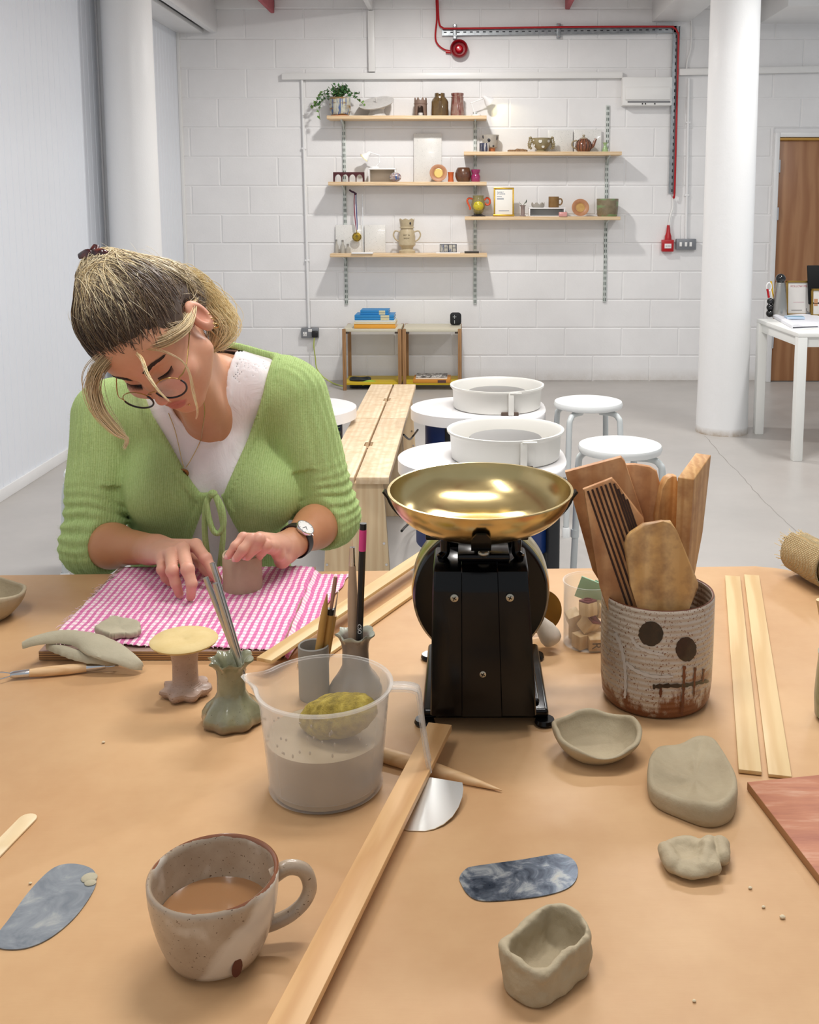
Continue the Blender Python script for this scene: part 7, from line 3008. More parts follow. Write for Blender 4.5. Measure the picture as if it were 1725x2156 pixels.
def hand_sdf(P, H, W, E, fore=.034):
    w = np.asarray(W)
    ax = (w - E) / np.linalg.norm(w - E)
    d = smin(sd_caps(P, E, E + (w - E) * .35, .0375, .0385), sd_caps(P, E + (w - E) * .35, w, .0380, .0255), .02)
    # flattened wrist and palm: bones fanning from the wrist to each knuckle
    mc = [H[k][0] for k in ('index', 'middle', 'ring', 'little')]
    pal = None
    for i, m in enumerate(mc):
        c = sd_caps(P, w + (m - w) * .08 + (mc[i] - mc[1]) * .35, m, .0165, .0112)
        pal = c if pal is None else smin(pal, c, .012)
    d = smin(d, pal, .016)
    d = smin(d, sd_caps(P, w + (H['thumb'][0] - w) * .3, H['thumb'][1], .0165, .0128), .014)
    fs = None
    for k in ('index', 'middle', 'ring', 'little', 'thumb'):
        f = finger(P, H[k], FR[k])
        f = smin(f, sd_ball(P, H[k][1], FR[k][1] * 1.08), .003)
        fs = f if fs is None else np.minimum(fs, f)
    return smin(d, fs, .006)


m = NT('skin')
at = m.add('ShaderNodeVertexColor')
at.layer_name = 'tint'
v = m.co()
n = m.noise(v, 90, 4, .6)
m.base(m.mix(m.math('MULTIPLY', n, .22), at.outputs['Color'], '#a5694b'))
m.set(Roughness=.46)
m.b.inputs['Specular IOR Level'].default_value = .35
m.b.inputs['Subsurface Weight'].default_value = .12
m.b.inputs['Subsurface Radius'].default_value = (.006, .0025, .0012)
m.bump(m.noise(v, 700, 3, .6), .12, .0006)
M_SKIN = m.m
SK = np.array(lin('#d7a182')[:3], np.float32)
PINK = np.array(lin('#dc9686')[:3], np.float32)
LIP = np.array(lin('#bd6c68')[:3], np.float32)
TAN = np.array(lin('#c08a64')[:3], np.float32)


def blendc(c, target, w):
    return c + (target - c) * np.clip(w, 0, 1)[:, None]


vt, qt = [], []
tint = []
lo = np.minimum(HO - .19, NB - .2)
hi = np.maximum(HO + .19, NB + .14)
lo[2] = .90
v, q = surface(skin_top, (HO[0] - .14, HO[1] - .12, .90), (NB[0] + .17, NB[1] + .13, HO[2] + .20), .0021)
v = relax(v, q, 1, .4)
hl = w2h(v)
c = np.tile(SK, (len(v), 1))
c = blendc(c, PINK, .75 * np.exp(-((np.abs(hl[:, 0]) - .038) ** 2 + (hl[:, 1] + .030) ** 2 + (hl[:, 2] - .0) ** 2) / .022 ** 2))
c = blendc(c, PINK, .9 * np.exp(-(hl[:, 0] ** 2 + (hl[:, 1] + .040) ** 2 + (hl[:, 2] - .024) ** 2) / .016 ** 2))
lipm = np.maximum(1 - np.sqrt((hl[:, 0] / .0205) ** 2 + ((hl[:, 1] + .0680) / .0105) ** 2), 0) * 5
c = blendc(c, LIP, np.where((hl[:, 2] > -.012) & (hl[:, 2] < .03), lipm, 0))
c = blendc(c, PINK, .6 * np.exp(-(((np.abs(hl[:, 0]) - .078) / .012) ** 2 + ((hl[:, 1] + .012) / .03) ** 2)))
c = blendc(c, TAN, .55 * np.clip((NB[2] + .06 - v[:, 2]) / .12, 0, 1))
vt.append(v)
qt.append(q)
tint.append(c)
off = len(v)
for H, W, E in ((RH, WR, ER), (LH, WL_, EL)):
    pts = np.array([p for k in H.values() for p in k] + [W, E])
    v, q = surface(lambda P: hand_sdf(P, H, W, E), pts.min(0) - .045, pts.max(0) + .045, .0018)
    v = relax(v, q, 1, .4)
    c = np.tile(TAN, (len(v), 1))
    wd = np.linalg.norm(v - W, axis=1)
    palmw = np.clip((np.linalg.norm(v - E, axis=1) - np.linalg.norm(W - E) + .02) / .06, 0, 1)
    c = blendc(c, np.array(lin('#d9a58e')[:3], np.float32), palmw)
    for k in H:
        c = blendc(c, PINK, .8 * np.exp(-(np.linalg.norm(v - H[k][3], axis=1) / .013) ** 2))
        c = blendc(c, PINK, .5 * np.exp(-(np.linalg.norm(v - H[k][1], axis=1) / .012) ** 2))
    vt.append(v)
    qt.append(q + off)
    off += len(v)
    tint.append(c)
# core under the clothes so that the body is one closed figure
v, q = surface(lambda P: smin(smin(body_core(P, -.016), finger(P, [SR, ER], [.045, .036]), .03), finger(P, [SL, EL], [.045, .036]), .03), (-1.0, 1.82, .55), (-.12, 2.16, 1.10), .008)
vt.append(v)
qt.append(q + off)
tint.append(np.tile(SK, (len(v), 1)))
v, q, c = np.concatenate(vt), np.concatenate(qt), np.concatenate(tint)
np_mesh('body', v, q, M_SKIN, PER, col={'tint': np.concatenate([c, np.ones((len(c), 1), np.float32)], 1)})

# nails
m_nail = M('nail', '#dba79c', .25, coat=.4)
for H in (RH, LH):
    for k in ('index', 'middle', 'ring', 'little', 'thumb'):
        a, b = Vector(H[k][2].tolist()), Vector(H[k][3].tolist())
        d = (b - a).normalized()
        up = (Vector((0, -.45, 1)) - d * d.dot(Vector((0, -.45, 1)))).normalized()
        if k == 'thumb' and H is LH:
            up = (Vector((.5, -.6, .3)) - d * d.dot(Vector((.5, -.6, .3)))).normalized()
        x = d.cross(up)
        r = FR[k][3]
        mt = Matrix((x, d, up)).transposed().to_4x4()
        mt.translation = b + d * r * .25 + up * r * .38
        MB().ball((0, 0, 0), (r * .74, r * .95, r * .62), 14, 8, mat=mt).build('fingernail', m_nail, PER, world=True)

# ---------------------------------------------------------------- T-shirt
NECKP = front_poly([(350, 830), (378, 872), (411, 906), (438, 921), (456, 918), (470, 850), (486, 752), (480, 690), (330, 690)], 1.93)
t = NT('white_jersey')
vv = t.co()
t.base(t.ramp(t.noise(vv, 12, 3, .5), [(.3, '#e9e2e4'), (.7, '#f2edef')]))
t.set(Roughness=.85)
t.b.inputs['Sheen Weight'].default_value = .15
t.bump(t.noise(t.co(scale=(1, 1, .6)), 24, 4, .55, 1.2), .45, .006)
M_TEE = t.m


def tee(P):
    d = body_core(P, .002)
    d = d - .0025 * vnoise(P * np.array([1, 1, .55], np.float32), 26)
    nk = sd_caps(P, skull_base + (skull_base - NB) * .4, NB + [-.038, .012, -.05], .048, .051)
    cut = sd_poly(P[..., [0, 2]], NECKP)
    cut = smax(cut, P[..., 1] - 2.0, .01)
    cut = smin(cut, nk, .01)
    shell = np.maximum(d, -(d + .005))
    rib = np.maximum(np.abs(cut - .006) - .006, np.abs(d + .001) - .0042)
    return np.minimum(smax(shell, -cut, .003), smax(rib, -cut, .002))


v, q = surface(tee, (XM - .27, 1.80, .62), (XM + .27, 2.16, 1.14), .0034)
v = relax(v, q, 1, .4)
np_mesh('t_shirt', v, q, M_TEE, PER)

# ---------------------------------------------------------------- cardigan
VP_ = front_poly([(262, 700), (276, 800), (318, 880), (372, 958), (424, 1036), (474, 1036), (516, 930), (548, 830), (561, 752), (556, 700)], 1.90)
LP_ = front_poly([(437, 1044), (463, 1044), (484, 1090), (505, 1150), (520, 1320), (372, 1320), (398, 1140), (420, 1085)], 1.88)


def sleeve(P, S, E, W, cuff):
    ua = (E - S) / np.linalg.norm(E - S)
    fa = (W - E) / np.linalg.norm(W - E)
    C = E + fa * cuff
    d = sd_caps(P, S, E, .061, .056)
    f = sd_caps(P, E, C, .057, .051)
    d = smin(d, f, .02)
    # gathers round the elbow
    ta = (P - S) @ ua
    L = np.linalg.norm(E - S)
    k = np.exp(-((ta - L * .86) / .055) ** 2)
    wig = .004 * vnoise(P, 14)
    d = d - .0030 * k * np.sin((ta + wig * 3) * 330) - .0028 * vnoise(P, 20)
    tf = (P - E) @ fa
    d = d - .0016 * np.exp(-((tf - cuff * .5) / .05) ** 2) * np.sin((tf + wig) * 380)
    end = tf - cuff
    d = smax(d, np.where(np.linalg.norm(P - C, axis=-1) < .11, end, -1.0), .008)
    # hollow cuff
    hol = sd_caps(P, E + fa * cuff * .55, C + fa * .05, .038, .0445)
    return d, hol


def cardi(P):
    t = body_core(P, .010)
    t = t - .003 * vnoise(P * np.array([1, 1, .6], np.float32), 14)
    cut = np.minimum(sd_poly(P[..., [0, 2]], VP_), sd_poly(P[..., [0, 2]], LP_))
    cut = smax(cut, P[..., 1] - 1.985, .012)
    nk = sd_caps(P, skull_base + (skull_base - NB) * .4, NB + [.0, .012, -.03], .060, .080)
    cut = smin(cut, nk, .012)
    shell = np.maximum(t, -(t + .009))
    band = np.maximum(np.abs(cut - .007) - .007, np.abs(t + .001) - .0042)
    t = smax(shell, -cut, .005)
    t = np.minimum(t, smax(band, -cut, .004))
    a, ha = sleeve(P, SR, ER, WR, .052)
    b, hb_ = sleeve(P, SL, EL, WL_, .052)
    arms = np.minimum(a, b)
    inner = np.maximum(body_core(P, .001), arms)
    d = smin(t, arms, .018)
    d = np.maximum(d, -np.minimum(ha, hb_))
    # keep the sleeves from filling the neck opening
    return d


lo_ = np.array([float(min(SR[0], ER[0])) - .085, 1.80, .64], np.float32)
hi_ = np.array([float(max(SL[0], EL[0])) + .085, 2.16, 1.16], np.float32)
v, q = surface(cardi, lo_, hi_, .0034)
v = relax(v, q, 1, .4)
t = NT('green_mohair')
vv = t.co()
rib = t.wave(t.co(scale=(1, .35, .07)), 84, 4.5, 4, 2.6, 'X')
fz = t.noise(vv, 260, 4, .75)
big = t.noise(vv, 14, 3, .5)
f = t.math('ADD', t.math('MULTIPLY', rib, .26), t.math('MULTIPLY', fz, .74))
c = t.ramp(f, [(.22, '#92aa68'), (.5, '#a8c07f'), (.8, '#bdd295')])
t.base(t.mix(t.math('MULTIPLY', big, .25), c, '#a4c074'))
t.set(Roughness=.95)
t.b.inputs['Specular IOR Level'].default_value = .1
t.b.inputs['Sheen Weight'].default_value = .5
t.b.inputs['Sheen Roughness'].default_value = .6
t.b.inputs['Sheen Tint'].default_value = lin('#d6eaa6')
t.bump(rib, .22, .0025)
t.bump(fz, .7, .0025)
M_KNIT = t.m
car = np_mesh('cardigan', v, q, M_KNIT, PER)
# mohair fuzz: very fine short fibres standing off the knit
nv = vnormals(v, q)
sel = RNG.choice(len(v), 26000, replace=True)
p0 = v[sel] + RNG.normal(0, .0012, (len(sel), 3)).astype(np.float32)
dr = nv[sel] * .8 + RNG.normal(0, .55, (len(sel), 3))
dr /= np.linalg.norm(dr, axis=1)[:, None]
Lh = RNG.uniform(.003, .0075, (len(sel), 1))
side = np.cross(dr, RNG.normal(0, 1, (len(sel), 3)))
side /= np.maximum(np.linalg.norm(side, axis=1), 1e-6)[:, None]
side *= .00016
tri = np.stack([p0 - side - nv[sel] * .001, p0 + side - nv[sel] * .001, p0 + dr * Lh], 1).reshape(-1, 3)
fz_o = np_mesh('knit_fuzz', tri, np.arange(len(tri)).reshape(-1, 3), M('fuzz_fibre', '#b0c683', .9), car)
fz_o['kind'] = 'stuff'
# tie: bow loops and hanging cords
yt = 1.853
cp = lambda x, y, dy=0.0: at_y(x, y, yt + dy)
for nm, pts, r in (('tie_loop', [(447, 1040, .004), (436, 1056, -.006), (440, 1090, -.010), (450, 1118, -.012), (462, 1122, -.012), (471, 1104, -.012), (468, 1070, -.010), (455, 1044, -.002)], .0052),
                   ('tie_cord', [(445, 1040, .002), (434, 1062, -.004), (431, 1100, -.006), (433, 1140, -.006), (441, 1190, -.002)], .0056),
                   ('tie_cord', [(452, 1042, -.004), (462, 1068, -.010), (470, 1110, -.010), (468, 1150, -.008), (463, 1192, -.002)], .0052)):
    MB().tube(smooth_path([cp(*p) for p in pts], 7), r, 10).build(nm, M_KNIT, car, world=True)
MB().ball(cp(448, 1040, -.004), (.009, .008, .008), 16, 10).build('tie_knot', M_KNIT, car, world=True)

# ---------------------------------------------------------------- trousers and shoes (under the table)
t = NT('pale_denim')
t.base(t.ramp(t.noise(t.co(), 200, 3, .6), [(.3, '#8f9cab'), (.7, '#a9b4c0')]))
t.set(Roughness=.85)


def jeans(P):
    d = sd_ell(P, (XM, 2.06, .575), (.175, .125, .115))
    for s in (-1, 1):
        hip, knee, ank = np.array([XM + s * .09, 2.03, .565]), np.array([XM + s * .12, 1.66, .56]), np.array([XM + s * .12, 1.72, .11])
        d = smin(d, sd_caps(P, hip, knee, .085, .062), .04)
        d = smin(d, sd_caps(P, knee, ank, .060, .045), .02)
    return d + .003 * vnoise(P, 18)


v, q = surface(jeans, (XM - .27, 1.56, .07), (XM + .27, 2.22, .72), .008)
np_mesh('jeans', v, q, t.m, PER)
for s in (-1, 1):
    mb = MB().ball((XM + s * .12, 1.67, .045), (.045, .125, .045), 20, 12)
    mb.v = [Vector((p.x, p.y, max(p.z, .002))) for p in mb.v]
    mb.build('shoe', M('shoe_white', '#e6e4e0', .5), PER, world=True)

# ---------------------------------------------------------------- watch
fa = Vector((WL_ - EL).tolist()).normalized()
wc = Vector(WL_.tolist()) - fa * .034
nw = (at_y(631, 1142, wc.y - .03) - wc)
nw = (nw - fa * nw.dot(fa))
nw = (Vector((.25, -.78, .62)) - fa * fa.dot(Vector((.25, -.78, .62)))).normalized()
x = nw.cross(fa)
MW_ = Matrix((x, fa, nw)).transposed().to_4x4()
MW_.translation = wc
w = bpy.data.objects.new('watch', None)
COL.objects.link(w)
w.parent = PER
ring = [MW_ @ Vector((.0315 * math.cos(a), 0, .0300 * math.sin(a))) for a in np.linspace(0, 2 * PI, 40)[:-1]]
bv, bf = [], []
for i, a in enumerate(np.linspace(0, 2 * PI, 48)[:-1]):
    for rr_, yy in ((.0292, -.008), (.0312, -.008), (.0312, .008), (.0292, .008)):
        bv.append(MW_ @ Vector((rr_ * 1.04 * math.cos(a), yy, rr_ * math.sin(a))))
nb = 47
for i in range(nb):
    for k in range(4):
        bf.append((4 * i + k, 4 * i + (k + 1) % 4, 4 * ((i + 1) % nb) + (k + 1) % 4, 4 * ((i + 1) % nb) + k))
mb = MB()
mb.add(bv, bf)
mb.build('watch_strap', M('strap_leather', '#241a1a', .45), w, world=True)
mc_ = MW_ @ Matrix.Translation((0, 0, .0295))
MB().lathe([(0, 0), (.0165, 0), (.0175, .002), (.0175, .0055), (.0165, .0068), (.0155, .0068), (.0152, .006), (0, .006)], 40, mat=mc_).build('watch_case', M_CHROME, w, world=True)
MB().lathe([(.0153, .0062), (0, .0063)], 40, mat=mc_).build('watch_dial', M('dial_white', '#f0efec', .25, coat=.6), w, world=True)
mb = MB()
mb.box(mc_ @ Vector((.003, .002, .0068)), (.0008, .008, .0004), 0, rot=mc_.to_3x3() @ Matrix.Rotation(-.9, 3, 'Z'))
mb.box(mc_ @ Vector((-.001, .004, .0068)), (.0007, .011, .0004), 0, rot=mc_.to_3x3() @ Matrix.Rotation(.2, 3, 'Z'))
for k in range(12):
    a = k * PI / 6
    mb.box(mc_ @ Vector((.0132 * math.cos(a), .0132 * math.sin(a), .0066)), (.0018, .0004, .0003), 0, rot=mc_.to_3x3() @ Matrix.Rotation(a, 3, 'Z'))
mb.build('watch_hands', M('hand_dark', '#2c2c30', .4), w, world=True)
MB().tube([mc_ @ Vector((.0172, 0, .003)), mc_ @ Vector((.0205, 0, .003))], .0017, 10).build('crown', M_CHROME, w, world=True)

# ---------------------------------------------------------------- necklace with pendant
M_GOLD = M('jewellery_gold', '#c9a873', .25, 1.0)
nk = bpy.data.objects.new('necklace', None)
COL.objects.link(nk)
nk.parent = PER
pend = at_y(391, 990, 1.878)


def onto(p, fn, off):
    """slide a point along Y until it lies off in front of the surface"""
    P = np.array([p.x, p.y, p.z], np.float32)
    y = 1.70
    for _ in range(60):
        d = float(fn(np.array([[P[0], y, P[2]]], np.float32))[0])
        if d < off:
            break
        y += max(d - off, .0004) * .8
    return Vector((P[0], y, P[2]))


allb = lambda P: np.minimum(body_core(P, .003), neck_sdf(P))
ch = [onto(at_y(a, b, 1.9), allb, .0045) for a, b in ((463, 770), (464, 800), (457, 845), (440, 890), (422, 928), (404, 965), (394, 982))]
ch2 = [onto(at_y(a, b, 1.9), allb, .0045) for a, b in ((352, 872), (366, 905), (376, 940), (385, 970), (390, 982))]
MB().tube(smooth_path(ch, 5), .0008, 6).build('chain', M_GOLD, nk, world=True)
MB().tube(smooth_path(ch2, 5), .0008, 6).build('chain', M_GOLD, nk, world=True)
pc_ = onto(at_y(391, 992, 1.9), allb, .006)
mp = Matrix.Translation(pc_) @ Matrix.Rotation(PI / 2 + .25, 4, 'X')
MB().lathe([(0, -.001), (.0088, -.001), (.0095, 0), (.0095, .001), (.0085, .0016), (.008, .001), (0, .001)], 32, mat=mp).build('pendant', M('pendant_bronze', '#9a7a4e', .3, 1.0), nk, world=True)
mb = MB()
for k in range(5):
    a = 2 * PI * k / 5
    mb.ball(mp @ Vector((.0035 * math.cos(a), .0035 * math.sin(a), .0012)), .0018, 8, 6)
mb.build('pendant_relief', M('pendant_dark', '#5e4a30', .4, 1.0), nk, world=True)

# ---------------------------------------------------------------- face details: brows, lashes, glasses, earrings, lip stud
M_BROW = M('brow_hair', '#3d2a20', .7)


def on_face(x, y, off=.0006):
    """point of the face at head coordinates x, y"""
    lo_z, hi_z = -.08, .06
    z = hi_z
    for _ in range(80):
        d = float(head_sdf(np.array([h2w((x, y, z))], np.float32))[0]) / HS
        if d < off:
            break
        z -= max(d - off, .0003) * .7
    return hv((x, y, z))


for s in (-1, 1):
    mb = MB()
    rr = random.Random(2 + s)
    for k in range(170):
        u = rr.random()
        bx_ = .013 + .036 * u
        by_ = .0165 + .0085 * math.sin(min(u * 1.25, 1) * PI * .62) - .004 * u
        wv_ = .0058 * (1 - .6 * u)
        y_ = by_ + rr.uniform(-wv_, wv_) * .8
        a = on_face(s * bx_, y_)
        b = on_face(s * (bx_ + .0055), y_ + .0028 * (1 - u * 1.5), .0012)
        mb.tube([a, (a + b) / 2, b], [.0005, .00042, .00015], 4)
    mb.build('eyebrow', M_BROW, PER, world=True, angle=180)
    mb = MB()
    for k in range(26):
        u = k / 25
        ex = .0175 + .027 * u
        ey = -.0095 + .0035 * (u - .35) ** 2 * 4
        a = on_face(s * ex, ey)
        f = Vector((s * (.35 * (u - .35)), -.55, .75))
        b = a + Vector((HR @ np.array([f.x, f.y, f.z])).tolist()).normalized() * .0088
        mb.tube([a, a.lerp(b, .5) + Vector((HR @ np.array([0, -.0008, 0])).tolist()), b], [.00042, .0003, .0001], 4)
    mb.tube([on_face(s * (.0165 + .0285 * u), -.0092 + .0035 * (u - .35) ** 2 * 4, .0003) for u in np.linspace(0, 1, 12)], .0007, 6)
    mb.build('eyelashes', M('lash_dark', '#201714', .6), PER, world=True, angle=180)

gl = bpy.data.objects.new('glasses', None)
COL.objects.link(gl)
gl.parent = PER
M_GF = M('glasses_gold', '#b79a63', .22, 1.0)
M_GB = M('glasses_black', '#17161a', .3)
GC = {}
m = NT('lens_glass')
m.base('#e9f0f0')
m.set(Roughness=.02, Alpha=.14)
for s in (-1, 1):
    R_ = .0242
    gy, gz = -.0215, .0195
    cpt = lambda a, r=R_, dz=0.0: hv((s * .0325 + r * math.cos(a), gy + r * .93 * math.sin(a), gz + dz - .0035 * (s * math.cos(a)) ** 1 - .004 * math.sin(a) * 0))
    MB().tube([cpt(a) for a in np.linspace(0, 2 * PI, 48)[:-1]], .0009, 8, closed=True).build('lens_rim', M_GF, gl, world=True)
    MB().tube([cpt(a, R_ * .985, .0004) for a in np.linspace(PI * .93, PI * 2.07, 30)], .0016, 8).build('lower_rim', M_GB, gl, world=True)
    lens = MB()
    ring = [cpt(a, R_ * .97) for a in np.linspace(0, 2 * PI, 40)[:-1]]
    cc = hv((s * .0325, gy, gz + .0012))
    lens.add([cc] + ring, [(0, 1 + i, 1 + (i + 1) % 39) for i in range(39)])
    lens.build('lens', m.m, gl, world=True)
    MB().tube(smooth_path([hv((s * .056, gy + .010, gz - .004)), hv((s * .0655, gy + .011, gz - .012)), hv((s * .071, gy + .014, gz - .03)), hv((s * .076, .004, -.07)), hv((s * .079, .012, -.098))], 6), .0010, 8).build('temple', M_GF, gl, world=True)
    MB().tube(smooth_path([hv((s * .009, gy + .004, gz)), hv((s * .0105, gy - .001, gz - .004)), hv((s * .009, gy - .006, gz - .007))], 4), .0008, 6).build('nose_pad', M_GF, gl, world=True)
MB().tube(smooth_path([hv((-.0085, -.0165, .0205)), hv((0, -.0125, .0225)), hv((.0085, -.0165, .0205))], 6), .0010, 8).build('bridge', M_GF, gl, world=True)
p = on_face(.014, -.082, .0012)
MB().ball(p, .0016, 10, 7).build('lip_stud', M_GOLD, PER, world=True)
for k, (ey, r) in enumerate(((-.041, .0072), (-.030, .0058), (-.022, .0046))):
    c_ = hv((.0805, ey - .002, -.096 - .004 * k))
    e1, e2 = HR @ np.array([1, 0, 0]), HR @ np.array([0, 1, .2])
    MB().tube([c_ + Vector((e1 * math.cos(a) * r * .9 + e2 * math.sin(a) * r).tolist()) for a in np.linspace(0, 2 * PI, 20)[:-1]], .0013 if k == 0 else .0009, 8, closed=True).build('earring', M_GOLD, PER, world=True)

# her cup of clay and her stool
cb = at_z(513, 1252, BZ + .004)
CUPC = Vector((at_z(513, 1235, BZ + .004).x, cb.y + .0325, BZ + .0035))
t = thing('clay_cup', 'smooth brown-grey clay cylinder cup held under the hands', 'clay cup', CUPC)
MB().lathe([(0, 0), (.0325, 0), (.0332, .002), (.0332, .058), (.0325, .0598), (.0300, .0598), (.0292, .058), (.0292, .005), (0, .0045)], 64, fn=lambda th, r, z, i: (r * (1 + .012 * wob(th, 21)), z + (.002 * wob(th, 8) if z > .05 else 0))).build('cup_wall', clay('smooth_clay', '#ac9a80', '#b8a68b', .15), t, angle=60)
st = thing('stool', 'white round stool under the person, hidden by the table', 'stool', (XM, 2.09, 0), 0, 'white round stools')
H_ = .46
MB().lathe([(0, H_ - .035), (.13, H_ - .035), (.15, H_ - .015), (.145, H_ - .003), (0, H_)], 40).build('seat', M_STW, st)
for k in range(4):
    a = PI / 4 + k * PI / 2
    c_, s_ = math.cos(a), math.sin(a)
    MB().tube(smooth_path([(c_ * .1, s_ * .1, H_ - .045), (c_ * .145, s_ * .145, H_ - .06), (c_ * .165, s_ * .165, .2), (c_ * .17, s_ * .17, 0)], 5), .0125, 10).build('leg', M_STL, st)
# ================================================================== HAIR


def hair_sdf_h(P):
    """hair volume in head coordinates"""
    d = sd_ell(P, (.002, .042, -.086), (.0775, .087, .0935))
    d = smin(d, sd_ell(P, (-.004, .078, -.086), (.060, .046, .062)), .03)
    if CROWN is not None:
        d = smin(d, sd_ball(P, CROWN, .020), .05)
    d = smin(d, sd_ell(P, (.012, .0, -.148), (.058, .060, .040)), .04)
    # face window
    face = sd_ell(P, (0, -.020, .022), (.064, .088, .064))
    d = smax(d, -face, .012)
    low = sd_box(P, (0, -.10, -.05), (.2, .075, .07), .03)
    d = smax(d, -low, .02)
    ear = sd_ell(np.stack([np.abs(P[..., 0]), P[..., 1], P[..., 2]], -1), (.090, -.012, -.092), (.034, .042, .030))
    d = smax(d, -ear, .008)
    return d


CROWN = None                     # where the claw clip gathers the hair (head frame)


def hair_sdf(Pw):
    return hair_sdf_h(w2h(Pw)) * HS


ry_ = np.array([list(at_y(212, 566, y)) for y in np.linspace(1.6, 2.0, 160)], np.float32)
CROWN = w2h(ry_[int(np.argmin(hair_sdf(ry_)))])


def hgrad(P, e=.0015):
    g = np.zeros_like(P)
    for i in range(3):
        o = np.zeros(3, np.float32)
        o[i] = e
        g[..., i] = hair_sdf_h(P + o) - hair_sdf_h(P - o)
    return g / np.maximum(np.linalg.norm(g, axis=-1), 1e-9)[..., None]


DARK = np.array(lin('#4b382b')[:3], np.float32)
MIDH = np.array(lin('#ab8a5e')[:3], np.float32)
BLON = np.array(lin('#f8e0aa')[:3], np.float32)
PALE = np.array(lin('#fff3d4')[:3], np.float32)

m = NT('hair_strands')
at = m.add('ShaderNodeVertexColor')
at.layer_name = 'tint'
m.base(at.outputs['Color'])
m.set(Roughness=.42)
m.b.inputs['Specular IOR Level'].default_value = .5
m.b.inputs['Sheen Weight'].default_value = .1
M_HAIR = m.m

lo_h = h2w((0, .03, -.09)) - .19
hi_h = h2w((0, .03, -.09)) + .19
v, q = surface(lambda P: hair_sdf(P) + .001 * vnoise(P, 120), lo_h, hi_h, .0032)
hl = w2h(v)
dcl = np.linalg.norm(hl - CROWN, axis=1)
kk = np.clip(1 - dcl / .10, 0, 1)
col = DARK + (BLON - DARK) * (kk ** 1.2)[:, None] * .8
hcap = np_mesh('hair', v, q, M_HAIR, PER, col={'tint': np.concatenate([col, np.ones((len(col), 1))], 1)})


class Strands:
    def __init__(self):
        self.v, self.f, self.c = [], [], []
        self.n = 0

    def add(self, pts, cols, rad):
        """pts (n,3) world; thin three-sided strand"""
        pts = np.asarray(pts, np.float32)
        n = len(pts)
        tg = np.gradient(pts, axis=0)
        tg /= np.maximum(np.linalg.norm(tg, axis=1), 1e-9)[:, None]
        ref = np.array([.3, -.9, .4], np.float32)
        a = np.cross(tg, ref)
        a /= np.maximum(np.linalg.norm(a, axis=1), 1e-6)[:, None]
        b = np.cross(tg, a)
        u = np.linspace(0, 1, n)
        r = rad * np.minimum(1, np.minimum(u * 8 + .3, (1 - u) * 5 + .15))
        ring = []
        for k in range(3):
            th = 2 * PI * k / 3
            ring.append(pts + (a * math.cos(th) + b * math.sin(th)) * r[:, None])
        vv_ = np.stack(ring, 1).reshape(-1, 3)
        self.v.append(vv_)
        self.c.append(np.repeat(np.asarray(cols, np.float32), 3, axis=0))
        i = np.arange(n - 1)[:, None]
        for k in range(3):
            k2 = (k + 1) % 3
            self.f.append(np.concatenate([3 * i + k, 3 * i + k2, 3 * i + 3 + k2, 3 * i + 3 + k], 1) + self.n)
        self.n += len(vv_)

    def build(self, name, parent):
        v, f, c = np.concatenate(self.v), np.concatenate(self.f), np.concatenate(self.c)
        return np_mesh(name, v, f, M_HAIR, parent, col={'tint': np.concatenate([c, np.ones((len(c), 1), np.float32)], 1)})


def project(P, off, it=4):
    for _ in range(it):
        d = hair_sdf_h(P)
        P = P - hgrad(P) * (d - off)[..., None]
    return P


# -- strands swept from the hairline and from the sides up to the clip
N = 3600
NP_ = 16
rg = np.random.default_rng(5)
# start points: scattered over the hair surface away from the crown
cand = hl[rg.choice(len(hl), N * 3)]
far = np.linalg.norm(cand - CROWN, axis=1)
wt = np.clip((far - .03) / .09, .12, 1.0)
cand = cand[rg.random(len(cand)) < wt][:N]
cand = cand[(cand[:, 1] > -.045) & ~((cand[:, 0] > .045) & (cand[:, 1] < .034) & (cand[:, 2] > -.132))]
s = np.linspace(0, 1, NP_)
end = CROWN + rg.normal(0, 1, (len(cand), 3)) * [.012, .005, .012]
Pp = cand[:, None, :] * (1 - s)[None, :, None] + end[:, None, :] * s[None, :, None]
bulge = (.010 + .012 * rg.random(len(cand)))[:, None] * np.sin(s * PI)[None, :]
Pp = project(Pp.astype(np.float32), .0)
lift = (rg.random(len(cand)) ** 2 * .004 + .0004)[:, None] * np.ones(NP_)[None] + .0016 * np.sin(s[None] * PI * 2 + rg.random(len(cand))[:, None] * 6)
g = hgrad(Pp.astype(np.float32))
wav = rg.normal(0, 1, (len(cand), 1, 3)) * .0012 * np.sin(s * PI)[None, :, None]
Pp = Pp + g * lift[..., None] + wav
blo = rg.random(len(cand)) ** 1.3
q0 = cand - CROWN
az = q0 / np.maximum(np.linalg.norm(q0, axis=1), 1e-6)[:, None]
reach = .03 + .085 * np.clip(vnoise(az, 7) * .75 + vnoise(az, 17) * .6 + .40, 0, 1) + .012 * rg.normal(0, 1, len(cand))
St = Strands()
for i in range(len(cand)):
    dist = np.linalg.norm(Pp[i] - CROWN, axis=1)
    k = np.clip((reach[i] - dist) / .028 + .5, 0, 1)
    back = np.clip((-cand[i, 2] - .11) / .06, 0, 1)
    c0 = DARK + (MIDH - DARK) * (.5 * blo[i] ** 2)
    c1 = BLON + (PALE - BLON) * rg.random()
    c1 = c1 + (MIDH - c1) * (.5 if blo[i] < .25 else 0)
    c0 = c0 + (BLON - c0) * back * .55
    cc = c0[None] + (c1 - c0)[None] * k[:, None]
    P_ = HO + HS * (Pp[i] @ HR.T)
    St.add(P_, cc, .00042 + .00030 * rg.random())
St.build('swept_strands', hcap)['kind'] = 'stuff'

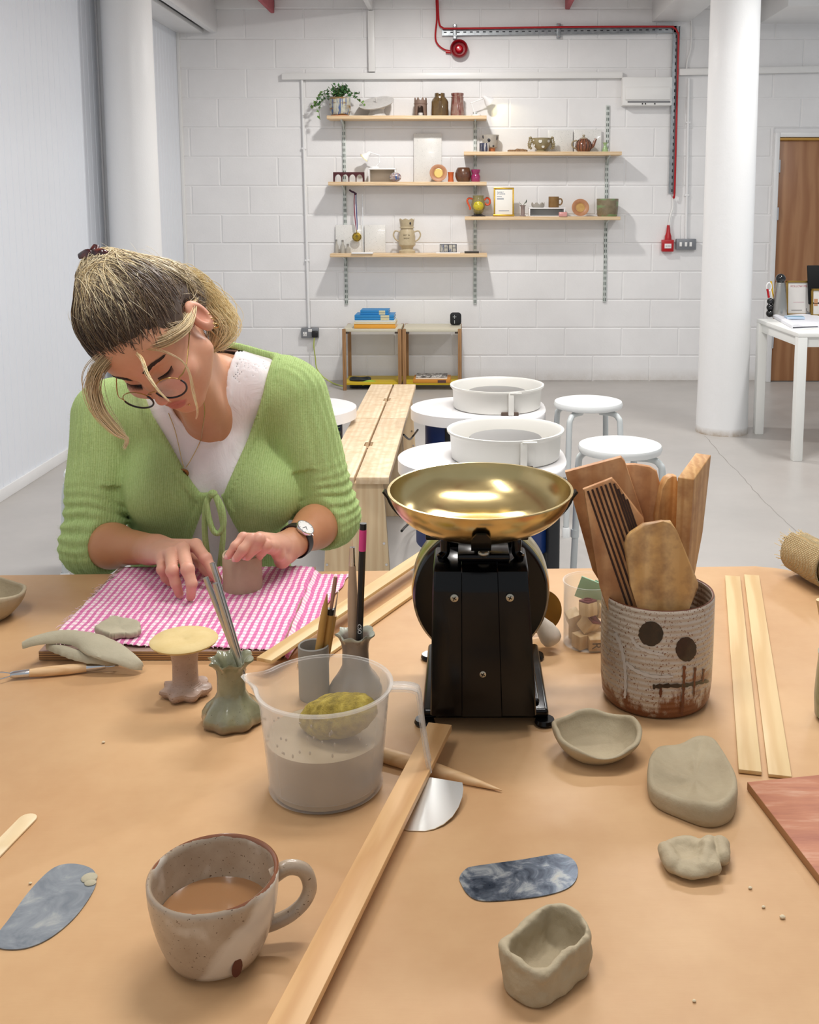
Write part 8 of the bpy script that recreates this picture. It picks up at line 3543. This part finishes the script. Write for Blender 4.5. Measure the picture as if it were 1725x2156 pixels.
# -- loose front locks, given by their course through space (photo pixel, depth)
def lock(name, pts, n, spread, cols, rad, seed, wave=.0012):
    rg = np.random.default_rng(seed)
    St = Strands()
    base = np.array([list(p) for p in smooth_path([at_y(*p) for p in pts], 7)], np.float32)
    m_ = len(base)
    u = np.linspace(0, 1, m_)
    env = np.sin(np.clip(u * 1.1 + .12, 0, 1) * PI) ** .7 * .8 + .2
    for i in range(n):
        o = rg.normal(0, 1, 3) * spread
        ph = rg.random() * 6
        p = base + o[None] * env[:, None] + (wave * np.sin(u * (9 if wave < .002 else 13) + (ph if wave < .002 else ph * .25)))[:, None] * np.array([1, .4, .3])
        c0, c1 = cols
        k = np.clip(u * 1.5 - .1, 0, 1)[:, None]
        c = c0 + (c1 + (PALE - c1) * rg.random() * .7 - c0) * k
        e = m_ - int(rg.random() * m_ * .18)
        St.add(p[:e], c[:e], rad * (.7 + .6 * rg.random()))
    St.build(name, hcap)['kind'] = 'stuff'


yh = float(HO[1])
lock('front_lock', [(262, 712, yh - .0), (236, 745, yh - .03), (206, 778, yh - .04), (196, 815, yh - .03), (210, 862, yh - .02), (246, 905, yh - .01), (268, 925, yh - .005), (261, 945, yh)], 230, .0055, (MIDH, BLON * .92), .00055, 1)
lock('front_sweep', [(226, 704, yh + .0), (270, 706, yh - .02), (320, 700, yh - .018), (365, 684, yh + .0), (398, 652, yh + .04)], 420, .0088, (DARK * 1.4, MIDH), .0005, 7)
lock('side_lock', [(268, 728, yh - .024), (310, 726, yh - .034), (352, 712, yh - .024), (386, 690, yh + .002), (402, 662, yh + .032), (409, 634, yh + .06), (424, 622, yh + .10)], 260, .0042, (MIDH * .9, BLON), .00055, 2)
lock('loose_waves', [(392, 598, yh + .12), (424, 622, yh + .15), (450, 660, yh + .165), (464, 700, yh + .165), (458, 728, yh + .16), (440, 742, yh + .15)], 620, .0125, (BLON * .8, BLON), .0006, 8, .005)
lock('loose_waves', [(372, 580, yh + .14), (410, 604, yh + .17), (446, 640, yh + .19), (470, 682, yh + .19), (476, 716, yh + .185), (462, 738, yh + .18)], 480, .0115, (BLON * .8, BLON), .0006, 9, .006)
lock('forehead_wisp', [(272, 730, yh - .03), (296, 752, yh - .055), (312, 790, yh - .075), (332, 820, yh - .085), (360, 848, yh - .085)], 15, .0011, (BLON, BLON), .00045, 3)
lock('cheek_wisp', [(300, 734, yh - .04), (350, 742, yh - .055), (392, 770, yh - .055), (408, 828, yh - .05), (416, 868, yh - .04), (410, 888, yh - .03)], 8, .0010, (MIDH, BLON), .00035, 4)
# fly-aways round the silhouette
St = Strands()
sel = rg.choice(len(hl), 420)
for i in sel:
    p = hl[i]
    if p[1] < -.03:
        continue
    gN = hgrad(p[None].astype(np.float32))[0]
    t_ = (CROWN - p)
    t_ /= max(np.linalg.norm(t_), 1e-6)
    L = rg.uniform(.02, .05)
    r_ = rg.normal(0, .35, 3)
    pts = np.array([p + (t_ + r_) * L * k + gN * (.006 * math.sin(k * 2.4) + .002) for k in np.linspace(0, 1, 8)], np.float32)
    c0 = MIDH + (PALE - MIDH) * rg.random()
    St.add(HO + HS * (pts @ HR.T), np.tile(c0, (8, 1)), .00026)
St.build('flyaway_hairs', hcap)['kind'] = 'stuff'

# -- claw clip
M_CLIP = NT('tortoiseshell')
n_ = M_CLIP.noise(M_CLIP.co(), 70, 3, .6)
M_CLIP.base(M_CLIP.ramp(n_, [(.38, '#241014'), (.55, '#4a1c20'), (.7, '#7a3a2c')]))
M_CLIP.set(Roughness=.14)
M_CLIP.b.inputs['Coat Weight'].default_value = .7
M_CLIP = M_CLIP.m
cc = Vector([float(a) for a in h2w(CROWN + np.array([0, .006, 0]))])
clip = bpy.data.objects.new('claw_clip', None)
COL.objects.link(clip)
clip.parent = PER
r_ = Vector((1, 0, 0))
cpx = lambda x, y, d=0.0: at_y(x, y, cc.y + d)


def jaw(pts, width, depth, seedy):
    p = smooth_path([cpx(*a) for a in pts], 6)
    mb = MB()
    w_ = [width * (1 - .55 * abs(2 * i / (len(p) - 1) - .85)) for i in range(len(p))]
    mb.tube(p, w_, 12, flat=.42, up=(0, -1, .2))
    return mb


JC_ = cc
# two wings and the hinged body
jaw([(166, 540, -.004), (184, 534, -.01), (200, 544, -.012), (214, 556, -.010)], .0085, .01, 0).build('clip_wing', M_CLIP, clip, world=True)
jaw([(203, 516, .0), (197, 532, -.008), (202, 548, -.012), (210, 560, -.012)], .0095, .01, 1).build('clip_wing', M_CLIP, clip, world=True)
jaw([(193, 534, -.014), (212, 536, -.016), (222, 548, -.014), (218, 562, -.010)], .0115, .01, 2).build('clip_body', M_CLIP, clip, world=True)
mb = MB()
for k in range(5):
    a = cpx(196 + 5 * k, 548 + 3 * k, -.008)
    mb.tube(smooth_path([a, a + Vector((.002, -.004, -.012)), a + Vector((.003, .004, -.022))], 4), [.0022 - .00014 * j for j in range(9)], 7)
mb.build('clip_teeth', M_CLIP, clip, world=True)
# ================================================================== LIGHT
def panel(x, y, z, sx, sy, power, col=(1, .97, .93), label=None):
    t = thing('ceiling_light', label, 'light', (x, y, z))
    MB().box((0, 0, .022), (sx + .03, sy + .03, .03), .004).build('light_housing', M_PAINT, t)
    ld = bpy.data.lights.new('lamp', 'AREA')
    ld.shape = 'RECTANGLE'
    ld.size, ld.size_y = sx, sy
    ld.energy = power
    ld.color = col
    o = bpy.data.objects.new('lamp', ld)
    COL.objects.link(o)
    o.parent = t
    return o


panel(-.21, 6.87, 2.95, .14, .14, 120, (1, .97, .93), 'small square ceiling spotlight panel near the shelved wall')
panel(.15, 3.6, 2.95, 1.2, .16, 190, (1, .99, .97), 'long ceiling light over the pottery wheels')
panel(.35, 1.55, 2.95, 1.2, .2, 85, (1, .98, .95), 'long ceiling light over the far side of the worktable')
panel(-.75, .55, 2.95, .2, 1.2, 50, (1, .98, .95), 'long ceiling light over the near side of the worktable')
panel(2.3, 5.2, 2.95, .2, 1.2, 120, (1, .99, .97), 'long ceiling light over the white desk')

w = bpy.data.worlds.new('world')
SC.world = w
w.use_nodes = True
w.node_tree.nodes['Background'].inputs['Color'].default_value = (.9, .95, 1, 1)
w.node_tree.nodes['Background'].inputs['Strength'].default_value = 1.3
vs = SC.view_settings
vs.view_transform = 'Standard'
vs.look = 'None'
vs.exposure = -1.52
vs.gamma = 1.0
vs.use_curve_mapping = False
SC.cycles.max_bounces = 8
SC.cycles.transparent_max_bounces = 16
